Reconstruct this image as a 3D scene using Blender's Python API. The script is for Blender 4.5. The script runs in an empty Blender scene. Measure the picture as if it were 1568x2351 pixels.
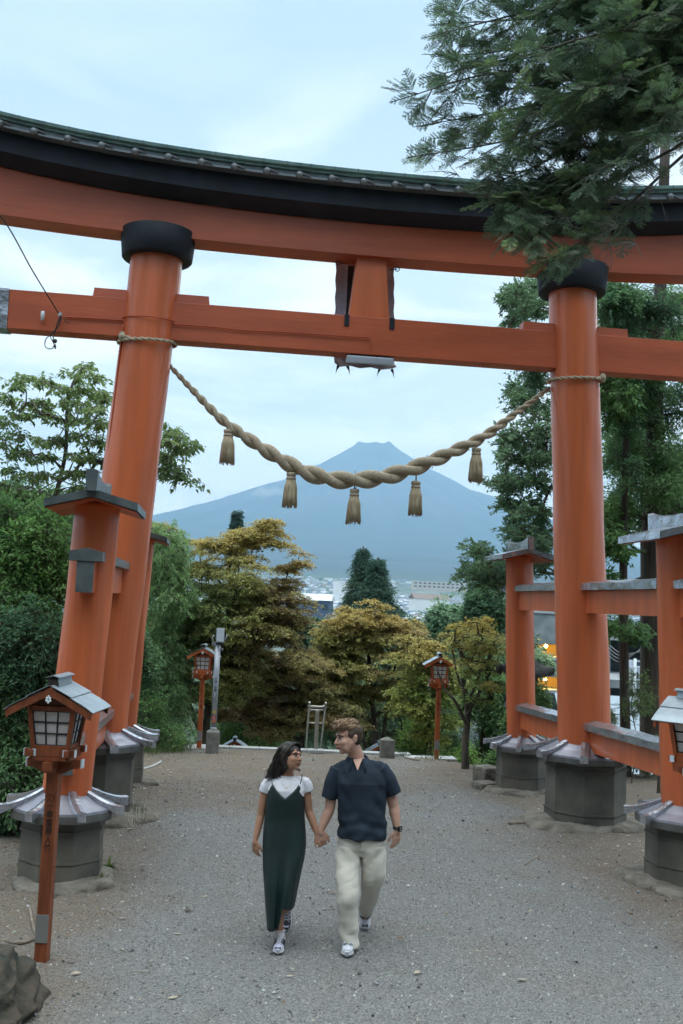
import bpy, bmesh, math, random
import numpy as np
from mathutils import Vector, Matrix, noise as mnoise
R = math.radians
SC = bpy.context.scene
COL = SC.collection
rng = np.random.default_rng(7)
random.seed(7)

# ------------------------------------------------------------------ camera
F_PX, PITCH, ROLL, YAW, CAMZ, CAMX, CAMY = 2278.9, 0.0896648, 0.0425368, 0.1210095, 2.73661, -1.79694, -12.75668
CXP, CYP = 784.0, 1175.5                      # picture centre of a 1568 x 2351 measuring frame
_r0 = Vector((math.cos(YAW), -math.sin(YAW), 0))
_fw = Vector((math.cos(PITCH)*math.sin(YAW), math.cos(PITCH)*math.cos(YAW), math.sin(PITCH)))
_up = Vector((-math.sin(PITCH)*math.sin(YAW), -math.sin(PITCH)*math.cos(YAW), math.cos(PITCH)))
_cr = _r0*math.cos(ROLL) + _up*math.sin(ROLL)
_cu = _up*math.cos(ROLL) - _r0*math.sin(ROLL)
camd = bpy.data.cameras.new('camera'); cam = bpy.data.objects.new('camera', camd); COL.objects.link(cam)
camd.sensor_fit = 'HORIZONTAL'; camd.sensor_width = 36; camd.lens = 36*F_PX/1568.0
camd.clip_start = 0.1; camd.clip_end = 80000
M = Matrix((( _cr.x, _cu.x, -_fw.x, CAMX), (_cr.y, _cu.y, -_fw.y, CAMY), (_cr.z, _cu.z, -_fw.z, CAMZ), (0, 0, 0, 1)))
cam.matrix_world = M
SC.camera = cam

def ray(x, y):
    "direction (depth 1) through a measured point of the photograph; used to survey real positions"
    return _fw + _cr*((x-CXP)/F_PX) - _cu*((y-CYP)/F_PX)
CP = Vector((CAMX, CAMY, CAMZ))
def at(x, y, depth): return CP + ray(x, y)*depth
def on_y(x, y, v):
    d = ray(x, y); return CP + d*((v-CAMY)/d.y)
def on_z(x, y, z):
    d = ray(x, y); return CP + d*((z-CAMZ)/d.z)

# ------------------------------------------------------------------ world, sun, exposure
W = bpy.data.worlds.new('World'); SC.world = W; W.use_nodes = True
nt = W.node_tree; nt.nodes.clear()
def N(t, tree=None, **k):
    n = (tree or nt).nodes.new(t)
    for a, b in k.items(): setattr(n, a, b)
    return n
SUN_EL, SUN_AZ = R(24), R(38)                # azimuth from +Y towards +X
out = N('ShaderNodeOutputWorld'); bg = N('ShaderNodeBackground')
sky = N('ShaderNodeTexSky', sky_type='NISHITA'); sky.sun_disc = False
sky.sun_elevation = R(9); sky.sun_rotation = SUN_AZ; sky.altitude = 850; sky.air_density = 1.2; sky.dust_density = 2.0; sky.ozone_density = 2.0
tc = N('ShaderNodeTexCoord'); mp = N('ShaderNodeMapping'); mp.inputs['Scale'].default_value = (1.0, 1.0, 3.6)
nz = N('ShaderNodeTexNoise'); nz.inputs['Scale'].default_value = 3.2; nz.inputs['Detail'].default_value = 8; nz.inputs['Roughness'].default_value = 0.55; nz.inputs['Distortion'].default_value = 0.5
rp = N('ShaderNodeValToRGB'); rp.color_ramp.elements[0].position = 0.46; rp.color_ramp.elements[1].position = 0.62
nt.links.new(tc.outputs['Generated'], mp.inputs['Vector']); nt.links.new(mp.outputs['Vector'], nz.inputs['Vector']); nt.links.new(nz.outputs['Fac'], rp.inputs['Fac'])
# elevation of the direction
sp = N('ShaderNodeSeparateXYZ'); nt.links.new(tc.outputs['Generated'], sp.inputs[0])
elr = N('ShaderNodeValToRGB'); cr = elr.color_ramp
# veil of high thin cloud: bright and nearly white near the horizon, pale blue higher in view, overhead brightened as added light (before the 0.1 strength)
cr.elements[0].position = 0.0; cr.elements[0].color = (23, 21, 19, 1)
cr.elements[1].position = 1.0; cr.elements[1].color = (29.5, 31.5, 31.5, 1)
e = cr.elements.new(0.60); e.color = (4.1, 5.4, 6.6, 1)
e = cr.elements.new(0.80); e.color = (27.5, 29.5, 29.5, 1)  # unseen overhead sky, brightened to light ground, leaves and people
e = cr.elements.new(0.10); e.color = (14.0, 13.6, 13.0, 1)
e = cr.elements.new(0.22); e.color = (7.2, 7.8, 8.2, 1)
e = cr.elements.new(0.45); e.color = (4.5, 5.6, 6.7, 1)
nt.links.new(sp.outputs['Z'], elr.inputs['Fac'])
mx = N('ShaderNodeMix', data_type='RGBA'); mx.inputs[0].default_value = 0.82
nt.links.new(sky.outputs[0], mx.inputs[6]); nt.links.new(elr.outputs[0], mx.inputs[7])
# soft clouds, mostly low in the sky
mk = N('ShaderNodeMapRange'); mk.inputs[1].default_value = 0.06; mk.inputs[2].default_value = 0.50; mk.inputs[3].default_value = 1.0; mk.inputs[4].default_value = 0.06
nt.links.new(sp.outputs['Z'], mk.inputs[0])
ml = N('ShaderNodeMath', operation='MULTIPLY'); nt.links.new(rp.outputs[0], ml.inputs[0]); nt.links.new(mk.outputs[0], ml.inputs[1])
mx2 = N('ShaderNodeMix', data_type='RGBA'); nt.links.new(ml.outputs[0], mx2.inputs[0]); nt.links.new(mx.outputs[2], mx2.inputs[6]); mx2.inputs[7].default_value = (13.2, 12.6, 12.0, 1)
# darker grey-blue undersides of a second, wispier layer
nz2 = N('ShaderNodeTexNoise'); nz2.inputs['Scale'].default_value = 4.1; nz2.inputs['Detail'].default_value = 7; nz2.inputs['Distortion'].default_value = 0.9
mp2 = N('ShaderNodeMapping'); mp2.inputs['Scale'].default_value = (1, 1, 5.5); mp2.inputs['Location'].default_value = (3.1, .4, 1.7)
nt.links.new(tc.outputs['Generated'], mp2.inputs['Vector']); nt.links.new(mp2.outputs[0], nz2.inputs['Vector'])
rp2 = N('ShaderNodeValToRGB'); rp2.color_ramp.elements[0].position = 0.52; rp2.color_ramp.elements[1].position = 0.72
nt.links.new(nz2.outputs['Fac'], rp2.inputs['Fac'])
ml2 = N('ShaderNodeMath', operation='MULTIPLY'); nt.links.new(rp2.outputs[0], ml2.inputs[0]); nt.links.new(mk.outputs[0], ml2.inputs[1])
ml3 = N('ShaderNodeMath', operation='MULTIPLY'); nt.links.new(ml2.outputs[0], ml3.inputs[0]); ml3.inputs[1].default_value = 0.7
mx3 = N('ShaderNodeMix', data_type='RGBA'); nt.links.new(ml3.outputs[0], mx3.inputs[0]); nt.links.new(mx2.outputs[2], mx3.inputs[6]); mx3.inputs[7].default_value = (4.6, 5.5, 7.0, 1)
nt.links.new(mx3.outputs[2], bg.inputs[0]); bg.inputs[1].default_value = 0.12
nt.links.new(bg.outputs[0], out.inputs[0])
sl = bpy.data.lights.new('sun', 'SUN'); sun = bpy.data.objects.new('sun', sl); COL.objects.link(sun)
sl.energy = 0.5; sl.angle = R(30); sl.color = (1.0, 0.95, 0.88)
sd = Vector((math.sin(SUN_AZ)*math.cos(SUN_EL), math.cos(SUN_AZ)*math.cos(SUN_EL), math.sin(SUN_EL)))
sun.rotation_euler = sd.to_track_quat('Z', 'Y').to_euler(); sun.location = (10, 10, 30)
SC.view_settings.view_transform = 'Standard'; SC.view_settings.look = 'None'; SC.view_settings.gamma = 1
SC.view_settings.exposure = 0.70; SC.view_settings.use_curve_mapping = False
cy = SC.cycles
cy.max_bounces = 6; cy.diffuse_bounces = 3; cy.glossy_bounces = 2; cy.transmission_bounces = 3; cy.transparent_max_bounces = 6; cy.volume_bounces = 0
cy.use_denoising = True; cy.caustics_reflective = False; cy.caustics_refractive = False
cy.sample_clamp_indirect = 4

# ------------------------------------------------------------------ materials
MATS = {}
def mat(name, color, rough=0.7, metal=0.0, var=0.0, vscale=8.0, bump=0.0, bscale=40.0, coat=0.0, color2=None, detail=4, spec=0.5, stretch=None, attr=False, trans=0.0, sss=0.0):
    if name in MATS: return MATS[name]
    m = bpy.data.materials.new(name); m.use_nodes = True; t = m.node_tree; b = t.nodes['Principled BSDF']
    b.inputs['Base Color'].default_value = (*color, 1); b.inputs['Roughness'].default_value = rough
    b.inputs['Metallic'].default_value = metal; b.inputs['Coat Weight'].default_value = coat; b.inputs['Coat Roughness'].default_value = 0.14
    b.inputs['Specular IOR Level'].default_value = spec
    tcn = N('ShaderNodeTexCoord', t); vec = tcn.outputs['Object']
    if stretch:
        mpn = N('ShaderNodeMapping', t); mpn.inputs['Scale'].default_value = stretch; t.links.new(vec, mpn.inputs[0]); vec = mpn.outputs[0]
    colsock = None
    if attr:
        a = N('ShaderNodeVertexColor', t); a.layer_name = 'Col'; colsock = a.outputs[0]
    if color2 is not None or var > 0:
        n1 = N('ShaderNodeTexNoise', t); n1.inputs['Scale'].default_value = vscale; n1.inputs['Detail'].default_value = detail; t.links.new(vec, n1.inputs['Vector'])
        rr = N('ShaderNodeValToRGB', t); rr.color_ramp.elements[0].position = 0.32; rr.color_ramp.elements[1].position = 0.68
        c2 = color2 if color2 is not None else tuple(max(0, c*(1-var)) for c in color)
        c1 = color if color2 is not None else tuple(min(1, c*(1+var)) for c in color)
        rr.color_ramp.elements[0].color = (*c2, 1); rr.color_ramp.elements[1].color = (*c1, 1)
        t.links.new(n1.outputs['Fac'], rr.inputs['Fac'])
        if colsock is not None:
            mm = N('ShaderNodeMix', t, data_type='RGBA', blend_type='MULTIPLY'); mm.inputs[0].default_value = 1
            t.links.new(colsock, mm.inputs[6]); t.links.new(rr.outputs[0], mm.inputs[7]); colsock = mm.outputs[2]
        else: colsock = rr.outputs[0]
    if colsock is not None: t.links.new(colsock, b.inputs['Base Color'])
    if bump > 0:
        n2 = N('ShaderNodeTexNoise', t); n2.inputs['Scale'].default_value = bscale; n2.inputs['Detail'].default_value = 5; t.links.new(vec, n2.inputs['Vector'])
        bp = N('ShaderNodeBump', t); bp.inputs['Strength'].default_value = 1.0; bp.inputs['Distance'].default_value = bump
        t.links.new(n2.outputs['Fac'], bp.inputs['Height']); t.links.new(bp.outputs[0], b.inputs['Normal'])
    if sss > 0:
        b.inputs['Subsurface Weight'].default_value = sss; b.inputs['Subsurface Radius'].default_value = (0.02, 0.008, 0.004); b.inputs['Subsurface Scale'].default_value = 0.5
    if trans > 0:   # leaves let light through
        tr = N('ShaderNodeBsdfTranslucent', t); ms = N('ShaderNodeMixShader', t); ms.inputs[0].default_value = trans
        if colsock is not None: t.links.new(colsock, tr.inputs[0])
        else: tr.inputs[0].default_value = (*color, 1)
        t.links.new(b.outputs[0], ms.inputs[1]); t.links.new(tr.outputs[0], ms.inputs[2])
        t.links.new(ms.outputs[0], t.nodes['Material Output'].inputs[0])
    MATS[name] = m
    return m
def emis(name, color, strength):
    if name in MATS: return MATS[name]
    m = bpy.data.materials.new(name); m.use_nodes = True; b = m.node_tree.nodes['Principled BSDF']
    b.inputs['Base Color'].default_value = (*color, 1); b.inputs['Emission Color'].default_value = (*color, 1); b.inputs['Emission Strength'].default_value = strength
    MATS[name] = m; return m

# ------------------------------------------------------------------ objects
def tag(o, label=None, cat=None, group=None, kind=None):
    if label: o['label'] = label
    if cat: o['category'] = cat
    if group: o['group'] = group
    if kind: o['kind'] = kind
    return o
def thing(name, label, cat, loc=(0, 0, 0), rz=0, group=None):
    o = bpy.data.objects.new(name, None); COL.objects.link(o); o.empty_display_size = 0.2
    o.location = loc; o.rotation_euler = (0, 0, rz)
    return tag(o, label, cat, group)
def link_mesh(name, me, parent=None, world=False):
    o = bpy.data.objects.new(name, me); COL.objects.link(o)
    if parent is not None:
        o.parent = parent
        if world:                                    # vertices are in world space; undo the parents' transforms
            p = parent; chain = []
            while p is not None: chain.append(p); p = p.parent
            Mx = Matrix.Identity(4)
            for q in reversed(chain):
                Mx = Mx @ (q.matrix_parent_inverse if q.parent else Matrix.Identity(4)) @ Matrix.LocRotScale(q.location, q.rotation_euler, q.scale)
            o.matrix_parent_inverse = Mx.inverted()
    return o
def np_mesh(name, V, F, mats=(), smooth=False, cols=None, midx=None):
    "V (n,3), F (m,k) uniform polygons -> mesh, fast"
    V = np.ascontiguousarray(V, dtype=np.float32); F = np.ascontiguousarray(F, dtype=np.int32)
    me = bpy.data.meshes.new(name); m, k = F.shape
    me.vertices.add(len(V)); me.vertices.foreach_set('co', V.ravel())
    me.loops.add(m*k); me.loops.foreach_set('vertex_index', F.ravel())
    me.polygons.add(m); me.polygons.foreach_set('loop_start', np.arange(0, m*k, k, dtype=np.int32)); me.polygons.foreach_set('loop_total', np.full(m, k, dtype=np.int32))
    if midx is not None: me.polygons.foreach_set('material_index', np.asarray(midx, dtype=np.int32))
    me.polygons.foreach_set('use_smooth', np.full(m, bool(smooth)))
    for a in mats: me.materials.append(a)
    if cols is not None:
        ca = me.color_attributes.new('Col', 'FLOAT_COLOR', 'POINT')
        c4 = np.ones((len(V), 4), dtype=np.float32); c4[:, :3] = cols; ca.data.foreach_set('color', c4.ravel())
    me.update(calc_edges=True); me.validate()
    return me
class MB:
    "collects shapes into one mesh"
    def __init__(s): s.v = []; s.f = []; s.m = []; s.sm = []
    def add(s, vs, fs, mi=0, smooth=False):
        o = len(s.v); s.v += [tuple(p) for p in vs]
        for f in fs: s.f.append([i+o for i in f]); s.m.append(mi); s.sm.append(smooth)
    def box(s, c, size, mi=0, rot=None, taper=1.0, ch=0.0):
        x, y, z = (d/2 for d in size); P = []
        for k, sc in ((-1, 1.0), (1, taper)):
            for i, j in ((-1, -1), (1, -1), (1, 1), (-1, 1)): P.append(Vector((i*x*sc, j*y*sc, k*z)))
        if rot is not None: P = [rot @ p for p in P]
        c = Vector(c)
        if ch > 0:
            bm = bmesh.new(); vv = [bm.verts.new(p+c) for p in P]
            for f in ((0, 3, 2, 1), (4, 5, 6, 7), (0, 1, 5, 4), (1, 2, 6, 5), (2, 3, 7, 6), (3, 0, 4, 7)): bm.faces.new([vv[i] for i in f])
            bmesh.ops.bevel(bm, geom=bm.edges[:], offset=ch, segments=2, affect='EDGES', profile=0.6)
            bm.verts.index_update(); s.add([v.co[:] for v in bm.verts], [[v.index for v in f.verts] for f in bm.faces], mi); bm.free()
        else:
            s.add([p+c for p in P], ((0, 3, 2, 1), (4, 5, 6, 7), (0, 1, 5, 4), (1, 2, 6, 5), (2, 3, 7, 6), (3, 0, 4, 7)), mi)
    def loft(s, rings, mi=0, smooth=True, cap=True, closed=True):
        o = len(s.v); n = len(rings[0])
        for r in rings: s.v += [tuple(p) for p in r]
        for a in range(len(rings)-1):
            for i in range(n if closed else n-1):
                j = (i+1) % n
                s.f.append([o+a*n+i, o+a*n+j, o+(a+1)*n+j, o+(a+1)*n+i]); s.m.append(mi); s.sm.append(smooth)
        if cap and closed:
            s.f.append([o+i for i in range(n)][::-1]); s.m.append(mi); s.sm.append(False)
            b = o+(len(rings)-1)*n
            s.f.append([b+i for i in range(n)]); s.m.append(mi); s.sm.append(False)
    def tube(s, path, rad, n=8, mi=0, smooth=True, cap=True):
        path = [Vector(p) for p in path]
        if not hasattr(rad, '__len__'): rad = [rad]*len(path)
        rings = []; up = None
        for i, p in enumerate(path):
            t = (path[min(i+1, len(path)-1)] - path[max(i-1, 0)])
            if t.length < 1e-9: t = Vector((0, 0, 1))
            t.normalize()
            if up is None: up = Vector((0, 0, 1)) if abs(t.z) < .9 else Vector((0, 1, 0))
            a = t.cross(up)
            if a.length < 1e-4: a = t.cross(Vector((1, 0, 0)))
            a.normalize(); b = a.cross(t).normalized(); up = b
            rings.append([p + (a*math.cos(2*math.pi*k/n) + b*math.sin(2*math.pi*k/n))*rad[i] for k in range(n)])
        s.loft(rings, mi, smooth, cap)
    def lathe(s, c, prof, n=24, mi=0, smooth=True, cap=True, rot0=0.0, sx=1.0, sy=1.0):
        c = Vector(c)
        s.loft([[c+Vector((r*sx*math.cos(rot0+2*math.pi*k/n), r*sy*math.sin(rot0+2*math.pi*k/n), z)) for k in range(n)] for r, z in prof], mi, smooth, cap)
    def ball(s, c, r, mi=0, n=12, sq=(1, 1, 1), rot=None):
        c = Vector(c); rings = []
        for a in range(n//2+1):
            th = math.pi*a/(n//2); rr = max(1e-4, math.sin(th)); row = []
            for k in range(n):
                p = Vector((rr*math.cos(2*math.pi*k/n)*sq[0], rr*math.sin(2*math.pi*k/n)*sq[1], -math.cos(th)*sq[2]))*r
                row.append(c+(rot @ p if rot is not None else p))
            rings.append(row)
        s.loft(rings, mi, True, False)
    def build(s, name, mats, parent=None, world=True, autosm=False):
        if not isinstance(mats, (list, tuple)): mats = [mats]
        me = bpy.data.meshes.new(name); me.from_pydata([tuple(map(float, p)) for p in s.v], [], s.f)
        me.polygons.foreach_set('material_index', s.m); me.polygons.foreach_set('use_smooth', s.sm)
        for a in mats: me.materials.append(a)
        me.update()
        return link_mesh(name, me, parent, world)
def quick(fn, name, mats, parent=None, world=True):
    m = MB(); fn(m); return m.build(name, mats, parent, world)
def copy_tree(o, parent=None):
    c = o.copy(); COL.objects.link(c)
    if parent is not None: c.parent = parent
    for ch in [x for x in SC.objects if x.parent == o]: copy_tree(ch, c)
    return c
def lerp(a, b, t): return a+(b-a)*t
def sstep(a, b, x):
    t = np.clip((x-a)/(b-a), 0, 1); return t*t*(3-2*t)
def vnoise(P, scale, seed=0.0, octv=3):
    "cheap smooth pseudo-noise from summed sines, vectorised; P (...,3)"
    P = np.asarray(P, dtype=float)*scale; s = np.zeros(P.shape[:-1]); amp = 1.0; tot = 0
    rs = np.random.default_rng(int(seed*1000)+11)
    for o in range(octv):
        for k in range(4):
            d = rs.normal(size=3); d /= np.linalg.norm(d); ph = rs.uniform(0, 6.28); f = (1.0+0.6*rs.uniform())*(2**o)
            s += amp*np.sin(f*(P @ d)+ph + 1.3*np.sin(f*0.7*(P @ np.roll(d, 1))+ph*2))
        tot += amp*2.2; amp *= 0.5
    return s/tot
# ------------------------------------------------------------------ ground height
FAZ = R(8.7); FUJI = Vector((CAMX+17500*math.sin(FAZ), CAMY+17500*math.cos(FAZ), 0))
_fr = np.array([0, 240, 318, 336, 985, 1170, 1724, 2276, 2703, 3440, 5000, 7000, 9000, 11500, 13000, 14500, 16000, 17500, 20000, 60000.])
_fh = np.array([2700, 2725, 2790, 2788, 2372, 2290, 1995, 1800, 1610, 1350, 880, 540, 350, 150, 55, -20, -48, -55, -70, -90.])
def gz(x, y, fine=True):
    x = np.asarray(x, dtype=float); y = np.asarray(y, dtype=float)
    near = -0.05*np.maximum(y, 0) + 0.012*np.maximum(-y-9, 0)
    edge = np.where(x < 2.4, 8.25-0.17*x, 8.25-0.17*2.4 - 2.0*sstep(2.4, 3.6, x)*(1-sstep(9, 12, x)))
    b = np.maximum(y-edge, 0)
    near = near - 0.52*b - 0.2*sstep(0, .5, b)
    side = np.maximum(x-13, 0); near = near - 0.30*side
    left = np.maximum(-x-4.6, 0); near = near + 0.10*left*(1-sstep(6, 14, y))
    near = near + sstep(2.2, 4.5, np.abs(x+.5)) * 0.03*np.sin(x*3.1+y*1.7)*sstep(-12, -8, y)
    d = np.hypot(x-CAMX, y-CAMY)
    r = np.hypot(x-FUJI.x, y-FUJI.y)
    far = np.interp(r, _fr, _fh)
    th = np.arctan2(y-FUJI.y, x-FUJI.x)
    far = far + np.where(r < 9000, 1, 0)*(sstep(300, 2500, r)*(1-sstep(3500, 9000, r)))*(26*np.sin(th*31+1.3*np.sin(th*11))+14*np.sin(th*67+r*.002))
    ro = (x-FUJI.x)*math.cos(FAZ)-(y-FUJI.y)*math.sin(FAZ); fo = (x-FUJI.x)*math.sin(FAZ)+(y-FUJI.y)*math.cos(FAZ)
    far = far + 62*np.exp(-((ro-225)/70.)**2-((fo+120)/200.)**2)+26*np.exp(-((ro+285)/45.)**2-((fo+60)/200.)**2)+12*np.sin(ro*.021+1)*np.exp(-((r-320)/110.)**2)
    far = far + 3*np.sin(x*.011)*np.sin(y*.009)*sstep(400, 1500, d)
    near = np.maximum(near, -34 - 0.004*d)
    t = sstep(90, 400, d)
    return near*(1-t)+far*t
def gzf(x, y): return float(gz(x, y))

# ------------------------------------------------------------------ ground sheets
def gravel_mat():
    m = bpy.data.materials.new('gravel'); m.use_nodes = True; t = m.node_tree; b = t.nodes['Principled BSDF']; L = t.links.new
    tcn = N('ShaderNodeTexCoord', t)
    v1 = N('ShaderNodeTexVoronoi', t); v1.inputs['Scale'].default_value = 85; L(tcn.outputs['Object'], v1.inputs['Vector'])
    v2 = N('ShaderNodeTexVoronoi', t); v2.inputs['Scale'].default_value = 190; L(tcn.outputs['Object'], v2.inputs['Vector'])
    n1 = N('ShaderNodeTexNoise', t); n1.inputs['Scale'].default_value = 0.8; n1.inputs['Detail'].default_value = 6; n1.inputs['Roughness'].default_value = .65; L(tcn.outputs['Object'], n1.inputs['Vector'])
    n3 = N('ShaderNodeTexNoise', t); n3.inputs['Scale'].default_value = 90; n3.inputs['Detail'].default_value = 4; n3.inputs['Roughness'].default_value = .8; L(tcn.outputs['Object'], n3.inputs['Vector'])
    a = N('ShaderNodeVertexColor', t); a.layer_name = 'Col'
    sp_ = N('ShaderNodeSeparateColor', t); L(a.outputs[0], sp_.inputs[0])
    ad = N('ShaderNodeMath', t, operation='ADD'); L(sp_.outputs[0], ad.inputs[0])
    mr = N('ShaderNodeMapRange', t); mr.inputs[1].default_value = .35; mr.inputs[2].default_value = .65; mr.inputs[3].default_value = -.35; mr.inputs[4].default_value = .35
    L(n1.outputs['Fac'], mr.inputs[0]); L(mr.outputs[0], ad.inputs[1])
    dirt = N('ShaderNodeMix', t, data_type='RGBA'); L(ad.outputs[0], dirt.inputs[0])
    dirt.inputs[6].default_value = (0.172, 0.174, 0.170, 1); dirt.inputs[7].default_value = (0.155, 0.128, 0.100, 1)
    # stone to stone tone
    hs = N('ShaderNodeMapRange', t); hs.inputs[3].default_value = .66; hs.inputs[4].default_value = 1.45
    sc_ = N('ShaderNodeSeparateColor', t); L(v1.outputs['Color'], sc_.inputs[0]); L(sc_.outputs[0], hs.inputs[0])
    hs2 = N('ShaderNodeMapRange', t); hs2.inputs[1].default_value = .3; hs2.inputs[2].default_value = .7; hs2.inputs[3].default_value = .6; hs2.inputs[4].default_value = 1.45
    L(n3.outputs['Fac'], hs2.inputs[0])
    mm = N('ShaderNodeMath', t, operation='MULTIPLY'); L(hs.outputs[0], mm.inputs[0]); L(hs2.outputs[0], mm.inputs[1])
    fin = N('ShaderNodeVectorMath', t, operation='SCALE'); L(dirt.outputs[2], fin.inputs[0]); L(mm.outputs[0], fin.inputs['Scale'])
    L(fin.outputs[0], b.inputs['Base Color']); b.inputs['Roughness'].default_value = .9; b.inputs['Specular IOR Level'].default_value = .3
    bp = N('ShaderNodeBump', t); bp.inputs['Distance'].default_value = .006; bp.inputs['Strength'].default_value = 1
    sm_ = N('ShaderNodeMath', t, operation='ADD'); L(v1.outputs['Distance'], sm_.inputs[0]); L(v2.outputs['Distance'], sm_.inputs[1])
    inv = N('ShaderNodeMath', t, operation='MULTIPLY'); inv.inputs[1].default_value = -1; L(sm_.outputs[0], inv.inputs[0])
    L(inv.outputs[0], bp.inputs['Height']); L(bp.outputs[0], b.inputs['Normal'])
    return m
def build_ground():
    # one sheet from the camera's feet to beyond the mountain: polar grid about the camera
    na = 720; rad = np.concatenate([np.linspace(0.3, 40, 130), np.geomspace(41, 20000, 300)])
    ang = np.linspace(0, 2*np.pi, na, endpoint=False)
    # finer towards the view
    RR, AA = np.meshgrid(rad, ang, indexing='ij')
    X = CAMX+RR*np.sin(AA); Y = CAMY+RR*np.cos(AA); Z = gz(X, Y)
    Z = Z - 60*(1-sstep(8200, 8800, np.hypot(X-FUJI.x, Y-FUJI.y))); nearmask = (RR < 40); Z = Z - np.where((Y < 8.2-.17*X) & nearmask & (X < 12) & (X > -10), .06, 0)
    V = np.stack([X, Y, Z], -1).reshape(-1, 3)
    i = np.arange(len(rad)-1)[:, None]*na; j = np.arange(na)[None, :]; j2 = (j+1) % na
    Fq = np.stack([i+j, i+na+j, i+na+j2, i+j2], -1).reshape(-1, 4)
    m = bpy.data.materials.new('terrain'); m.use_nodes = True; t = m.node_tree; b = t.nodes['Principled BSDF']; L = t.links.new
    a = N('ShaderNodeVertexColor', t); a.layer_name = 'Col'
    tcn = N('ShaderNodeTexCoord', t); n1 = N('ShaderNodeTexNoise', t); n1.inputs['Scale'].default_value = .9; n1.inputs['Detail'].default_value = 8; L(tcn.outputs['Object'], n1.inputs['Vector'])
    mr = N('ShaderNodeMapRange', t); mr.inputs[1].default_value = .3; mr.inputs[2].default_value = .7; mr.inputs[3].default_value = .5; mr.inputs[4].default_value = 1.5; L(n1.outputs['Fac'], mr.inputs[0])
    vm = N('ShaderNodeVectorMath', t, operation='SCALE'); L(a.outputs[0], vm.inputs[0]); L(mr.outputs[0], vm.inputs['Scale']); L(vm.outputs[0], b.inputs['Base Color'])
    b.inputs['Roughness'].default_value = 1
    D = RR.reshape(-1); r = np.hypot(V[:, 0]-FUJI.x, V[:, 1]-FUJI.y)
    cols = np.zeros((len(V), 3))
    cols[:] = (.10, .085, .055)
    w = sstep(25, 60, D)[:, None]; cols = cols*(1-w)+w*np.array([.05, .075, .04])
    w = (sstep(700, 1300, D)*(1-sstep(5400, 5900, D)))[:, None]*(.5+.5*np.sin(V[:, 0:1]*.02+2*np.sin(V[:, 1:2]*.013)))*.6; cols = cols*(1-w)+w*np.array([.22, .23, .22])
    w = sstep(5500, 7000, D)[:, None]; cols = cols*(1-w)+w*np.array([.022, .034, .036])
    w = (1-sstep(3000, 5200, r+300*np.sin(np.arctan2(V[:, 1]-FUJI.y, V[:, 0]-FUJI.x)*23)))[:, None]; cols = cols*(1-w)+w*np.array([.05, .055, .07])
    o = link_mesh('ground', np_mesh('ground', V, Fq, [m], True, cols)); tag(o, kind='structure')
    # gravel of the terrace
    gx = np.arange(-9.0, 11.0, .05); gy = np.arange(-12.4, 8.6, .05)
    X, Y = np.meshgrid(gx, gy, indexing='ij'); Z = gz(X, Y)
    P3 = np.stack([X, Y, 0*X], -1)
    Z = Z + .010*vnoise(P3, 3.2, 1) + .006*vnoise(P3, 11, 2) + .005*vnoise(P3, 38, 3)
    edge = np.where(X < 2.4, 8.25-0.17*X, 8.25-0.408-2.0*sstep(2.4, 3.6, X)) - .05
    Z = np.where(Y > edge, Z-.10, Z)
    cx = -.1+.02*Y; dist = np.abs(X-cx+.25*vnoise(P3, .9, 5))
    dirt = sstep(1.7, 3.0, dist)*1.0 + .70*sstep(-2.5, 2.5, Y)*(1-sstep(.5, 3.0, np.abs(X+.6))) + .35*sstep(0, 5, Y) + .25*vnoise(P3, 1.3, 9, 3)
    dirt = np.clip(dirt - .35*sstep(-2, -9, Y), 0, 1)
    n, k = X.shape
    V = np.stack([X, Y, Z], -1).reshape(-1, 3); i = np.arange(n-1)[:, None]*k; j = np.arange(k-1)[None, :]
    Fq = np.stack([i+j, i+k+j, i+k+j+1, i+j+1], -1).reshape(-1, 4)
    cc = np.repeat(dirt.reshape(-1, 1), 3, 1)
    keep = (Y[:-1, :-1] < edge[:-1, :-1]+.1).reshape(-1); Fq = Fq[keep]
    o = link_mesh('gravel_path', np_mesh('gravel_path', V, Fq, [gravel_mat()], True, cc)); tag(o, kind='structure')
build_ground()
def build_mountain():
    rad = np.concatenate([np.linspace(0, 1200, 60), np.linspace(1230, 9000, 150)]); na = 420; ang = np.linspace(0, 2*np.pi, na, endpoint=False)
    RR, AA = np.meshgrid(rad, ang, indexing='ij'); X = FUJI.x+RR*np.cos(AA); Y = FUJI.y+RR*np.sin(AA); Z = gz(X, Y)
    Z = Z - 70*sstep(8500, 9000, RR) + vnoise(np.stack([X, Y, Z], -1), .004, 4, 4)*(9+10*sstep(300, 1500, RR))
    i = np.arange(len(rad)-1)[:, None]*na; j = np.arange(na)[None, :]; j2 = (j+1) % na
    F = np.stack([i+j, i+na+j, i+na+j2, i+j2], -1).reshape(-1, 4); V = np.stack([X, Y, Z], -1).reshape(-1, 3)
    w = (1-sstep(2600, 4600, (RR+350*np.sin(AA*23)).reshape(-1)))[:, None]; cols = np.array([.022, .034, .036])*(1-w)+np.array([.06, .055, .065])*w
    m = mat('mountain_slope', (1, 1, 1), 1.0, attr=True, var=.3, vscale=.0012, detail=8)
    tag(link_mesh('mountain', np_mesh('mountain', V, F, [m], True, cols)), kind='structure')
build_mountain()

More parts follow.
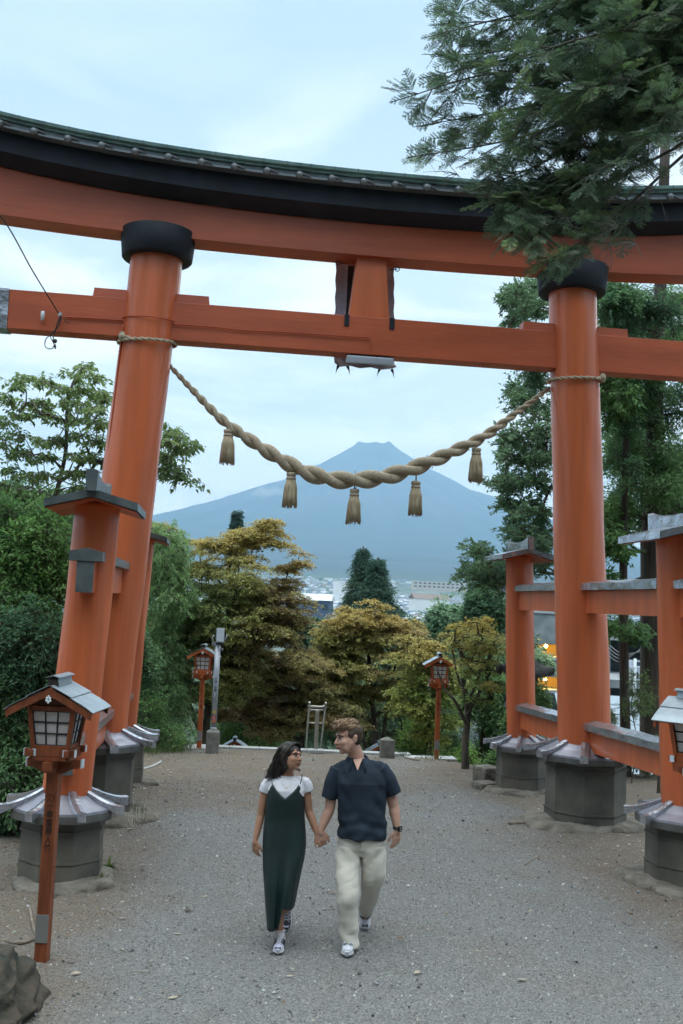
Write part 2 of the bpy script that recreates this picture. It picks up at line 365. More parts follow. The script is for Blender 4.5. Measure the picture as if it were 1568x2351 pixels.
# ------------------------------------------------------------------ town far below
def town():
    wallc = [mat('town_white', (.80, .80, .80)), mat('town_grey', (.55, .57, .58)), mat('town_beige', (.48, .44, .38)), mat('town_bluegrey', (.30, .36, .42))]
    roofc = [mat('roof_slate', (.16, .18, .21)), mat('roof_blue', (.12, .17, .26)), mat('roof_brown', (.17, .13, .11)), mat('roof_pale', (.52, .55, .58))]
    def house(mb, w, d, h, flat, o=(0, 0, 0), rz=0, mi=(0, 1)):
        c, s = math.cos(rz), math.sin(rz)
        def T(x, y, z): return (o[0]+c*x-s*y, o[1]+s*x+c*y, o[2]+z)
        a, b = w/2, d/2
        mb.add([T(-a, -b, -6), T(a, -b, -6), T(a, b, -6), T(-a, b, -6), T(-a, -b, h), T(a, -b, h), T(a, b, h), T(-a, b, h)],
               [(0, 1, 5, 4), (1, 2, 6, 5), (2, 3, 7, 6), (3, 0, 4, 7), (4, 5, 6, 7)], mi[0])
        if flat:
            mb.add([T(-a-.2, -b-.2, h+.02), T(a+.2, -b-.2, h+.02), T(a+.2, b+.2, h+.02), T(-a-.2, b+.2, h+.02), T(-a-.2, -b-.2, h+.8), T(a+.2, -b-.2, h+.8), T(a+.2, b+.2, h+.8), T(-a-.2, b+.2, h+.8)],
                   [(0, 1, 5, 4), (1, 2, 6, 5), (2, 3, 7, 6), (3, 0, 4, 7), (4, 5, 6, 7)], mi[1])
        else:
            a += .6; b += .6; r = h+d*.28
            mb.add([T(-a, -b, h), T(a, -b, h), T(a, b, h), T(-a, b, h), T(-a, 0, r), T(a, 0, r)],
                   [(0, 1, 5, 4), (2, 3, 4, 5), (3, 0, 4), (1, 2, 5), (0, 3, 2, 1)], mi[1])
    rs = random.Random(5)
    protos = []
    for q in range(14):
        flat = q % 3 == 0
        w, d, h = (rs.uniform(16, 38), rs.uniform(12, 20), rs.uniform(6, 11)) if flat else (rs.uniform(12, 19), rs.uniform(9, 13), rs.uniform(6, 9))
        if q == 0: w, d, h = 120, 40, 16
        mb = MB(); house(mb, w, d, h, flat)
        me = bpy.data.meshes.new('town_house'); me.from_pydata(mb.v, [], mb.f); me.polygons.foreach_set('material_index', mb.m)
        me.materials.append(wallc[q % 4]); me.materials.append(roofc[3 if flat and q % 2 else q % 4]); me.update(); protos.append(me)
    cnt = 0
    spots = []
    for k in range(9000):
        az = R(rs.uniform(-1.5, 24)); dd = rs.uniform(1.0, 1.0)*math.exp(rs.uniform(math.log(1450), math.log(5600)))
        if rs.random() > .62 and dd > 3800: continue
        x, y = CAMX+dd*math.sin(az), CAMY+dd*math.cos(az)
        if (math.sin(x*.004+1)+math.sin(y*.0035+x*.002)) < -1.1: continue
        spots.append((dd, x, y, rs.choice((0, .3, -.2, 1.57, 1.87)), rs.randrange(1, 14)))
    spots.sort(); rest = spots[230:]; rs.shuffle(rest); spots = spots[:230]+rest[:4200]
    rz0 = .25
    for q, (dd, x, y, rz, p) in enumerate(spots[:230]):
        o = bpy.data.objects.new('town_house', protos[p]); COL.objects.link(o); o.location = (x, y, gzf(x, y)); o.rotation_euler = (0, 0, rz0+rz)
        tag(o, 'small pale house in the haze of the town below the mountain', 'house', 'houses of the town in the valley')
    mb = MB()
    for (dd, x, y, rz, p) in spots[230:]:
        flat = p % 3 == 0
        w, d, h = (rs.uniform(16, 45), rs.uniform(12, 22), rs.uniform(6, 13)) if flat else (rs.uniform(14, 24), rs.uniform(10, 15), rs.uniform(6, 10))
        house(mb, w, d, h, flat, (x, y, gzf(x, y)), rz0+rz, (p % 4, 4+(3 if flat and p % 2 else (p*7) % 4)))
    o = mb.build('distant_town', wallc+roofc); tag(o, 'dense pale rooftops of the far town at the foot of the mountain', 'town', kind='stuff')
    # three larger buildings one can make out
    def big(name, label, cat, x, y, D, w, d, h, m1, m2, rz=.2, flat=True, win=None):
        p = at(x, y, D); z = p.z
        t_ = thing(name, label, cat, (p.x, p.y, z), rz)
        mb = MB(); house(mb, w, d, h, flat)
        wl = MB(); wl.v = mb.v[:8]; wl.f = mb.f[:5]; wl.m = [0]*5; wl.sm = [False]*5
        wl.build('wall', m1, t_, False)
        rf = MB(); n0 = 8; rf.v = mb.v[8:]; rf.f = [[i-8 for i in f] for f in mb.f[5:]]; rf.m = [0]*len(rf.f); rf.sm = [False]*len(rf.f)
        rf.build('roof', m2, t_, False)
        if win:
            nx, nzz = win
            for iz in range(nzz):
                for ix in range(nx):
                    wb = MB(); wb.box((-w/2+(ix+.5)*w/nx, -d/2-.08, h*(iz+.5)/nzz), (w/nx*.55, .12, h/nzz*.45)); wb.build('window', mat('town_glass', (.05, .07, .09), .2), t_, False)
        return t_
    big('white_hall', 'large plain white hall seen left of the twin conifer', 'building', 800, 1372, 1500, 42, 30, 24, wallc[0], roofc[3], .1)
    big('blue_house', 'dark blue house with white gable trim between the two maple crowns', 'house', 715, 1408, 420, 17, 10, 5.5, mat('blue_wall', (.07, .11, .20)), roofc[3], -.25, False, (4, 1))
    big('school_building', 'long pale flat building with lit floodlights right of the twin conifer', 'building', 1010, 1352, 2600, 150, 22, 17, wallc[2], roofc[3], .05, True, (12, 2))
    big('roofed_hall', 'grey roofed hall with white gable above the middle maple', 'building', 985, 1392, 1250, 46, 24, 9, wallc[0], roofc[2], .1, False)
    for k, (x, y) in enumerate(((1118, 1331), (1084, 1333), (1136, 1337))):
        p = at(x, y, 2400); mb = MB(); mb.ball((0, 0, 0), 1.7 if k else 2.6, 0, 8)
        mb.tube([(0, 0, -14), (0, 0, -2)], .35, 6, 1)
        o = mb.build('floodlight', [emis('flood_glow', (1, .93, .75), 14), wallc[1]]); o.location = p
        tag(o, ['brightest floodlight of the far town, above the small maple', 'left one of the small floodlights in the far town', 'right one of the small floodlights in the far town'][k], 'floodlight', 'floodlights of the far town')
town()
# ------------------------------------------------------------------ air
def haze():
    mb = MB(); mb.box((0, 0, 1400), (41200, 41200, 3100)); 
    m = bpy.data.materials.new('haze'); m.use_nodes = True; t = m.node_tree; t.nodes.clear()
    o_ = N('ShaderNodeOutputMaterial', t); v = N('ShaderNodeVolumePrincipled', t)
    v.inputs['Color'].default_value = (.41, .72, 1.0, 1); v.inputs['Density'].default_value = 9.0e-5; v.inputs['Anisotropy'].default_value = 0.0
    t.links.new(v.outputs[0], o_.inputs['Volume'])
    o = mb.build('haze', m); tag(o, 'pale blue air between the terrace and the mountain', 'haze', kind='stuff')
haze()
# ------------------------------------------------------------------ vermilion gate
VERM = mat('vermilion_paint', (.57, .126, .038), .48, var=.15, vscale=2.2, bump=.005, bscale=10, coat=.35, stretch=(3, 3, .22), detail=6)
VERMB = mat('vermilion_beam_shaded', (.46, .094, .034), .5, var=.16, vscale=1.4, bump=.003, bscale=9, coat=.15, stretch=(.5, 2, 3))  # beam paint set darker in place of shade from the lintel overhang
BLACKP = mat('black_lacquer', (.016, .020, .028), .6, var=.3, vscale=3, bump=.004, bscale=8, spec=.25)
COPPER = mat('weathered_copper', (.27, .44, .42), .5, .15, color2=(.15, .24, .24), vscale=5)
DKMETAL = mat('dark_sheet_metal', (.17, .20, .205), .4, .4, color2=(.09, .11, .12), vscale=6, bump=.004, bscale=9)
SHEET = mat('wrinkled_sheet_metal', (.56, .58, .63), .25, .8, color2=(.38, .39, .44), vscale=4, bump=.022, bscale=5, detail=3)
PLINTH = mat('plinth_cladding', (.155, .142, .115), .65, .0, color2=(.065, .062, .054), vscale=2.5, bump=.004, bscale=14)
ROPE = mat('rice_straw_rope', (.50, .42, .31), .9, color2=(.36, .29, .20), vscale=30, bump=.004, bscale=160)
WIRE = mat('cable_black', (.02, .02, .022), .5)
WHITEP = mat('white_ceramic', (.7, .72, .74), .35)

MU = lambda z: 3.152-.0503*z
MUL = lambda z: 3.230-.0618*z            # half distance of the main pillars at height z
SU = lambda z: 3.152-.0417*z
DV = 2.7726
gate = thing('torii_gate', 'huge vermilion torii gate with black curved top beam and four braced support posts', 'torii gate', (0, 0, 0))
def curve(u): return .0100*u*u + .00016*u**4
us = np.linspace(-6.1, 6.1, 62)
def sweep(mb, prof, mi=0, smooth=False, u0=-6.1, u1=6.1, n=62, cf=curve, flare=0.0):
    "profile (v,z) swept along u following the curved top line"
    rings = []
    for u in np.linspace(u0, u1, n):
        c = cf(u); rings.append([(u+flare*(z-7.7)*(1 if u > 0 else -1)*(abs(u) > abs(u0)-.01), v, z+c) for v, z in prof])
    mb.loft(rings, mi, smooth, True)
# shimaki: red beam below the black one
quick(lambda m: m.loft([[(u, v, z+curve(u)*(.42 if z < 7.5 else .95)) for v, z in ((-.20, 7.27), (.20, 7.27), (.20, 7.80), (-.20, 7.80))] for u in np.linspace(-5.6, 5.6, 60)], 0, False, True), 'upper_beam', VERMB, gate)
kas = quick(lambda m: sweep(m, [(-.24, 7.70), (.24, 7.70), (.47, 7.80), (.47, 8.07), (-.47, 8.07), (-.47, 7.80)]), 'top_lintel', BLACKP, gate)
roof = MB()
sweep(roof, [(-.60, 8.085), (.60, 8.085), (.60, 8.13), (-.60, 8.13)], 1)
sweep(roof, [(-.635, 8.134), (.635, 8.134), (.635, 8.165), (-.635, 8.165)], 0)
sweep(roof, [(-.68, 8.168), (.68, 8.168), (.69, 8.205), (.35, 8.33), (.10, 8.42), (-.10, 8.42), (-.35, 8.33), (-.69, 8.205)], 0)
for k in range(41):            # sheet seams of the edge
    u = -6+k*.3; roof.box((u, -.692, 8.187+curve(u)), (.012, .006, .042), 1)
rf = roof.build('lintel_roof', [COPPER, DKMETAL], gate)
m = MB()
sweep(m, [(-.605, 8.052), (-.46, 8.052), (-.46, 8.082), (-.605, 8.082)], 0)
m.build('eave_lip', mat('aged_lead', (.24, .25, .26), .45, .6), rf)
m0 = None
for k in range(16):
    u = -5.55+k*.80
# round eave ends, each its own sub-part
bead = None
nb = 0
for k in range(27):
    u = -5.56+k*.411
    if not (-5.0 < u < 5.2): continue
    if bead is None:
        mb = MB(); mb.ball((0, 0, 0), .052, 0, 12, (1, .8, 1)); mb.tube([(0, .0, .01), (0, .09, .015)], .045, 10); mb.tube([(.0, -.01, .03), (.14, .0, -.02)], [.02, .008], 6)
        bead = mb.build('round_eave_end', mat('aged_lead', (.24, .25, .26), .45, .6), rf, False); b = bead
    else:
        b = bead.copy(); COL.objects.link(b); b.parent = rf
    b.location = (u, -.615, 8.085+curve(u))
# nuki: lower beam
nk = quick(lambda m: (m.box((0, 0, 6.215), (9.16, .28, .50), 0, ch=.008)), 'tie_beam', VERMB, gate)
for s in (-1, 1):
    quick(lambda m: m.box((s*4.86, 0, 6.215), (.56, .30, .52), 0, ch=.006), 'beam_end_sleeve', SHEET, nk)
    for t in (-1, 1):
        x0 = s*(MU(6.5)+t*.52)
        def wd(m): m.box((x0+s*0, 0, 6.525), (.44, .20, .12), 0, taper=.93)
        quick(wd, 'wedge', VERMB, gate)
# central strut
def strut(m):
    z0, z1, a, b, d = 6.46, 7.28, .265, .19, .115
    m.add([(-a, -d, z0), (a, -d, z0), (a, d, z0), (-a, d, z0), (-b, -d, z1), (b, -d, z1), (b, d, z1), (-b, d, z1)], ((0, 3, 2, 1), (4, 5, 6, 7), (0, 1, 5, 4), (1, 2, 6, 5), (2, 3, 7, 6), (3, 0, 4, 7)))
st = quick(strut, 'centre_strut', VERM, gate)
for s in (-1, 1):
    quick(lambda m: m.box((s*.30-.0, -.147, 6.395), (.065, .012, .15)), 'black_strap', BLACKP, gate)
# main pillars
def octo(c, r, z): return [(c[0]+r*math.cos(R(22.5+45*k)), c[1]+r*math.sin(R(22.5+45*k)), z) for k in range(8)]
def pillar(parent, uf, s, v, z0, z1, r0, r1, name, seed):
    m = MB(); rings = []
    for z in np.linspace(z0, z1, 70):
        c = Vector((s*uf(z), v, z)); r = lerp(r0, r1, (z-z0)/(z1-z0)); row = []
        for k in range(40):
            a = 2*math.pi*k/40
            dr = .006*math.sin(2*a+seed)+.004*math.sin(z*2.1+a*3+seed)+.003*math.sin(z*5+a*5)
            row.append(c+Vector((math.cos(a), math.sin(a), 0))*(r+dr))
        rings.append(row)
    m.loft(rings, 0, True, True)
    return m.build(name, VERM, parent)
def skirt(parent, c, zj, ze, rin, rout, rbar, rbody, zg, name='plinth'):
    "octagonal clad plinth with its flared metal skirt and eight corner ridges"
    m = MB(); c = Vector(c)
    m.loft([octo(c, rbody*k, z) for z, k in ((zg-.25, 1.02), (zg+.155, 1.02))], 0, False)
    m.loft([octo(c, rbody, z) for z in (zg+.15, ze-.02)], 0, False)
    pl = m.build(name, PLINTH, parent)
    m = MB()
    for zz in (zg+.165, ze-.16):
        m = MB(); m.loft([octo(c, rbody*k, z) for z, k in ((zz, 1.035), (zz+.022, 1.035))], 0, False); m.build('plinth_band', PLINTH, pl)
    m = MB()
    m.loft([octo(c, r, z) for r, z in ((rout*.99, ze+.022), (rout*.985, ze+.045), (lerp(rin, rout, .5), lerp(ze+.05, zj, .38)), (rin*1.0, zj))], 0, False, False)
    sk = m.build('skirt_roof', mat('dull_sheet_metal', (.40, .40, .46), .42, .6, color2=(.26, .26, .31), vscale=4, bump=.015, bscale=5), pl)
    m = MB(); m.loft([octo(c, r, z) for r, z in ((rbody*.9, ze-.055), (rout*.95, ze-.06), (rout, ze-.045), (rout*1.003, ze+.022), (rout*.9, ze+.024))], 0, False, False); m.build('eave_fascia', mat('fascia_grey', (.13, .13, .125), .5, .3, var=.2), sk)
    for k in range(8):
        a = R(22.5+45*k); d = Vector((math.cos(a), math.sin(a), 0)); t = Vector((-d.y, d.x, 0)); m = MB(); rings = []
        w = .050 if rout > .55 else .038
        for i in range(7):
            f = i/6; r = lerp(rin*.92, rbar, f); z = zj+.035 - (zj+.035-(ze+.065))*(1-(1-f)**1.5) + .018*f**3
            p = c+d*r; zb = lerp(zj-.03, ze+.0, f)
            rings.append([p-t*w+Vector((0, 0, zb)), p+t*w+Vector((0, 0, zb)), p+t*w+Vector((0, 0, z)), p+Vector((0, 0, z+.010)), p-t*w+Vector((0, 0, z))])
        rings = [[Vector((q.x, q.y, q.z)) for q in r_] for r_ in rings]
        m.loft(rings, 0, False, True); m.build('corner_ridge', SHEET, sk)
    return pl
def blob(mb, c, rx, ry, h, seed, n=28, rings=7, mi=0, rough=.12):
    c = Vector(c); rr = []
    for i in range(rings+1):
        f = i/rings; row = []
        for k in range(n):
            a = 2*math.pi*k/n
            e = 1+rough*math.sin(a*2+seed)+rough*.6*math.sin(a*3+seed*2.1)+rough*.5*math.sin(a*7+seed+f*3)+rough*.25*math.sin(a*13+seed*3+f*5)
            prof = [1.02, 1.05, 1.03, .98, .90, .74, .45, .02][i*7//rings] if rings != 7 else [1.02, 1.05, 1.03, .99, .93, .80, .48, .02][i]
            zz = [-.45, -.1, .35, .68, .86, .95, 1, 1][i]*h
            zz += .12*h*math.sin(a*4+seed+f*2)*f*(1-f)*2
            q_ = Vector((rx*e*prof*math.cos(a), ry*e*prof*math.sin(a), zz)); g = mnoise.noise(q_*3.5+Vector((seed*7, 0, 0)))*.045+mnoise.noise(q_*11+Vector((seed*7, 0, 0)))*.022; row.append(c+q_+Vector((math.cos(a), math.sin(a), .6))*g)
        rr.append(row)
    mb.loft(rr, mi, True, True)
STONE = mat('foundation_stone', (.22, .198, .165), .95, color2=(.09, .08, .065), vscale=5, bump=.05, bscale=12, detail=8)
for s in (-1, 1):
    zj = 1.05
    muf = MUL if s < 0 else MU
    p = pillar(gate, muf, s, 0, .7, 7.30, .350, .325, 'main_pillar', s*2+3)
    m = MB(); c = Vector((s*MU(7.15), 0, 0))
    m.lathe(c, [(.335, 7.03), (.44, 7.035), (.452, 7.05), (.485, 7.375), (.475, 7.39), (.30, 7.40)], 48)
    m.build('pillar_cap', BLACKP, p)
    skirt(gate, (s*muf(.6), 0, 0), zj, .865, .36, .66, .80, .515, 0)
for s in (-1, 1):
    for t in (-1, 1):
        dz = -.028*t*DV*.9
        v = t*DV
        p = pillar(gate, SU, s, v, .3+dz, 3.585, .228, .212, 'support_post', s+t*2+5)
        skirt(gate, (s*SU(.4), v, 0), .77+dz*.6, .60+dz*.6, .235, .50, .615, .395, dz*.6)
        # little gabled roof, ridge running front to back
        c = Vector((s*SU(3.5), v, 0)); a, L_, e0, e1 = .43, .52, 3.50, 3.615
        m = MB()
        for sg in (-1, 1):
            m.add([c+Vector((sg*a, -L_, e0)), c+Vector((0, -L_, e1)), c+Vector((0, L_, e1)), c+Vector((sg*a, L_, e0)),
                   c+Vector((sg*a, -L_, e0+.075)), c+Vector((0, -L_, e1+.075)), c+Vector((0, L_, e1+.075)), c+Vector((sg*a, L_, e0+.075))],
                  ((4, 7, 6, 5), (0, 4, 5, 1), (2, 6, 7, 3), (3, 7, 4, 0)))
        rfm = DKMETAL if s < 0 else SHEET
        r_ = m.build('post_roof', rfm, gate)
        m = MB()
        for sg in (-1, 1):
            m.add([c+Vector((sg*(a-.02), -L_+.02, e0-.012)), c+Vector((0, -L_+.02, e1-.012)), c+Vector((0, L_-.02, e1-.012)), c+Vector((sg*(a-.02), L_-.02, e0-.012)),
                   c+Vector((sg*(a-.02), -L_+.02, e0-.003)), c+Vector((0, -L_+.02, e1-.003)), c+Vector((0, L_-.02, e1-.003)), c+Vector((sg*(a-.02), L_-.02, e0-.003))],
                  ((0, 1, 2, 3), (4, 7, 6, 5), (0, 4, 5, 1), (2, 6, 7, 3), (3, 7, 4, 0)))
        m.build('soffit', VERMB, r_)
        m = MB(); rings = []
        for i in range(13):
            f = i/6-1; y = f*.60; zb = e1+.05; zt = e1+.175+.045*f*f+.02*f**4
            rings.append([c+Vector((-.05, y, zb)), c+Vector((.05, y, zb)), c+Vector((.056, y, zt)), c+Vector((0, y, zt+.018)), c+Vector((-.056, y, zt))])
        m.loft(rings, 0, False, True); m.build('roof_ridge', rfm, r_)
    # tie beams front to back with metal covers
    for (zb, zt, sl, uf, ex) in ((2.72, 3.01, 0, SU, .42), (.945, 1.215, -.028, SU, .40)):
        u = s*uf((zb+zt)/2); y0, y1 = -DV-ex, DV+ex
        def seg(m, y0=y0, y1=y1):
            w = .075
            m.add([(u-w, y0, zb+sl*y0), (u+w, y0, zb+sl*y0), (u+w, y1, zb+sl*y1), (u-w, y1, zb+sl*y1), (u-w, y0, zt+sl*y0), (u+w, y0, zt+sl*y0), (u+w, y1, zt+sl*y1), (u-w, y1, zt+sl*y1)],
                  ((0, 3, 2, 1), (4, 5, 6, 7), (0, 1, 5, 4), (1, 2, 6, 5), (2, 3, 7, 6), (3, 0, 4, 7)))
        bmx = quick(seg, 'side_beam', VERM, gate)
        for (q0, q1) in ((y0-.03, -DV-.20), (-DV+.2, -.30), (.30, DV-.2), (DV+.2, y1+.03)):
            m = MB(); w = .155; rings = []
            nseg = max(2, int((q1-q0)/.25)+1)
            for y in np.linspace(q0, q1, nseg):
                z = zt+sl*y+.004; j = .006*math.sin(y*9+u)
                rings.append([(u-w, y, z), (u+w, y, z), (u+w, y, z+.085+j), (u, y, z+.125+j), (u-w, y, z+.085-j)])
            m.loft(rings, 0, False, True); m.build('beam_cover', rfm if (s < 0 and zb > 2) else SHEET, bmx)
        for sg in (-1, 1):
            m = MB(); y = (-DV-ex-.008) if sg < 0 else (DV+ex+.008)
            m.box((u, y, (zb+zt)/2+sl*y), (.158, .014, zt-zb+.004)); m.build('beam_end_plate', DKMETAL, bmx)
# foundation stones
for (u, v, rx, ry, h, lab, sd_) in ((3.13, 0, .80, .66, .10, 'broad flat rock under the right main pillar plinth of the gate', 1), (-3.2, 0, .76, .68, .10, 'rough flat rock under the left main pillar plinth of the gate', 2.2),
        (3.12, -2.77, .62, .52, .10, 'pale flat rock under the front right support plinth', 3.7), (-3.12, -2.77, .50, .50, .08, 'dark stone rim under the front left support plinth', 4.1),
        (3.12, 2.77, .56, .50, .09, 'rounded rock ledge under the rear right support plinth', 5.9), (-3.12, 2.77, .52, .50, .08, 'rock under the rear left support plinth', 6.4)):
    m = MB(); blob(m, (u-.03*(1 if u > 0 else -1), v-.03, gzf(u, v)-.02), rx*.98, ry*1.02, h*1.05, sd_, n=64, rough=.10); o = m.build('foundation_stone', STONE); tag(o, lab, 'rock', 'rocks under the plinths of the gate')

# ------------------------------------------------------------------ rope, tassels, ties, cables
def strand_path(path, r, phase, twist, n):
    out_ = []
    for i in range(n):
        t = i/(n-1); out_.append(t)
    return out_
def cat_curve(P, n):
    "Catmull-Rom through points"
    P = [Vector(p) for p in P]; P = [P[0]*2-P[1]]+P+[P[-1]*2-P[-2]]; out_ = []; m_ = len(P)-3
    for i in range(n):
        t = i/(n-1)*m_; k = min(int(t), m_-1); f = t-k; a, b, c, d = P[k:k+4]
        out_.append(.5*((2*b)+(c-a)*f+(2*a-5*b+4*c-d)*f*f+(3*b-a-3*c+d)*f**3))
    return out_
# survey points of the hanging rope, which runs in the plane of the pillars
RPX = [(388, 838), (440, 893), (508, 962), (575, 1011), (640, 1052), (700, 1083), (760, 1100), (816, 1102), (872, 1097), (930, 1082), (1000, 1055), (1060, 1028), (1115, 1000), (1180, 952), (1262, 890)]
ROPEP = [on_y(x, y, .05) for x, y in RPX]
def rope_mb(m, path, rad, strands, turns_per_m, n, nn=9, mi=0):
    pts = path; ln = [0]
    for i in range(1, len(pts)): ln.append(ln[-1]+(pts[i]-pts[i-1]).length)
    frames = []
    for i, p in enumerate(pts):
        t = (pts[min(i+1, len(pts)-1)]-pts[max(i-1, 0)]).normalized(); a = t.cross(Vector((0, 1, 0))).normalized(); b = t.cross(a).normalized(); frames.append((a, b))
    for s in range(strands):
        pp, rr = [], []
        for i, p in enumerate(pts):
            r = rad(ln[i]/ln[-1]); tw = turns_per_m(ln[i]/ln[-1]) if callable(turns_per_m) else turns_per_m
            ph = 2*math.pi*s/strands; 
            if i == 0: acc = 0
            else: acc += (ln[i]-ln[i-1])*tw*2*math.pi
            a, b = frames[i]; pp.append(p+(a*math.cos(acc+ph)+b*math.sin(acc+ph))*r*.52); rr.append(r*.60*(1+.05*math.sin(i*1.9+s)))
        m.tube(pp, rr, nn, mi)
rp_path = cat_curve(ROPEP, 620)
rrad = lambda t: .030+.082*math.sin(math.pi*min(1, max(0, t)))**1.35
sacred = thing('sacred_rope', 'thick twisted straw rope sagging between the two main pillars', 'rope', tuple(ROPEP[7]))
for s in range(2):
    m = MB(); pts = rp_path
    ln = 0; acc = s*math.pi; pp, rr = [], []; total = sum((pts[i]-pts[i-1]).length for i in range(1, len(pts)))
    for i, p in enumerate(pts):
        if i: dl = (pts[i]-pts[i-1]).length; ln += dl; r_ = rrad(ln/total); acc += dl*2*math.pi/(r_*6.6)
        r_ = rrad(ln/total)
        t = (pts[min(i+1, len(pts)-1)]-pts[max(i-1, 0)]).normalized(); a = t.cross(Vector((0, 1, 0))).normalized(); b = t.cross(a).normalized()
        pp.append(p+(a*math.cos(acc)+b*math.sin(acc))*r_*.50); rr.append(r_*.60*(1+.035*math.sin(i*2.6)))
    m.tube(pp, rr, 12); m.build('rope_strand', ROPE, sacred)
m = MB()      # bindings
for k in range(9):
    i = int(60+k*62); p = rp_path[i]; t = (rp_path[i+1]-rp_path[i-1]).normalized(); a = t.cross(Vector((0, 1, 0))).normalized(); b = t.cross(a).normalized(); r_ = rrad(i/620)*1.03
    m.tube([p+(a*math.cos(q)+b*math.sin(q))*r_+t*.004*q for q in np.linspace(0, 6.4, 22)], .0035, 5)
m.build('rope_binding', mat('twine', (.33, .27, .18), .9), sacred)
TPX = [(525, 985, 500), (669, 1084, 655), (814, 1122, 800), (955, 1104, 940), (1094, 1028, 1080)]
STRAW = mat('tassel_straw', (.52, .43, .29), .85, color2=(.36, .29, .19), vscale=60, stretch=(1, 1, .05))
tl = ['straw tassel hanging highest on the left part of the sacred rope', 'straw tassel second from the left under the sacred rope', 'straw tassel hanging lowest at the middle of the sacred rope', 'straw tassel right of the middle one, in front of the mountain', 'straw tassel nearest the right pillar of the gate']
for (x, y, _), lab in zip(TPX, tl):
    p = on_y(x, y, .05); t_ = thing('straw_tassel', lab, 'tassel', tuple(p), 0, 'tassels on the sacred rope')
    m = MB(); m.tube([p+Vector((0, 0, .10)), p+Vector((0, 0, 0))], .010, 6); m.lathe(p, [(.02, .0), (.058, -.008), (.066, -.03), (.058, -.052), (.050, -.060), (.060, -.068), (.066, -.085), (.060, -.10), (.05, -.104)], 18); m.build('tassel_knot', ROPE, t_)
    m = MB(); rs = random.Random(x)
    m.lathe(p, [(.048, -.10), (.072, -.17), (.086, -.30), (.094, -.43)], 18)
    for k in range(70):
        a = rs.uniform(0, 6.283); r1 = rs.uniform(.70, 1.0); l = rs.uniform(.435, .475)
        ca, sa = math.cos(a), math.sin(a); b = a+rs.uniform(-.12, .12)
        m.tube([p+Vector((ca*.052, sa*.052, -.10)), p+Vector((ca*.080*lerp(1, r1, .2), sa*.080*lerp(1, r1, .2), -.20)), p+Vector((math.cos(b)*.102*r1, math.sin(b)*.102*r1, -l))], [.006, .0062, .0045], 4)
    m.build('straw_fringe', STRAW, t_)
def tie(name, lab, s, z, side):
    c = lambda a, dz=0: Vector((s*MU(z+dz)+.365*math.cos(a), .365*math.sin(a), z+dz))
    m = MB()
    base = [c(a, .035*math.sin(a+.4)) for a in np.linspace(0, 2*math.pi, 64)]
    for q in range(2):
        m.tube([p+Vector((0, 0, .012*math.cos(i*1.3+q*math.pi)))+Vector((math.cos(a), math.sin(a), 0))*.010*math.sin(i*1.3+q*math.pi) for i, (p, a) in enumerate(zip(base, np.linspace(0, 2*math.pi, 64)))], .014, 6)
    t_ = thing(name, lab, 'rope', tuple(c(-math.pi/2)))
    m.build('loop', ROPE, t_)
    a0 = -math.pi/2-side*.95; k0 = c(a0)+Vector((0, -.03, .01)); m = MB()
    m.ball(k0, .048, 0, 10); m.tube([k0+Vector((.03*math.cos(q), -.012, .05*math.sin(q))) for q in np.linspace(0, 6.3, 14)], .014, 6)
    m.tube(cat_curve([k0, k0+Vector((side*.10, -.03, -.01)), k0+Vector((side*.17, -.02, -.05)), k0+Vector((side*.235, .0, -.075))], 12), .016, 6); m.ball(k0+Vector((side*.24, 0, -.08)), .022, 0, 8)
    m.build('knot', ROPE, t_)
tie('pillar_tie_rope', 'thin rope with a knot tied round the left main pillar under the beam', -1, 5.93, 1)
tie('pillar_tie_rope', 'thin rope tied round the right main pillar under the beam', 1, 5.84, -1)
# name board seen from behind
q = thing('shrine_name_board', 'grey backed shrine name board with wavy frame hanging behind the central strut', 'sign', tuple(on_y(838, 855, .42)))
def pb(m):
    c0 = on_y(838, 600, .42); c1 = on_y(836, 838, .36); outl = []
    w0, w1 = .395, .405; nn = 12
    L_ = [Vector((c0.x-w0, .42, c0.z+.1))+(Vector((c1.x-w1, .34, c1.z))-Vector((c0.x-w0, .42, c0.z+.1)))*(i/nn)+Vector((-.014*abs(math.sin(i*math.pi/2*1.0)), 0, 0)) for i in range(nn+1)]
    R_ = [Vector((c0.x+w0, .42, c0.z+.1))+(Vector((c1.x+w1, .34, c1.z))-Vector((c0.x+w0, .42, c0.z+.1)))*(i/nn)+Vector((.014*abs(math.sin(i*math.pi/2)), 0, 0)) for i in range(nn+1)]
    m.loft([L_+R_[::-1], [p+Vector((0, .04, 0)) for p in L_+R_[::-1]]], 0, False)
m = MB(); pb(m); m.build('board_frame', mat('board_grey_metal', (.42, .43, .50), .5, .1, var=.15), q)
m = MB()
c1 = on_y(836, 838, .30); z0 = c1.z; nn = 12
bot = [Vector((c1.x-.42+.84*i/nn, .17, z0-.02+.05-(.10 if 0 < i < nn else .06)-.012*math.sin(i*1.57))) for i in range(nn+1)]
top = [Vector((c1.x-.39+.78*i/nn, .36, z0+.10)) for i in range(nn+1)]
m.loft([top, [p+Vector((0, -.03, 0)) for p in top], [p+Vector((0, -.02, 0)) for p in bot], bot], 0, False, False, False)
m.build('lower_flare', mat('board_grey_metal', (.3, .31, .36)), q)
quick(lambda m: m.box((on_y(808, 680, .38).x+.02, .375, 6.75), (.20, .05, 1.1)), 'dark_back_panel', mat('board_back', (.02, .024, .03), .6), q)
quick(lambda m: [m.box((on_y(792, 680, .38).x, .36, 6.75), (.035, .08, 1.1))], 'board_rail', mat('board_grey_metal', (.3, .31, .36)), q)
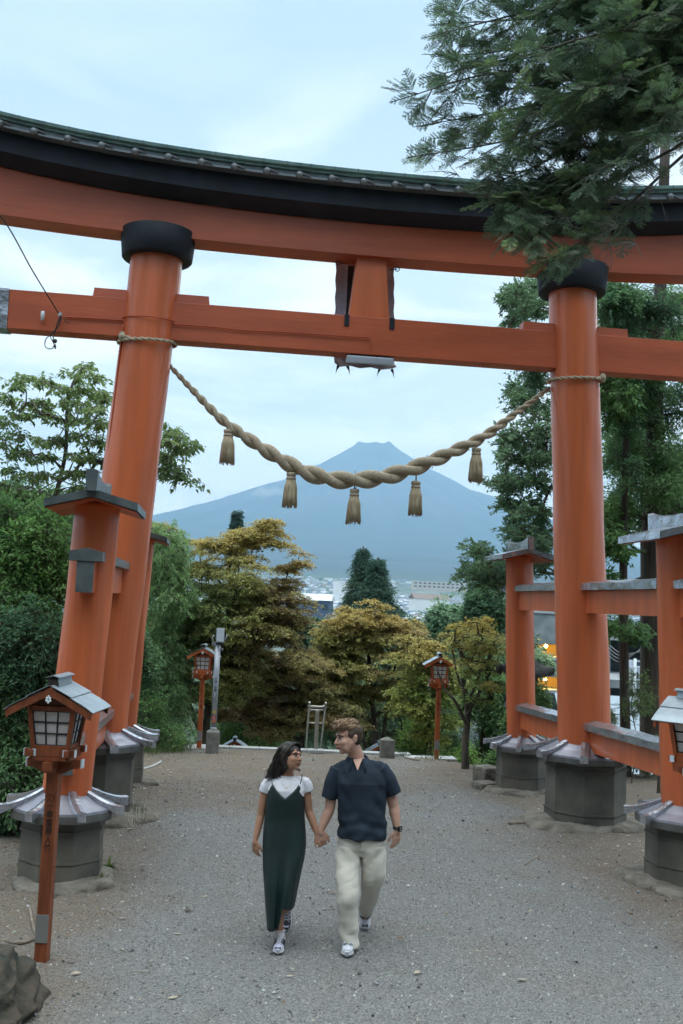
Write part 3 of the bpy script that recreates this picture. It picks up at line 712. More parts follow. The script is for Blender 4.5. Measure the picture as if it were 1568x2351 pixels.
for i, (dx) in enumerate((-.36, -.24, .20, .36)):
    m = MB(); b0 = Vector((c1.x+dx, .18, z0-.06)); m.tube(cat_curve([b0, b0+Vector((.02*(1 if i % 2 else -1), 0, -.05)), b0+Vector((.035*(1 if i % 2 else -1), 0, -.11))], 8), [.022, .02, .017, .012, .008, .006, .004, .003], 6)
    m.build('claw_ornament', mat('board_back', (.02, .024, .03)), q)
q = thing('strip_light', 'pale strip light tray mounted under the middle of the lower beam', 'light fixture', tuple(on_y(848, 815, -.05)))
m = MB(); p = on_y(849, 822, -.08); m.box((p.x, -.06, 5.905), (.62, .16, .10), 0, ch=.02, rot=Matrix.Rotation(R(14), 3, 'X')); m.build('fixture_body', mat('fixture_white', (.50, .56, .64), .4), q)
m = MB(); m.box((p.x, -.02, 5.958), (.60, .10, .016)); m.build('mounting_plate', WIRE, q)
for (x, y, dx) in ((777, 603, 1), (912, 618, -1)):
    p = on_y(x, y, .1); m = MB(); m.tube([p+Vector((.03*math.cos(a), 0, .03*math.sin(a))) for a in np.linspace(0, 6.2, 14)], .006, 5); m.tube([p, p+Vector((dx*.10, .05, .01))], .008, 5)
    o = m.build('iron_hook', WIRE); tag(o, 'small iron hook above the %s edge of the name board' % ('left' if dx > 0 else 'right'), 'hook', 'hooks of the name board')
# wires
def wire(pts, r, name, lab, mtl=WIRE, n=40, cat='cable', parent=None):
    m = MB(); m.tube(cat_curve(pts, n), r, 6); o = m.build(name, mtl, parent)
    if parent is None: tag(o, lab, cat)
    return o
fv = -.150
VW = mat('painted_cable', (.36, .06, .022), .6)
wire([at(-60, 440, 10.8), at(10, 508, 11.2), at(75, 622, 11.9), on_y(135, 720, fv-.02)], .008, 'overhead_wire', 'thin black wire running down to the left end of the lower beam')
wire([on_y(150, 728, fv-.01), on_y(210, 731, fv-.01), on_y(283, 736, fv-.01)], .010, 'painted_cable', 'red painted cable along the beam left of the left pillar', VW)
wire([on_y(395, 744, fv-.012), on_y(480, 750, fv-.012), on_y(560, 758, fv-.012), on_y(680, 764, fv-.012), on_y(790, 772, fv-.012), on_y(846, 775, fv-.012), on_y(851, 782, fv-.012), on_y(851, 803, fv-.012)], .008, 'painted_cable', 'red painted cable from the left pillar to the middle of the beam', VW, 80)
wire([Vector((-MU(6.1)+.35*math.cos(a), .35*math.sin(a), 6.22+.03*math.sin(a*1.0))) for a in np.linspace(-math.pi*1.02, -.02, 16)], .008, 'painted_cable', 'red painted cable wrapped round the front of the left pillar', VW)
wire([Vector((-MU(z)-.352*math.cos(.5), -.352*math.sin(.5), z)) for z in (6.1, 5.6, 5, 4.4, 3.9, 3.4)], .014, 'painted_conduit', 'thin red conduit down the left edge of the left main pillar', VW, 30, 'pipe')
p = on_y(98, 724, -.2); m = MB(); m.lathe(p, [(.01, -.06), (.024, -.055), (.024, -.01), (.028, 0), (.028, .02), (.024, .03), (.024, .05), (.01, .055)], 14); m.tube([p+Vector((0, .06, -.07)), p+Vector((0, 0, -.07)), p+Vector((0, 0, -.04))], .008, 6)
o = m.build('insulator', WHITEP); tag(o, 'small white ceramic insulator on the left end of the lower beam', 'insulator')
p = on_y(138, 722, -.2); t_ = thing('cable_joint', 'tangle of thin black wires dangling below the left end of the beam', 'cable', tuple(p))
m = MB(); m.box(p, (.04, .03, .05), 0, rot=Matrix.Rotation(.5, 3, 'Y')); m.build('clip', mat('clip_grey', (.4, .42, .44)), t_)
for k, pp in enumerate(([(138, 724), (125, 760), (106, 778), (104, 796), (118, 801), (128, 790)], [(140, 726), (128, 756), (122, 778), (126, 798)], [(142, 726), (134, 750), (116, 770), (124, 790), (122, 797)], [(146, 728), (150, 738), (158, 742)])):
    m = MB(); m.tube(cat_curve([on_y(a, b, -.22) for a, b in pp], 24), .0065, 5); m.build('loose_wire', WIRE, t_)
m = MB(); m.ball(on_y(126, 783, -.22), .03, 0, 8); m.box(on_y(127, 797, -.22), (.02, .02, .04)); m.build('wire_connector', WIRE, t_)
# ------------------------------------------------------------------ lanterns
LRED = mat('lantern_wood', (.36, .085, .022), .5, var=.3, vscale=3, stretch=(6, 6, .8), bump=.0015, bscale=30)
LDARK = mat('lantern_dark_wood', (.12, .035, .014), .6, var=.3, vscale=9)
LMET = mat('lantern_sheet_roof', (.36, .42, .46), .38, .55, color2=(.28, .33, .37), vscale=9)
PAPER = mat('lantern_paper', (.60, .56, .56), .7, var=.06, vscale=7)
LATT = mat('lantern_lattice', (.014, .014, .02), .5)
INK = mat('ink', (.012, .010, .010), .7)
CAPW = mat('lantern_end_cap', (.62, .68, .74), .5)
def letters(txt, size, name, mtl, parent, loc, rot, spacing=1.0, ext=.0006):
    cu_ = bpy.data.curves.new(name, 'FONT'); cu_.body = txt; cu_.size = size; cu_.align_x = 'CENTER'; cu_.align_y = 'TOP'; cu_.space_line = spacing; cu_.extrude = ext
    tmp = bpy.data.objects.new(name, cu_); COL.objects.link(tmp); bpy.context.view_layer.update()
    me = bpy.data.meshes.new_from_object(tmp.evaluated_get(bpy.context.evaluated_depsgraph_get())); bpy.data.objects.remove(tmp)
    me.materials.clear(); me.materials.append(mtl)
    o = bpy.data.objects.new(name, me); COL.objects.link(o); o.parent = parent; o.location = loc; o.rotation_euler = rot
    return o
def lantern_parts(t_, txt, arch=False, LRED=LRED):
    def B(name, mtl, fn, parent=t_): m = MB(); fn(m); return m.build(name, mtl, parent, False)
    post = B('post', LRED, lambda m: m.box((0, 0, .70), (.092, .092, 1.44), 0, ch=.004))
    B('end_shoe', mat('lantern_shoe', (.20, .20, .19), .6), lambda m: m.box((-.001, -.0495, .255), (.094, .008, .20)), post)
    if txt: letters('\n'.join(txt), .062, 'post_lettering', INK, post, (0, -.0475, 1.23), (R(90), 0, 0), .98)
    def bracket(m, rot):
        for sg in (-1, 1):
            pts = [(sg*.03, 1.375), (sg*.09, 1.385), (sg*.14, 1.415), (sg*.20, 1.425), (sg*.205, 1.485), (sg*.03, 1.485)]
            if sg < 0: pts = pts[::-1]
            m.loft([[rot @ Vector((x, y, z)) for x, z in pts] for y in (-.03, .03)], 0, False)
        m.box((0, 0, 1.43), (.07, .059, .115), rot=rot) if False else None
    Rz = Matrix.Rotation(R(90), 3, 'Z')
    b1 = B('bracket_arm', LRED, lambda m: (bracket(m, Matrix.Identity(3)), bracket(m, Rz)))
    B('arm_cap', CAPW, lambda m: m.box((-.209, 0, 1.455), (.012, .062, .062)), b1)
    B('arm_cap', CAPW, lambda m: m.box((.209, 0, 1.455), (.012, .062, .062)), b1)
    fr = B('base_frame', LRED, lambda m: (m.box((0, 0, 1.505), (.30, .30, .032)), [m.box((0, s_*.135, 1.548), (.375, .036, .05)) for s_ in (-1, 1)], [m.box((s_*.135, 0, 1.5465), (.036, .372, .046)) for s_ in (-1, 1)]))
    B('frame_cap', CAPW, lambda m: [m.box((sx*.115, -.1555, 1.548), (.030, .004, .052)) for sx in (-1, 1)] + [m.box((sx*.19, s_*.135, 1.548), (.006, .038, .052)) for sx in (-1, 1) for s_ in (-1, 1)], fr)
    z0, z1, a, b = 1.573, 1.885, .128, .165
    def corner(m):
        for sx in (-1, 1):
            for sy in (-1, 1):
                m.loft([[Vector((sx*a+i*.015, sy*a+j*.015, z0)) for i, j in ((-1, -1), (1, -1), (1, 1), (-1, 1))], [Vector((sx*b+i*.017, sy*b+j*.017, z1)) for i, j in ((-1, -1), (1, -1), (1, 1), (-1, 1))]], 0, False)
        for rz in range(4):
            rr = Matrix.Rotation(rz*math.pi/2, 3, 'Z')
            m.box(rr @ Vector((0, -b+.003, z1-.012)), (2*b, .026, .036), rot=rr); m.box(rr @ Vector((0, -a+.001, z0+.012)), (2*a, .024, .026), rot=rr)
    bx = B('lantern_box', LRED, corner)
    for rz in range(4):
        rr = Matrix.Rotation(rz*math.pi/2, 3, 'Z'); zt, zb = z1-.032, z0+.026
        wt, wb = b-.020, a-.012
        pa = B('paper_pane', PAPER, lambda m: m.add([rr @ Vector(p) for p in ((-wb, -a+.012, zb), (wb, -a+.012, zb), (wt, -b+.014, zt), (-wt, -b+.014, zt))], ((0, 1, 2, 3),)), bx)
        def lat(m):
            for f in (-1, -.33, .33, 1):
                m.tube([rr @ Vector((wb*f, -a+.006, zb)), rr @ Vector((wt*f, -b+.008, zt))], .0062, 4, smooth=False)
            for g in (.0, .345, .67, 1.0):
                z = lerp(zb, zt, g); w = lerp(wb, wt, g); y = -lerp(a-.006, b-.008, g); m.tube([rr @ Vector((-w, y, z)), rr @ Vector((w, y, z))], .0062, 4, smooth=False)
        B('lattice', LATT, lat, bx)
    # gabled roof
    W_, L_, e0, e1 = .325, .245, 1.865, 2.035
    def bend(f): return e0+(e1-e0)*(f**.92)          # f 0 eave .. 1 ridge
    def gable(m):
        for y in (-.155, .155):
            m.loft([[(-b, yy, z1-.01), (b, yy, z1-.01), (b*.82, yy, z1+.045), (0, yy, e1-.055), (-b*.82, yy, z1+.045)] for yy in (y-.008, y+.008)], 0, False)
    B('gable_board', LDARK, gable)
    def barge(m):
        for y in (-L_+.012, L_-.012):
            for sg in (-1, 1):
                top = [(sg*W_*(1-f)*.985, bend(f)-.004) for f in np.linspace(0, 1, 8)]; bot = [(sg*W_*(1-f)*.965, bend(f)-(.060 if f < .9 else .07)) for f in np.linspace(0, 1, 8)][::-1]
                pts = top+bot
                if sg > 0: pts = pts[::-1]
                m.loft([[(x, yy, z) for x, z in pts] for yy in (y-.012, y+.012)], 0, False)
    rf_ = B('roof', LRED, lambda m: (barge(m), [m.loft([[(sg*W_*(1-f), y, bend(f)-.003), (sg*W_*(1-f), y, bend(f)-.018)] for f in np.linspace(0, 1, 6)] if False else [[(sg*W_*.98*(1-f), -L_+.02, bend(f)-.016), (sg*W_*.98*(1-f), L_-.02, bend(f)-.016), (sg*W_*.98*(1-f), L_-.02, bend(f)-.003), (sg*W_*.98*(1-f), -L_+.02, bend(f)-.003)] for f in np.linspace(0, .99, 6)], 0, False) for sg in (-1, 1) for y in (0,)]))
    def plates(m):
        for sg in (-1, 1):
            for (f0, f1, dz) in ((-.03, .52, .004), (.48, .97, .013)):
                m.loft([[(sg*W_*(1-f), -L_-.01, bend(max(f, 0))+dz-(.01 if f < 0 else 0)), (sg*W_*(1-f), L_+.01, bend(max(f, 0))+dz-(.01 if f < 0 else 0)), (sg*W_*(1-f), L_+.01, bend(max(f, 0))+dz+.006-(.01 if f < 0 else 0)), (sg*W_*(1-f), -L_-.01, bend(max(f, 0))+dz+.006-(.01 if f < 0 else 0))] for f in np.linspace(f0, f1, 4)], 0, False)
    B('roof_sheet', LMET, plates, rf_)
    def ridge(m):
        m.loft([[(-.042, y, e1-.02), (.042, y, e1-.02), (.030, y, e1+.062), (-.030, y, e1+.062)] for y in (-.17, .17)], 1, False)
        m.loft([[(-.043, y, e1+.0), (-.044, y, e1+.004), (-.033, y, e1+.06), (-.031, y, e1+.06)] for y in (-.165, .165)], 0, False)
        m.loft([[(.044, y, e1+.004), (.043, y, e1+.0), (.031, y, e1+.06), (.033, y, e1+.06)] for y in (-.165, .165)], 0, False)
        m.loft([[(-.052, y, e1+.064), (0, y, e1+.078), (.052, y, e1+.064), (.052, y, e1+.070), (0, y, e1+.085), (-.052, y, e1+.070)] for y in (-.19, .19)], 0, False)
    m = MB(); ridge(m); m.build('roof_ridge', [LMET, mat('ridge_end_dark', (.035, .022, .018), .7)], rf_, False)
    def orn(m):
        for (x, z, r_) in ((-.010, 1.958, .011), (.010, 1.958, .011), (0, 1.972, .008), (-.012, 1.940, .012), (.012, 1.940, .012), (0, 1.928, .011)):
            m.ball((x, -L_-.012, z), r_, 0, 8, (1, .35, 1))
    B('gable_ornament', CAPW, orn, rf_)
    if not arch:
        pass
    return t_
LREDN = mat('near_lantern_wood', (.20, .052, .016), .6, var=.35, vscale=3, stretch=(6, 6, .8), bump=.0015, bscale=30)  # darker tone of the lantern wood, used on the near lantern
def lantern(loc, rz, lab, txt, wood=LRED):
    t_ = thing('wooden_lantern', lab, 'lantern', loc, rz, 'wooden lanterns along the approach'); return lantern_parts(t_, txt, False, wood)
pL = on_z(96, 2203, 0)
lantern((pL.x, pL.y, gzf(pL.x, pL.y)-.02), R(-9), 'large wooden lantern on a vermilion post in front of the left gate pillars', '刀一奉富景人竹', LREDN)
p1 = at(457, 1712, 21.55); p1.z = gzf(p1.x, p1.y)
lantern((-1.99, 8.05, gzf(-1.99, 8.05)+.03), R(-6), 'small vermilion lantern standing beside the grey steel pole', 'キワイ一京工業')
lantern((2.80, 7.35, gzf(2.8, 7.35)+.03), R(-7), 'small vermilion lantern standing beside the stone marker on the right', '人上酒白田口父')
for (x, y, D_, lab) in ((540, 1691, 25.0, 'lantern on the stairs, only its roof showing above the kerb, near the grey pole'), (872, 1701, 24.6, 'lantern on the stairs, only its roof showing above the kerb, behind the man')):
    q_ = at(x, y, D_); lantern((q_.x, q_.y, q_.z-2.12), R(-4), lab, '')
q_ = at(1495, 1664, 8.3); lantern((q_.x+.41, q_.y+.0, 0.0), R(40), 'lantern cut off by the picture edge in front of the front right support post', '')

# ------------------------------------------------------------------ pole with floodlight
CONC = mat('concrete', (.20, .195, .18), .9, color2=(.12, .115, .105), vscale=9, bump=.004, bscale=60)
GALV = mat('galvanised_steel', (.30, .33, .37), .45, .5, var=.1, vscale=4)
pb_ = (-1.72, 7.55); zb = gzf(*pb_)
t_ = thing('floodlight_pole', 'grey steel pole with floodlights and stickers on a concrete block', 'pole', (*pb_, zb), R(-4))
quick(lambda m: (m.box((0, 0, .19), (.25, .25, .44), ch=.006), m.loft([[(-.125, -.125, .41), (.125, -.125, .41), (.125, .125, .41), (-.125, .125, .41)], [(-.06, -.06, .465), (.06, -.06, .465), (.06, .06, .465), (-.06, .06, .465)]], 0, False)), 'concrete_block', CONC, t_, False)
pole = quick(lambda m: m.tube([(0, 0, .44), (0, 0, 1.2), (0, 0, 2.12)], .056, 20), 'pole', GALV, t_, False)
quick(lambda m: m.tube([(0, 0, .45), (0, 0, .50)], .064, 20), 'collar', GALV, pole, False)
quick(lambda m: (m.tube([(-.03, 0, 2.10), (-.10, -.02, 2.13), (-.12, -.03, 2.25), (-.08, -.05, 2.33)], .013, 8), m.tube([(.12, -.05, 2.22), (.15, -.05, 2.24), (.18, -.05, 2.36)], .011, 8), m.box((-.06, .0, 2.16), (.12, .07, .07)), m.box((.09, .0, 2.05), (.05, .05, .05))), 'lamp_bracket', GALV, t_, False)
fl = quick(lambda m: m.box((.045, -.06, 2.33), (.165, .09, .285), ch=.01), 'floodlight_housing', GALV, t_, False)
quick(lambda m: m.box((.045, -.108, 2.335), (.142, .006, .255), ch=.0), 'lens', mat('ribbed_lens', (.50, .58, .66), .3, var=.1, vscale=60), fl, False)
quick(lambda m: m.box((.045, -.05, 2.165), (.15, .08, .03)), 'gear_box', mat('board_back', (.02, .024, .03)), fl, False)
def sticker(z, h, w, c, name, txt=None, tc_=(0, 0, 0)):
    def f(m):
        n = 6; a0 = -math.pi/2; rr = .0572
        for i in range(n):
            A, B_ = a0+(i/n-.5)*w/rr, a0+((i+1)/n-.5)*w/rr
            m.add([(rr*math.cos(A), rr*math.sin(A), z), (rr*math.cos(B_), rr*math.sin(B_), z), (rr*math.cos(B_), rr*math.sin(B_), z+h), (rr*math.cos(A), rr*math.sin(A), z+h)], ((0, 1, 2, 3),))
    o = quick(f, name, mat('sticker_%s' % c, {'black': (.02, .02, .03), 'white': (.5, .55, .6), 'yellow': (.55, .42, .06), 'red': (.45, .06, .08)}[c], .5), pole, False)
    if txt: letters(txt, h*.95, 'sticker_lettering', mat('sticker_%s' % tc_, {'black': (.02, .02, .03), 'yellow': (.55, .42, .06), 'white': (.5, .55, .6), 'red': (.45, .06, .08)}[tc_]), o, (0, -.059, z+h*.98), (R(90), 0, 0))
sticker(1.44, .05, .05, 'black', 'sticker', '@', 'white'); sticker(1.385, .045, .045, 'black', 'sticker', 'S', 'white')
sticker(1.27, .045, .05, 'black', 'sticker', '目', 'white'); sticker(1.215, .045, .05, 'black', 'sticker', 'V', 'white'); sticker(1.10, .085, .055, 'white', 'sticker', 'Q', 'black')
sticker(.78, .055, .06, 'yellow', 'sticker'); sticker(.655, .08, .075, 'red', 'sticker', '||', 'white'); sticker(.595, .055, .075, 'red', 'sticker', 'SEIS', 'yellow')
# stone marker
sm = (1.78, 7.35); m = MB(); zz = gzf(*sm)
m.loft([[(sm[0]-.145, sm[1]-.09, zz-.1), (sm[0]+.145, sm[1]-.09, zz-.1), (sm[0]+.145, sm[1]+.09, zz-.1), (sm[0]-.145, sm[1]+.09, zz-.1)], [(sm[0]-.14, sm[1]-.085, zz+.36), (sm[0]+.14, sm[1]-.085, zz+.35), (sm[0]+.14, sm[1]+.085, zz+.35), (sm[0]-.14, sm[1]+.085, zz+.36)],
        [(sm[0]-.02, sm[1]-.02, zz+.415), (sm[0]+.03, sm[1]-.02, zz+.41), (sm[0]+.03, sm[1]+.02, zz+.41), (sm[0]-.02, sm[1]+.02, zz+.415)]], 0, False)
o = m.build('stone_marker', CONC); tag(o, 'low square stone marker with blunt pyramid top beside the right far lantern', 'marker')
# kerb at the head of the stairs, stairs, handrail
KERB = mat('kerb_stone', (.33, .34, .34), .85, var=.2, vscale=6, bump=.003, bscale=50)
m = MB(); xs = np.linspace(-2.6, 2.35, 9)
for a_, b_ in zip(xs[:-1], xs[1:]):
    ea, eb = 8.25-.17*a_, 8.25-.17*b_; za, zb2 = gzf(a_, ea-.3)+.035, gzf(b_, eb-.3)+.035
    g = .006
    m.loft([[(a_+g, ea-.16, za-.3), (a_+g, ea+.10, za-.3), (a_+g, ea+.10, za), (a_+g, ea-.16, za)], [(b_-g, eb-.16, zb2-.3), (b_-g, eb+.10, zb2-.3), (b_-g, eb+.10, zb2), (b_-g, eb-.16, zb2)]], 0, False)
o = m.build('kerb', KERB); tag(o, kind='structure')
m = MB()
for k in range(26):
    y0 = 8.36+k*.34; z0 = gzf(0, 8.0)-.05-.17*(k+1)
    m.box((.0, y0+.17, z0-.4), (3.6, .345, .8))
o = m.build('stairs', KERB); tag(o, kind='structure'); o.rotation_euler = (0, 0, 0)
for (x, y, s_, lab) in ((-2.15, 8.2, 1, 'pale concrete slab at the foot of the left far lantern'), (2.72, 7.55, 1.3, 'pale concrete slab at the foot of the right far lantern')):
    m = MB(); m.box((x, y, gzf(x, y)+.0), (.8*s_, .4, .09), ch=.008); o = m.build('concrete_slab', KERB); tag(o, lab, 'slab')
STEEL = mat('brushed_steel', (.36, .35, .32), .35, .7, var=.1)
hx, hy = at(719.5, 1727, 20.9).x, 7.95; hz = gzf(hx, 7.7)
t_ = thing('handrail', 'polished steel handrail frame at the head of the stairs behind the couple', 'handrail', (hx, hy, hz))
quick(lambda m: m.box((hx, hy, hz+.03), (.34, .26, .07), ch=.01), 'base_block', KERB, t_)
quick(lambda m: m.box((hx, hy, hz+.45), (.075, .06, .80), ch=.006), 'centre_post', STEEL, t_)
for s_ in (-1, 1):
    x = hx+s_*.17; quick(lambda m: m.tube([(x+.02, hy+.22, hz+1.0), (x+.02, hy+.25, hz+.93), (x+.03, hy+.40, hz+.82), (x+.11, hy+1.4, hz+.28), (x+.21, hy+2.6, hz-.36), (x+.55, hy+6.6, hz-2.5)], .021, 10), 'side_rail', STEEL, t_)
quick(lambda m: m.tube([(hx-.17, hy+.26, hz+.93), (hx-.14, hy+.26, hz+.90), (hx+.14, hy+.26, hz+.90), (hx+.17, hy+.26, hz+.93)], .026, 10), 'top_bar', STEEL, t_)
quick(lambda m: m.tube([(hx-.17, hy+.40, hz+.82), (hx+.17, hy+.40, hz+.82)], .014, 8), 'cross_bar', STEEL, t_)
quick(lambda m: m.tube([(hx-.09, hy+1.05, hz+.47), (hx+.25, hy+1.05, hz+.47)], .014, 8), 'cross_bar', STEEL, t_)
# pipes, sticks, roots and litter on the ground
PALE = mat('pale_pipe', (.42, .42, .40), .5)
WOODL = mat('dead_wood', (.24, .20, .155), .9, color2=(.13, .105, .08), vscale=14, bump=.004, bscale=40, stretch=(1, 1, 1))
def gpt(x, y, dz=.02, z=None):
    q_ = on_z(x, y, 0)
    for _ in range(12): q_ = on_z(x, y, gzf(q_.x, q_.y))
    return q_+Vector((0, 0, dz))
wire([gpt(306, 1778), gpt(330, 1768), gpt(352, 1761), gpt(370, 1751)], .022, 'pale_pipe', 'bent white pipe lying on the gravel beside the left plinth', PALE, 20, 'pipe')
wire([gpt(412, 1716), gpt(428, 1704, .06), gpt(445, 1700, .08), gpt(460, 1704, .05)], .028, 'pale_pipe', 'grey pipe curving round the foot of the left far lantern', PALE, 20, 'pipe')
wire([gpt(438, 1722), gpt(444, 1712, .05), gpt(452, 1706, .07), gpt(458, 1705, .05)], .026, 'pale_pipe', 'short grey pipe in front of the left far lantern', PALE, 20, 'pipe')
for k, (pp, r_, lab) in enumerate((([(1438, 1758), (1460, 1752), (1490, 1755), (1530, 1762)], .025, 'long bare root behind the right gate plinths'), ([(1438, 1738), (1448, 1748), (1470, 1746), (1478, 1752)], .03, 'pale forked root behind the right main plinth'), ([(1440, 1766), (1470, 1768), (1498, 1772)], .016, 'thin root nearest the right main plinth'),
        ([(1445, 1745), (1470, 1738), (1490, 1722)], .035, 'thick root rising to the tall trunk'), ([(1168, 1894), (1195, 1892), (1222, 1888)], .022, 'thin grey root in front of the right main plinth rock'), ([(1205, 1987), (1222, 1975), (1238, 1966)], .009, 'dark forked twig on the gravel before the right plinth'), ([(1222, 1975), (1250, 1966)], .006, 'tiny side twig on the gravel before the right plinth'),
        ([(975, 1729), (1000, 1733), (1018, 1742), (1030, 1750)], .03, 'root snaking from the right far lantern'), ([(930, 1741), (950, 1745), (962, 1747)], .02, 'root below the stone marker'), ([(0, 2160), (40, 2168), (75, 2160), (82, 2150), (74, 2120), (68, 2085)], .014, 'pale looping root left of the near lantern'))):
    wire([gpt(a, b, r_*.6) for a, b in pp], r_, 'root', lab, WOODL, 24, 'root')
# litter: small stones and leaves one could not count
def litter():
    r = np.random.default_rng(12); q = 80000
    y = -9.6+r.uniform(0, 1, q)**1.25*13; x = np.where(r.random(q) < .8, r.normal(-.6, 2.4, q), r.uniform(-6, 5.5, q)); x = np.clip(x, -7, 6)
    s = r.uniform(.004, .0105, q)*np.where(r.random(q) < .03, 1.9, 1); z = gz(x, y); P3 = np.stack([x, y, 0*x], -1)
    z = z + .010*vnoise(P3, 3.2, 1) + .006*vnoise(P3, 11, 2) + .005*vnoise(P3, 38, 3)
    a = r.uniform(0, 6.283, q); V = []
    for k in range(4):
        b = a+k*math.pi/2+r.uniform(-.4, .4, q); w = s*r.uniform(.7, 1.3, q); V.append(np.stack([x+w*np.cos(b), y+w*np.sin(b), z-.002+0*s], -1))
    V.append(np.stack([x+s*r.uniform(-.3, .3, q), y+s*r.uniform(-.3, .3, q), z+s*r.uniform(.5, 1.1, q)], -1)); V = np.stack(V, 1).reshape(-1, 3)
    o_ = np.arange(q)[:, None]*5; F = np.stack([np.concatenate([o_+k, o_+(k+1) % 4, o_+4], 1) for k in range(4)], 1).reshape(-1, 3)
    tone = r.choice([.11, .16, .21, .27, .36, .50], q, p=[.2, .24, .24, .18, .10, .04])[:, None]*np.array([1, 1.0, .98])*(1+r.normal(0, .05, (q, 3)))
    o = link_mesh('gravel_stones', np_mesh('gravel_stones', V, F, [mat('gravel_stone', (1, 1, 1), .9, attr=True, spec=.3)], False, np.repeat(tone, 5, 0))); tag(o, 'small loose gravel stones covering the path', 'gravel', kind='stuff')
    m = MB(); rs = random.Random(3)
    for k in range(2600):
        x, y = rs.uniform(-5.5, 5), rs.uniform(-8.6, 7.6); s_ = rs.uniform(.006, .020)*(1.6 if rs.random() < .04 else 1); z = gzf(x, y)
        rr = Matrix.Rotation(rs.uniform(0, 6), 3, Vector((rs.uniform(-1, 1), rs.uniform(-1, 1), 1)).normalized())
        vs = [rr @ Vector(v) for v in ((s_, 0, 0), (-s_*rs.uniform(.6, 1.1), 0, 0), (0, s_*rs.uniform(.6, 1), 0), (0, -s_, 0), (0, 0, s_*.6), (0, 0, -s_*.6))]
        m.add([v+Vector((x, y, z+s_*.3)) for v in vs], ((0, 2, 4), (2, 1, 4), (1, 3, 4), (3, 0, 4), (2, 0, 5), (1, 2, 5), (3, 1, 5), (0, 3, 5)), rs.choice((0, 0, 1, 1, 2)))
    o = m.build('pebbles', [mat('pebble_grey', (.26, .27, .28)), mat('pebble_dark', (.11, .11, .11)), mat('pebble_pale', (.50, .50, .50))]); tag(o, 'loose grey stones scattered over the gravel', 'pebbles', kind='stuff')
    m = MB()
    for k in range(900):
        side = rs.random() < .75
        x = (rs.choice((-1, 1))*rs.uniform(1.9, 5)) if side else rs.uniform(-3, 3); y = rs.uniform(-8.6, 7.8); z = gzf(x, y)+.012; a = rs.uniform(0, 6.3); l = rs.uniform(.015, .045); w = l*rs.uniform(.25, .5)
        ca, sa = math.cos(a), math.sin(a)
        pts = [(x-ca*l, y-sa*l, z), (x-sa*w, y+ca*w, z+rs.uniform(0, .012)), (x+ca*l, y+sa*l, z+rs.uniform(0, .01)), (x+sa*w, y-ca*w, z)]
        m.add(pts, ((0, 1, 2, 3),), rs.choice((0, 1, 2, 2)))
    for k in range(260):
        x = rs.choice((-1, 1))*rs.uniform(1.5, 5.5); y = rs.uniform(-8.4, 7.5); z = gzf(x, y)+.01; a = rs.uniform(0, 6.3); l = rs.uniform(.04, .14)
        m.tube([(x, y, z), (x+math.cos(a)*l*.5, y+math.sin(a)*l*.5, z+.01), (x+math.cos(a+.3)*l, y+math.sin(a+.3)*l, z)], .003, 4, 2)
    o = m.build('fallen_leaves', [mat('leaf_dead_brown', (.16, .10, .055)), mat('leaf_dead_dark', (.06, .045, .035)), mat('leaf_dead_pale', (.34, .29, .22))]); tag(o, 'dry leaves and twigs fallen along the edges of the gravel', 'leaves', kind='stuff')
litter()
# mossy bark rock at the lower left corner
def corner_rock():
    c = on_z(-112, 2338, 0); n1, n2 = 90, 60; V = []
    for i in range(n2+1):
        f = i/n2
        for k in range(n1):
            a = 2*math.pi*k/n1; r_ = math.sqrt(max(0, 1-f**2.2))*1.0
            V.append((math.cos(a)*r_, math.sin(a)*r_, f))
    V = np.array(V); P = V*np.array([.50, .85, .42])
    d = vnoise(P, 3.0, 2, 3)*.10 + .10*np.abs(vnoise(P*np.array([1.4, .4, 1.2]), 7.5, 3, 3)) - .07*np.abs(vnoise(P*np.array([1, .5, 1]), 15, 4, 2))
    nrm = V/np.maximum(1e-6, np.linalg.norm(V, axis=1))[:, None]; P = P+nrm*d[:, None]*1.2
    P += np.array([c.x, c.y, -.08])
    i = np.arange(n2)[:, None]*n1; j = np.arange(n1)[None, :]; j2 = (j+1) % n1
    Fq = np.stack([i+j, i+j2, i+n1+j2, i+n1+j], -1).reshape(-1, 4)
    mt = mat('mossy_rock', (.085, .062, .045), .95, color2=(.016, .022, .015), vscale=4.5, bump=.04, bscale=10, detail=8)
    o = link_mesh('mossy_boulder', np_mesh('mossy_boulder', P, Fq, [mt], True)); tag(o, 'rough mossy brown boulder in the lower left corner', 'boulder')
corner_rock()
# stone lantern behind the right support post
t0 = at(1203, 1600, 18.3); gx_, gy_ = t0.x, t0.y; gz_ = gzf(gx_, gy_)
t_ = thing('stone_lantern', 'dark old stone lantern with wide curled roof behind the rear right post', 'stone lantern', (gx_, gy_, gz_))
DST = mat('dark_stone', (.045, .045, .048), .95, color2=(.10, .10, .095), vscale=9, bump=.02, bscale=18)
zr = at(1203, 1548, 18.3).z
def hexr(r_, z, up=0.0, n=6): 
    out_ = []
    for k in range(n*4):
        a = 2*math.pi*k/(n*4)+.35; kk = (k % 4)/4; e = 1-.13*math.sin(math.pi*kk); lift = up*(1-math.sin(math.pi*kk)**.5)
        out_.append((gx_+r_*e*math.cos(a), gy_+r_*e*math.sin(a), z+lift))
    return out_
quick(lambda m: m.loft([hexr(.50, zr-.02, .07), hexr(.58, zr, .09), hexr(.57, zr+.06, .10), hexr(.42, zr+.15), hexr(.24, zr+.25), hexr(.12, zr+.31), hexr(.05, zr+.33)], 0, True), 'roof', DST, t_)
quick(lambda m: (m.lathe((gx_, gy_, 0), [(.08, zr+.31), (.10, zr+.36), (.12, zr+.41), (.09, zr+.47), (.02, zr+.53)], 16)), 'finial', DST, t_)
quick(lambda m: m.loft([hexr(.24, zr-.40), hexr(.26, zr-.02)], 0, False), 'fire_box', DST, t_)
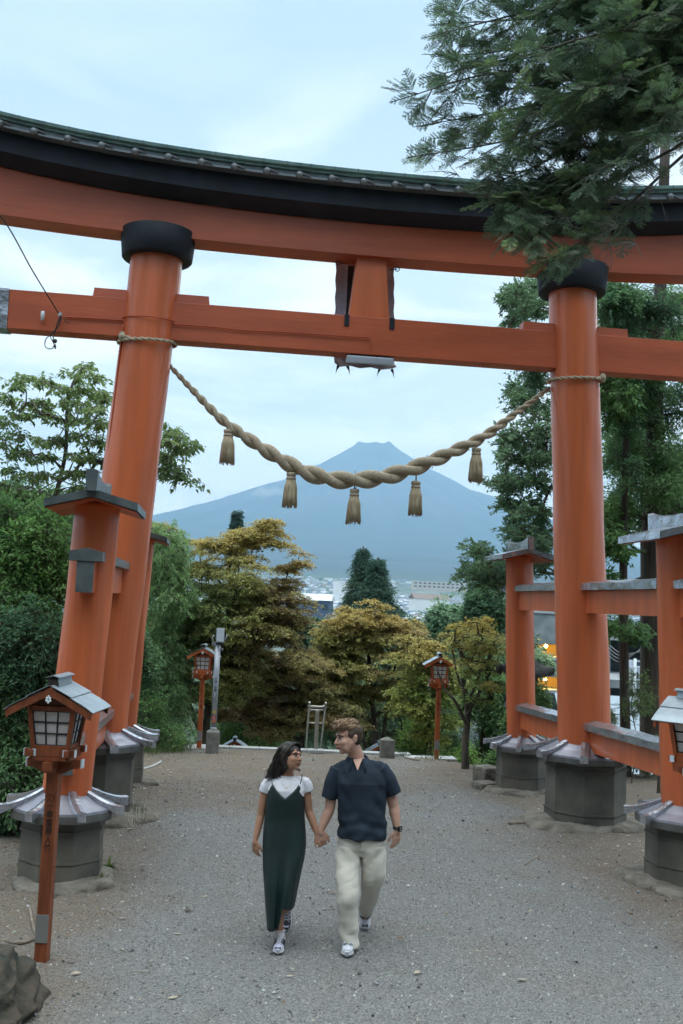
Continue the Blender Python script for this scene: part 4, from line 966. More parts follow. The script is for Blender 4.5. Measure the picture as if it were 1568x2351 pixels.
quick(lambda m: m.loft([hexr(.22, zr-.60), hexr(.40, zr-.50), hexr(.42, zr-.42), hexr(.40, zr-.41)], 0, False), 'platform', DST, t_)
quick(lambda m: m.lathe((gx_, gy_, 0), [(.17, zr-1.5), (.14, zr-1.3), (.13, zr-1.1), (.155, zr-1.05), (.13, zr-1.0), (.14, zr-.60)], 18), 'shaft', DST, t_)
quick(lambda m: m.loft([hexr(.42, zr-2.1), hexr(.40, zr-1.6), hexr(.25, zr-1.48)], 0, False), 'base', DST, t_)
# low stone wall by the rear right plinth
for (x, y, w, d, h, lab) in ((2.80, 3.55, .34, .4, .34, 'squared mossy stone behind the rear right plinth'), (2.62, 3.0, .34, .34, .16, 'low weathered stone left of the rear right plinth')):
    m = MB(); m.box((x, y, gzf(x, y)+h/2-.1), (w, d, h+.1), 0, ch=.04, rot=Matrix.Rotation(.3, 3, 'Z')); o = m.build('stone_block', STONE); tag(o, lab, 'rock')

# ------------------------------------------------------------------ buildings down the right slope
CW = mat('old_concrete', (.30, .32, .33), .85, color2=(.16, .18, .19), vscale=.8, detail=8)
CWB = mat('concrete_band', (.38, .41, .43), .8, var=.1, vscale=.4)
GL = mat('dark_glass', (.03, .04, .05), .2)
LIT = emis('warm_lamp', (1.0, .62, .12), 90); 
def frame_at(x, y, D_, rz):
    p = at(x, y, D_); return p, Matrix.Translation(p) @ Matrix.Rotation(rz, 4, 'Z')
p, Mx = frame_at(1118, 1403, 95, R(-7))
t_ = thing('concrete_building', 'stained concrete building with warm lit open floors beyond the rear right post', 'building', tuple(p), R(-7))
def LB(parent, name, mtl, fn): m = MB(); fn(m); return m.build(name, mtl, parent, False)
w_ = LB(t_, 'wall', CW, lambda m: m.box((5.2, 6, -1.45), (12.4, 12, 2.9)))
LB(w_, 'parapet', CWB, lambda m: (m.box((5.2, 6, .12), (12.7, 12.3, .22)), m.box((1.2, 2, .7), (.10, .1, 1.2)), m.lathe((3.0, 1.2, .3), [(.05, 0), (.3, .1), (.42, .35)], 12)))
for k, (zt, zbm) in enumerate(((-2.95, -4.1), (-6.1, -7.2), (-9.5, -10.8))):
    LB(t_, 'open_floor', mat('warm_ochre_wall', (.50, .33, .10), .8), lambda m: m.box((5.2, 7.5, (zt+zbm)/2), (12, 8, zt-zbm)))
    fl_ = LB(t_, 'floor_slab', CWB, lambda m: m.box((5.2, 6, zbm-.15), (12.4, 12, .3)))
    LB(t_, 'planter_wall', CW, lambda m: m.box((5.2, 6.1, zbm-1.1), (12.2, 11.8, 1.6)))
    lp_ = LB(t_, 'floor_lamp', LIT, lambda m: m.ball((5.9, .9, zt-.16), .15, 0, 8))
    ld = bpy.data.lights.new('floor_lamp_glow', 'POINT'); lo = bpy.data.objects.new('floor_lamp_glow', ld); COL.objects.link(lo); lo.parent = t_; lo.location = (5.9, .45, zt-.42); ld.energy = 190; ld.color = (1, .55, .12); ld.shadow_soft_size = .2
LB(t_, 'lower_wall', CW, lambda m: m.box((5.2, 7, -17), (12, 11, 10)))
p, Mx = frame_at(1380, 1428, 120, R(-10))
t_ = thing('road_bridge', 'grey concrete road bridge with railing beyond the right pillar', 'bridge', tuple(p), R(-10))
LB(t_, 'deck', CWB, lambda m: m.box((8, 4, -1.35), (26, 9, 1.5)))
LB(t_, 'parapet', CWB, lambda m: m.box((8, -.5, -.25), (26, .25, .7)))
rl = LB(t_, 'railing', GALV, lambda m: [m.box((8, -.5, z), (26, .08, .08)) for z in (.45, .9, 1.3)] + [m.box((-4.5+k*.5, -.5, .6), (.06, .06, 1.4)) for k in range(50)])
for k in range(3): LB(t_, 'pier', CW, lambda m: m.box((1+k*7, 4, -7), (1.1, 5, 10)))
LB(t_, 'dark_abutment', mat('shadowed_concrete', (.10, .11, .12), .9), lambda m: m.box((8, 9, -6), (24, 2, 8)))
p = at(1465, 1536, 112)
t_ = thing('parked_van', 'silver van parked below the road bridge', 'van', (p.x, p.y, p.z-.9), R(30))
VB = mat('van_paint', (.42, .45, .50), .25, .3)
def van(m):
    prof = [(-2.2, .35), (2.2, .35), (2.25, .95), (1.55, 1.15), (.95, 1.85), (-2.0, 1.9), (-2.25, 1.1)]
    m.loft([[(x, y, z) for x, z in prof] for y in (-.85, .85)], 0, False)
bd = LB(t_, 'body', VB, van)
LB(t_, 'windscreen', GL, lambda m: m.loft([[(1.50, y, 1.17), (1.53, y, 1.2), (.99, y, 1.80), (.96, y, 1.78)] for y in (-.75, .75)], 0, False))
for s_ in (-1, 1):
    LB(t_, 'side_window', GL, lambda m: m.loft([[(x, s_*(.852), z) for x, z in ((-1.8, 1.2), (1.2, 1.2), (.8, 1.72), (-1.8, 1.75))], [(x, s_*(.858), z) for x, z in ((-1.8, 1.2), (1.2, 1.2), (.8, 1.72), (-1.8, 1.75))]], 0, False))
    for x in (-1.4, 1.4): LB(t_, 'wheel', WIRE, lambda m: m.tube([(x, s_*.70, .33), (x, s_*.88, .33)], .33, 16))
m = MB(); q_ = p; m.box((q_.x+2, q_.y+3, q_.z-1.45), (30, 14, .9)); o = m.build('retaining_terrace', CW); tag(o, 'concrete terrace carrying the parked van', 'terrace')
p, Mx = frame_at(1385, 1596, 62, R(-14))
t_ = thing('pale_roofed_hall', 'hall with a broad pale blue seamed metal roof below the right slope', 'building', tuple(p), R(-14))
PR = mat('pale_blue_roof', (.20, .255, .30), .55, .1, var=.08, vscale=.5)
rf_ = LB(t_, 'roof', PR, lambda m: m.add([(-3, 0, 0), (12, 0, 0), (12, -13, -3.6), (-3, -13, -3.6), (12, 9, -3), (-3, 9, -3)], ((3, 2, 1, 0), (0, 1, 4, 5))))
LB(rf_, 'roof_seam', mat('seam_grey', (.22, .26, .30), .6), lambda m: [m.add([(-3, -k*1.45, -k*1.45*.277+.03), (12, -k*1.45, -k*1.45*.277+.03), (12, -k*1.45-.12, -k*1.45*.277+.0), (-3, -k*1.45-.12, -k*1.45*.277+.0)], ((3, 2, 1, 0),)) for k in range(1, 9)])
LB(t_, 'wall', CW, lambda m: m.box((4.5, -2, -8.6), (14.4, 20, 9.8)))
# utility poles and wires in the gap
for k, (x, y, D_, lab) in enumerate(((1458, 1512, 100, 'white service pole between the two tall trunks'), (1015, 1395, 900, 'slim utility pole above the roofed hall'))):
    p = at(x, y, D_); m = MB(); m.tube([(p.x, p.y, p.z), (p.x, p.y, p.z-9)], .16*(1 if D_ < 500 else 2), 8); m.box((p.x, p.y, p.z-.8), (1.6, .12, .12)); o = m.build('utility_pole', CAPW); tag(o, lab, 'utility pole')
for k in range(4):
    wire([at(1395, 1478+k*9, 100), at(1430, 1500+k*6, 98), at(1500, 1492-k*9, 95)], .035, 'power_line', 'thin %s power line sagging before the bridge' % ['topmost', 'second', 'third', 'lowest'][k], mat('line_grey', (.25, .27, .3)), 12, 'cable')
# ------------------------------------------------------------------ vegetation
BARK = mat('bark', (.105, .085, .065), .95, color2=(.045, .036, .028), vscale=11, bump=.012, bscale=26, stretch=(1, 1, .25))
BARKG = mat('bark_grey', (.20, .185, .165), .95, color2=(.08, .072, .062), vscale=9, bump=.012, bscale=26, stretch=(1, 1, .25))
BARKD = mat('bark_cedar', (.105, .082, .068), .95, color2=(.035, .027, .023), vscale=5, bump=.035, bscale=13, stretch=(2.4, 2.4, .16), detail=7)
LEAF = mat('leaf', (1, 1, 1), .55, attr=True, trans=.42, spec=.35)
NEEDLE = mat('needles', (1, 1, 1), .6, attr=True, trans=.28, spec=.3)
def leaves_np(P, D_, Nn, L, Wd, cols, fold=0.0):
    D_ = D_/np.maximum(1e-6, np.linalg.norm(D_, axis=1))[:, None]
    S = np.cross(D_, Nn); S /= np.maximum(1e-6, np.linalg.norm(S, axis=1))[:, None]
    U = np.cross(S, D_)
    a = P; b = P+D_*(L*.42)[:, None]+S*(Wd*.5)[:, None]+U*(L*fold)[:, None]; c = P+D_*L[:, None]-U*(L*.08)[:, None]; d = P+D_*(L*.42)[:, None]-S*(Wd*.5)[:, None]+U*(L*fold)[:, None]
    V = np.stack([a, b, c, d], 1).reshape(-1, 3); n = len(P)
    return V, np.arange(4*n).reshape(n, 4), np.repeat(cols, 4, axis=0)
def pad_leaves(r, pads, spec):
    """leaves on short twigs round every pad centre"""
    n, m = len(pads), spec.get('twigs', 12); k = spec['n']
    prx, prz = spec['pr'], spec['prz']
    sc = r.uniform(.65, 1.25, n)
    th = r.uniform(0, 2*np.pi, (n, m)); flat = spec.get('flat', .25)
    el = r.normal(0, flat, (n, m))
    tl_ = r.uniform(.45, 1.0, (n, m))*prx*sc[:, None]
    td = np.stack([np.cos(th)*np.cos(el), np.sin(th)*np.cos(el), np.sin(el)], -1)      # n,m,3
    per = max(1, k//m); s = r.uniform(.12, 1.0, (n, m, per))**.8
    base = pads[:, None, None, :] + td[:, :, None, :]*(tl_[:, :, None]*s)[..., None]
    base[..., 2] += r.normal(0, prz*.35, (n, m))[:, :, None] - spec.get('droop', .25)*s**2*tl_[:, :, None]
    base = base + r.normal(0, spec.get('jit', .03), base.shape)
    P = base.reshape(-1, 3); T = np.repeat(td.reshape(-1, 3), per, axis=0)
    q = len(P); sgn = r.choice([-1, 1], q); ang = sgn*r.uniform(.5, 1.2, q)
    Dx = T[:, 0]*np.cos(ang)-T[:, 1]*np.sin(ang); Dy = T[:, 0]*np.sin(ang)+T[:, 1]*np.cos(ang)
    Dd = np.stack([Dx, Dy, T[:, 2]-spec.get('hang', .3)+r.normal(0, .3, q)], -1)
    Nn = np.stack([r.normal(0, spec.get('nj', .45), q), r.normal(0, spec.get('nj', .45), q), np.ones(q)], -1)
    L = spec['size']*r.uniform(.65, 1.3, q); Wd = L*spec.get('asp', .5)
    # own colour of the leaves: drifts from bough to bough, young tips at the outside
    c = np.array(spec['cols']); pn = np.clip(.5+.5*vnoise(pads, spec.get('cn', 1.1), spec.get('seed', 1), 3)+r.normal(0, .10, n), 0, .999)
    pn = np.repeat(pn, m*per); pn = np.clip(pn+r.normal(0, .08, q), 0, .999)
    f = pn*(len(c)-1); i0 = f.astype(int); fr = (f-i0)[:, None]; col = c[i0]*(1-fr)+c[np.minimum(i0+1, len(c)-1)]*fr
    if 'top' in spec:
        zt = spec['ztop']; w = np.clip(sstep(zt[0], zt[1], P[:, 2])+r.normal(0, .15, q), 0, 1)[:, None]*spec.get('topw', .8); col = col*(1-w)+np.array(spec['top'])*w
    col = col*spec.get('gain', 2.5)*r.uniform(.72, 1.28, q)[:, None]
    return leaves_np(P, Dd, Nn, L, Wd, col, spec.get('fold', .06)), (pads, td, tl_)
def tube_np(A, B, ra, rb, n=3):
    d = B-A; L = np.linalg.norm(d, axis=1); d = d/np.maximum(L, 1e-6)[:, None]
    ref = np.where(np.abs(d[:, 2:3]) < .9, np.array([[0, 0, 1.]]), np.array([[1., 0, 0]])); u = np.cross(d, ref); u /= np.maximum(1e-6, np.linalg.norm(u, axis=1))[:, None]; v = np.cross(d, u)
    V = []; 
    for P, r_ in ((A, ra), (B, rb)):
        for k in range(n):
            a = 2*np.pi*k/n; V.append(P+(u*np.cos(a)+v*np.sin(a))*r_[:, None])
    V = np.stack(V, 1); q = len(A); o = np.arange(q)[:, None]*(2*n); F = []
    for k in range(n): F.append(np.concatenate([o+k, o+(k+1) % n, o+n+(k+1) % n, o+n+k], 1))
    return V.reshape(-1, 3), np.stack(F, 1).reshape(-1, 4)
def plant(name, lab, cat, base, trunk, r0, pads, spec, seed=1, group=None, bark=BARK, reach=None, twig=.004, limb_r=None, crown_name='crown', extra_limbs=()):
    r = np.random.default_rng(seed); pads = np.asarray(pads, float)
    t_ = thing(name, lab, cat, tuple(base), 0, group)
    trunk = [Vector(p) for p in trunk]; tp = cat_curve(trunk, 26) if len(trunk) > 2 else [trunk[0].lerp(trunk[-1], i/9) for i in range(10)]
    nodes = [np.array(p) for p in tp]; par = [-1]+list(range(len(tp)-1)); start = int(len(tp)*spec.get('clear', .3))
    order = np.argsort([min(np.linalg.norm(q-nodes[i]) for i in range(start, len(tp), 4)) for q in pads])
    paths = []
    NA = np.array(nodes[start:]); idx = list(range(start, len(nodes)))
    for o_ in order:
        q = pads[o_]; d = NA-q; dist = np.sqrt((d**2).sum(1)) + .9*np.maximum(0, NA[:, 2]-q[2]+.1)
        a = int(np.argmin(dist)); p0 = nodes[idx[a]]; ids = [idx[a]]; L = np.linalg.norm(q-p0); st = max(2, min(6, int(L/.35)+1))
        side = r.normal(0, .07*L, 3)
        new = []
        for i in range(1, st+1):
            f = i/st; pt = p0+(q-p0)*f; pt = pt+side*math.sin(math.pi*f); pt[2] += .12*L*math.sin(math.pi*f)*(1 if spec.get('arch', 1) else 0); nodes.append(pt); par.append(ids[-1]); ids.append(len(nodes)-1); new.append(pt)
        NA = np.vstack([NA, new]); idx += ids[1:]; paths.append(ids)
    w = np.zeros(len(nodes)); 
    for ids in paths: w[ids[-1]] += 1
    for i in range(len(nodes)-1, 0, -1):
        if par[i] >= 0: w[par[i]] += w[i]
    wmax = max(1, w[0]); lr = limb_r or r0
    rad = np.maximum(twig*1.6, lr*np.power(w/wmax, .46))
    mb = MB()
    h = max(1, len(tp)-1)
    tr = [max(rad[i], 0)*.0 + (r0*(1.0-.62*i/h))*(1.45 if i == 0 else 1.15 if i == 1 else 1) for i in range(len(tp))]
    mb.tube(tp, tr, 14)
    for L_ in extra_limbs: mb.tube(cat_curve(L_[0], 14), [lerp(L_[1], L_[2], i/13) for i in range(14)], 8)
    tro = mb.build('trunk', bark, t_)
    A, B, ra, rb = [], [], [], []
    for ids in paths:
        for a, b in zip(ids[:-1], ids[1:]): A.append(nodes[a]); B.append(nodes[b]); ra.append(min(rad[a], r0*.7)); rb.append(min(rad[b], r0*.7))
    V1, F1 = tube_np(np.array(A), np.array(B), np.array(ra), np.array(rb), 6)
    (LV, LF, LC), (pp, td, tl_) = pad_leaves(r, pads, spec)
    n, m = tl_.shape; TA = np.repeat(pp[:, None, :], m, 1).reshape(-1, 3); TB = (pp[:, None, :]+td*tl_[..., None]); TB[..., 2] -= spec.get('droop', .25)*tl_; TB = TB.reshape(-1, 3)
    V2, F2 = tube_np(TA, TB, np.full(len(TA), twig), np.full(len(TA), twig*.5), 3)
    link_mesh('branches', np_mesh('branches', np.vstack([V1, V2]), np.vstack([F1, F2+len(V1)]), [bark], True), t_, True)
    link_mesh(crown_name, np_mesh(crown_name, LV, LF, [spec.get('mat', LEAF)], False, LC), t_, True)
    return t_
def pads_in(ells, depth, n, seed, dr=None, gap=.0, tier=0):
    """points filling a crown surveyed as ellipses (x,y,rx,ry) at a given depth"""
    r = np.random.default_rng(seed); out_ = []; ar = np.array([e[2]*e[3] for e in ells], float); ar /= ar.sum()
    while len(out_) < n:
        e = ells[r.choice(len(ells), p=ar)]; u = r.normal(size=3); u /= np.linalg.norm(u); u *= r.uniform(.25, 1)**(1/2.4)
        D_ = depth+u[1]*(dr if dr else .75*e[2]/F_PX*depth)
        p = np.array(at(e[0]+u[0]*e[2], e[1]-u[2]*e[3], D_))
        if tier:
            q_ = p[2]+.18*math.sin(p[0]*1.9+seed)+.18*math.sin(p[1]*1.7); p[2] = p[2]+(round(q_/tier)*tier-q_)*.7+r.normal(0, .07)
        if gap and vnoise(p[None], 1.5, seed+3, 2)[0] < -gap: continue
        out_.append(p)
    return np.array(out_)
G1 = [(.028, .060, .020), (.045, .090, .028), (.075, .135, .040)]           # mid greens
GD = [(.018, .042, .024), (.030, .064, .032), (.055, .100, .042)]           # dark greens
GP = [(.042, .078, .030), (.066, .115, .042), (.105, .160, .070)]              # pale greens
MP = [(.075, .060, .028), (.095, .085, .030), (.11, .11, .036), (.095, .115, .040), (.07, .095, .036)]   # maples turning

# slender tree left of the gate
Dc = 16.2
tpx = [(78, 1420), (92, 1300), (103, 1230), (119, 1168), (133, 1118), (149, 1050), (153, 996), (155, 924), (172, 870), (198, 838)]
trk = [at(x, y, Dc) for x, y in tpx]; b0 = trk[0].copy(); b0.z = gzf(b0.x, b0.y); trk = [b0-Vector((0, 0, .1))]+trk
pl_ = [(198, 845), (170, 862), (215, 868), (60, 868), (100, 878), (40, 885), (130, 890), (160, 895), (205, 900), (235, 905), (20, 915), (60, 925), (100, 920), (140, 925), (190, 925), (225, 935), (250, 915),
       (45, 955), (85, 950), (15, 970), (120, 960), (175, 965), (215, 965), (240, 975), (10, 1010), (50, 1000), (90, 1010), (130, 1010), (180, 1000), (220, 1010), (250, 1020), (30, 1040), (70, 1045), (110, 1050), (170, 1050), (205, 1050), (235, 1055),
       (20, 1080), (60, 1090), (100, 1090), (160, 1085), (200, 1095), (10, 1120), (50, 1130), (90, 1135), (180, 1120), (390, 990), (415, 1000), (435, 1020), (375, 1015), (400, 1030), (420, 1035), (385, 1050), (380, 1080), (405, 1090), (425, 1100), (392, 1065), (370, 1040), (330, 1010), (310, 1040), (290, 1000), (340, 1070)]
rr = np.random.default_rng(4)
pd_ = np.array([at(x+rr.normal(0, 5), y+rr.normal(0, 3), Dc+rr.normal(0, .55)) for x, y in pl_ for _ in range(3)])
plant('slender_tree', 'slender tree with pointed drooping leaves rising behind the left main pillar', 'tree', b0, trk, .052, pd_, dict(n=50, pr=.26, prz=.10, size=.092, asp=.50, twigs=5, flat=.22, droop=.12, hang=.55, nj=.5, cols=[(.045, .075, .030), (.070, .105, .040), (.10, .14, .055)], clear=.45, jit=.02, fold=.10), seed=4, bark=BARKG)

# dense dark shrubs on the left bank
def shrub(name, lab, ells, depth, n, spec, seed, gy_px=None, cat='shrub', group=None, r0=.04, bark=BARK, dr=None, gap=0, trunkpx=None):
    pads = pads_in(ells, depth, n, seed, dr, gap)
    cx_ = sum(e[0] for e in ells)/len(ells); b = at(cx_, 1700, depth); b.z = gzf(b.x, b.y)
    top = Vector(pads[np.argmax(pads[:, 2])]); ctr = Vector(pads.mean(0))
    trunk = [b-Vector((0, 0, .1)), b.lerp(ctr, .5)+Vector((.1, 0, 0)), ctr, ctr.lerp(top, .7)]
    if trunkpx: trunk = [b-Vector((0, 0, .15))]+[at(x, y, depth) for x, y in trunkpx]
    return plant(name, lab, cat, b, trunk, r0, pads, spec, seed, group, bark)
fine = lambda cols, **k: dict(dict(gain=3.1, n=150, pr=.38, prz=.24, size=.062, asp=.36, twigs=11, flat=.6, droop=.25, hang=.3, cols=cols, jit=.035, clear=.1), **k)
shrub('bamboo_shrub', 'dense dark fine-leaved shrub at the left edge above the near lantern', [(40, 1230, 110, 90), (20, 1380, 120, 120), (110, 1300, 70, 110)], 12.8, 210, fine(G1+[GD[1]], size=.068, n=170), 11)
shrub('evergreen_bush', 'darkest bush at the left edge behind the near lantern', [(10, 1560, 110, 150), (80, 1500, 80, 120), (30, 1720, 110, 110)], 11.6, 230, fine(GD, n=170), 12)
shrub('evergreen_bush', 'bush between the slender tree and the front left support post', [(170, 1400, 80, 150), (120, 1540, 80, 130)], 14.5, 170, fine([GD[2], G1[1], G1[2], (.10, .16, .045)], size=.05), 13)
shrub('evergreen_bush', 'low dark bush behind the front left plinth', [(60, 1790, 90, 60), (10, 1850, 50, 60)], 11.2, 70, fine(GD), 14)
# pale feathery shrub right of the left pillars
shrub('feathery_shrub', 'pale green shrub with drooping feathery leaves right of the left pillars', [(370, 1260, 55, 70), (390, 1370, 60, 80), (365, 1500, 60, 80), (395, 1600, 50, 60)], 22.8, 230, dict(n=150, pr=.42, prz=.18, size=.085, asp=.28, twigs=9, flat=.4, droop=.55, hang=.6, cols=GP, jit=.02, clear=.2), 15, dr=1.2)
shrub('feathery_shrub', 'dark green shrub low beside the rear left post', [(335, 1640, 40, 60), (385, 1690, 45, 25)], 20.5, 80, fine(G1, n=130), 16, dr=1.0)
# maples
def maple(lab, ells, depth, n, trunkpx, seed, base_y, cols=MP, top=(.128, .096, .030), leaf=.056, per=300, r0=.11, gap=.5, extra=(), pr=.46, dr=None, cn=1.2, topw=.8):
    pads = pads_in(ells, depth, n, seed, dr, gap, .42)
    b = at(trunkpx[0][0], trunkpx[0][1], depth); b.z = min(gzf(b.x, b.y), b.z)
    trunk = [b-Vector((0, 0, .1))]+[at(x, y, depth+(0.1*i)) for i, (x, y) in enumerate(trunkpx)]
    zt = (np.percentile(pads[:, 2], 62), np.percentile(pads[:, 2], 96))
    ex = [([at(x, y, depth+dd) for x, y, dd in L_], a_, b_) for L_, a_, b_ in extra]
    return plant('maple_tree', lab, 'tree', b, trunk, r0, pads, dict(n=per, pr=pr, prz=.05, size=leaf, asp=.62, twigs=14, flat=.10, droop=.26, hang=.28, nj=.60, gain=3.8, cols=cols, top=top, ztop=zt, topw=topw, jit=.025, clear=.35, seed=seed, cn=cn, fold=.03), seed, 'maples along the foot of the terrace', BARK, extra_limbs=ex)
maple('broad maple with yellow tinged top left of the mountain, behind the grey pole', [(375, 1205, 35, 22), (410, 1215, 60, 32), (480, 1245, 90, 45), (600, 1225, 70, 35), (660, 1275, 55, 30), (540, 1320, 150, 60), (640, 1390, 80, 45), (520, 1430, 160, 70), (620, 1520, 110, 60), (480, 1540, 120, 70)], 24.0, 680, [(470, 1720), (475, 1640), (500, 1560), (520, 1450), (535, 1330)], 21, 1700, r0=.13, extra=[([(470, 1700, 0), (430, 1600, .3), (425, 1450, .2), (420, 1320, 0), (415, 1240, 0)], .07, .02), ([(480, 1640, 0), (560, 1540, -.3), (610, 1450, -.4), (640, 1380, 0)], .07, .02)])
maple('round maple turning orange in the centre behind the couple', [(840, 1430, 90, 42), (790, 1480, 70, 50), (900, 1470, 95, 50), (860, 1540, 120, 60), (780, 1590, 60, 60), (930, 1580, 70, 55)], 26.0, 420, [(862, 1725), (858, 1650), (850, 1570), (845, 1480)], 22, 1700, r0=.11, topw=.9, extra=[([(875, 1720, 0), (890, 1620, .2), (905, 1540, .2), (915, 1480, 0)], .06, .02), ([(840, 1715, 0), (815, 1640, -.2), (800, 1560, 0), (790, 1500, 0)], .055, .02), ([(930, 1700, .2), (915, 1640, .2), (880, 1560, 0)], .05, .02)])
maple('brown leaved maple spreading low beneath the broad one behind the steel handrail', [(690, 1560, 90, 60), (640, 1640, 100, 45), (740, 1650, 90, 45), (560, 1620, 70, 60)], 25.0, 300, [(690, 1740), (695, 1670), (690, 1600), (690, 1540)], 23, 1700, cols=[(.080, .056, .030), (.10, .074, .034), (.09, .085, .034), (.065, .08, .032)], top=(.12, .09, .035), r0=.09, topw=.5)
maple('small open maple with bare grey limbs left of the rear right post', [(1088, 1450, 45, 22), (1125, 1470, 35, 25), (1085, 1500, 32, 25), (1112, 1530, 42, 30), (1085, 1590, 20, 18), (1132, 1585, 22, 22), (1045, 1452, 20, 12)], 18.6, 62, [(1068, 1758), (1068, 1700), (1073, 1650), (1070, 1600), (1062, 1550), (1058, 1500)], 24, 1750, cols=[(.10, .075, .022), (.11, .10, .03), (.09, .115, .035), (.07, .10, .035)], leaf=.05, per=170, r0=.085, pr=.34, gap=0, dr=.9, top=(.15, .11, .02), topw=.5,
      extra=[([(1072, 1645, 0), (1100, 1590, .1), (1125, 1545, .1), (1150, 1500, 0)], .035, .012), ([(1070, 1660, 0), (1045, 1610, -.1), (1020, 1580, 0), (1005, 1540, 0)], .035, .012), ([(1068, 1600, 0), (1050, 1550, .2), (1040, 1500, .2), (1035, 1470, .2)], .03, .01), ([(1071, 1620, 0), (1095, 1560, -.2), (1100, 1500, -.2)], .03, .01)])
maple('olive maple behind the right far lantern', [(960, 1500, 60, 40), (1000, 1560, 60, 50), (960, 1620, 60, 60), (1010, 1660, 40, 50)], 23.5, 170, [(985, 1740), (985, 1660), (975, 1580), (965, 1500)], 25, 1700, cols=[(.11, .085, .025), (.10, .11, .03), (.08, .115, .035)], per=240, r0=.08)
# conifers in the middle distance
def conifer(lab, apex, yb, depth, halfw, seed, cols=((.018, .042, .032), (.030, .060, .040), (.05, .085, .055)), n=420, per=44, name='conifer', group='conifers beyond the terrace', leaf=.16, tips=1):
    r = np.random.default_rng(seed); top = at(*apex, depth); bot = at(apex[0], yb, depth); H_ = top.z-bot.z; hw = halfw/F_PX*depth
    gb = gzf(bot.x, bot.y); pads = []
    for i in range(n):
        f = 1-r.uniform(0, 1)**.62; f = min(f, .995)
        z = top.z-(1-f)*H_; rad_ = hw*(1-f)**1.12*(1+.22*math.sin(z*5.2+r.uniform(0, 1)))*r.uniform(.35, 1.05)
        a = r.uniform(0, 2*np.pi); pads.append((top.x+rad_*math.cos(a), top.y+rad_*math.sin(a), z-.22*rad_))
    return plant(name, lab, 'tree', (top.x, top.y, gb), [Vector((top.x, top.y, gb-.2)), Vector((top.x, top.y, (gb+bot.z)/2)), Vector((top.x, top.y, bot.z)), Vector((top.x, top.y, lerp(bot.z, top.z, .5))), top], max(.09, hw*.075), pads,
                 dict(n=per, pr=.34*hw/1.2+.15, prz=.06, size=leaf, asp=.22, twigs=8, flat=.2, droop=.55, hang=.35, nj=.5, cols=cols, jit=.03, clear=.1, mat=NEEDLE, arch=0), seed, group, BARK)
conifer('taller left tip of the twin conifer in front of the town', (834, 1254), 1420, 62, 60, 31, n=520, leaf=.24)
conifer('right tip of the twin conifer in front of the town', (868, 1280), 1420, 59, 62, 32, n=480, leaf=.24)
conifer('narrow conifer left of the rear right post below the mountain', (1086, 1338), 1520, 46, 32, 33, n=380, cols=((.03, .055, .04), (.05, .085, .05), (.075, .11, .065)), leaf=.2)
conifer('small spire of a distant conifer above the broad maple', (545, 1174), 1240, 36, 12, 34, n=110, leaf=.16, cols=((.03, .05, .05), (.04, .07, .06)))
# green trees filling the slope
def slope_tree(lab, ells, depth, n, cols, seed, size=.10, per=150, pr=.7, name='broadleaf_tree', gap=.2, flat=.5, r0=.12, asp=.5):
    pads = pads_in(ells, depth, n, seed, None, gap); cx_ = sum(e[0] for e in ells)/len(ells); b = at(cx_, 1600, depth); b.z = gzf(b.x, b.y)
    ctr = Vector(pads.mean(0)); top = Vector(pads[np.argmax(pads[:, 2])])
    return plant(name, lab, 'tree', b, [b-Vector((0, 0, .2)), b.lerp(ctr, .55), ctr, ctr.lerp(top, .6)], r0, pads, dict(n=per, pr=pr, prz=.3, size=size, asp=asp, twigs=12, flat=flat, droop=.3, hang=.3, cols=cols, jit=.06, clear=.2, seed=seed), seed, 'green trees on the slope below the terrace')
slope_tree('rounded blue-green tree above the olive maple', [(1040, 1425, 50, 35), (1010, 1470, 40, 30)], 50, 150, [(.05, .095, .055), (.08, .13, .075), (.11, .16, .10)], 41, size=.2, pr=.9)
slope_tree('green tree left of the concrete building', [(1120, 1400, 40, 50), (1105, 1470, 50, 60), (1140, 1540, 40, 60)], 36, 220, [(.03, .06, .035), (.05, .095, .04), (.075, .125, .05)], 42, size=.13)
slope_tree('dark tree below the small open maple', [(1100, 1620, 70, 60), (1120, 1700, 50, 60), (1050, 1700, 50, 50)], 26, 210, GD+[G1[1]], 43, size=.085, pr=.5)
slope_tree('bright green bush under the right far lantern', [(1000, 1690, 45, 50), (1040, 1740, 50, 30), (960, 1700, 40, 40)], 24.5, 120, [(.06, .11, .03), (.10, .17, .04), (.13, .20, .05)], 44, size=.06, pr=.36, name='bush', r0=.05)
slope_tree('bright green bush under the brown maple left of the handrail', [(580, 1660, 70, 50), (520, 1690, 70, 40), (640, 1700, 60, 30)], 31.0, 190, [(.04, .085, .025), (.075, .14, .035), (.11, .19, .05)], 45, size=.065, pr=.42, name='bush', r0=.05)
slope_tree('dark trees behind the grey pole', [(450, 1600, 120, 90), (560, 1560, 100, 80), (350, 1620, 60, 80), (330, 1480, 50, 90)], 30, 260, GD+[(.05, .05, .025)], 46, size=.09, pr=.6)
slope_tree('dark trees behind the centre maple', [(760, 1620, 120, 80), (880, 1640, 110, 80), (990, 1600, 90, 80)], 31, 260, GD+[(.06, .055, .028)], 47, size=.09, pr=.6)
slope_tree('green tree showing between the left maple and the feathery shrub', [(370, 1330, 60, 80), (440, 1400, 60, 60), (360, 1460, 60, 70)], 28, 190, [GD[2], G1[1], G1[2]], 48, size=.09, pr=.55)
slope_tree('leafy shrub behind the rear right plinth', [(1160, 1660, 40, 60), (1130, 1735, 40, 40)], 19.5, 90, [(.03, .065, .03), (.06, .11, .035), (.10, .16, .06)], 49, size=.07, pr=.30, name='bush', r0=.04)
slope_tree('leafy shrub between the rear right post and the right main pillar', [(1250, 1620, 35, 45), (1235, 1700, 45, 50)], 18.0, 90, [(.035, .065, .03), (.06, .10, .04), (.09, .14, .06)], 50, size=.065, pr=.28, name='bush', r0=.04)
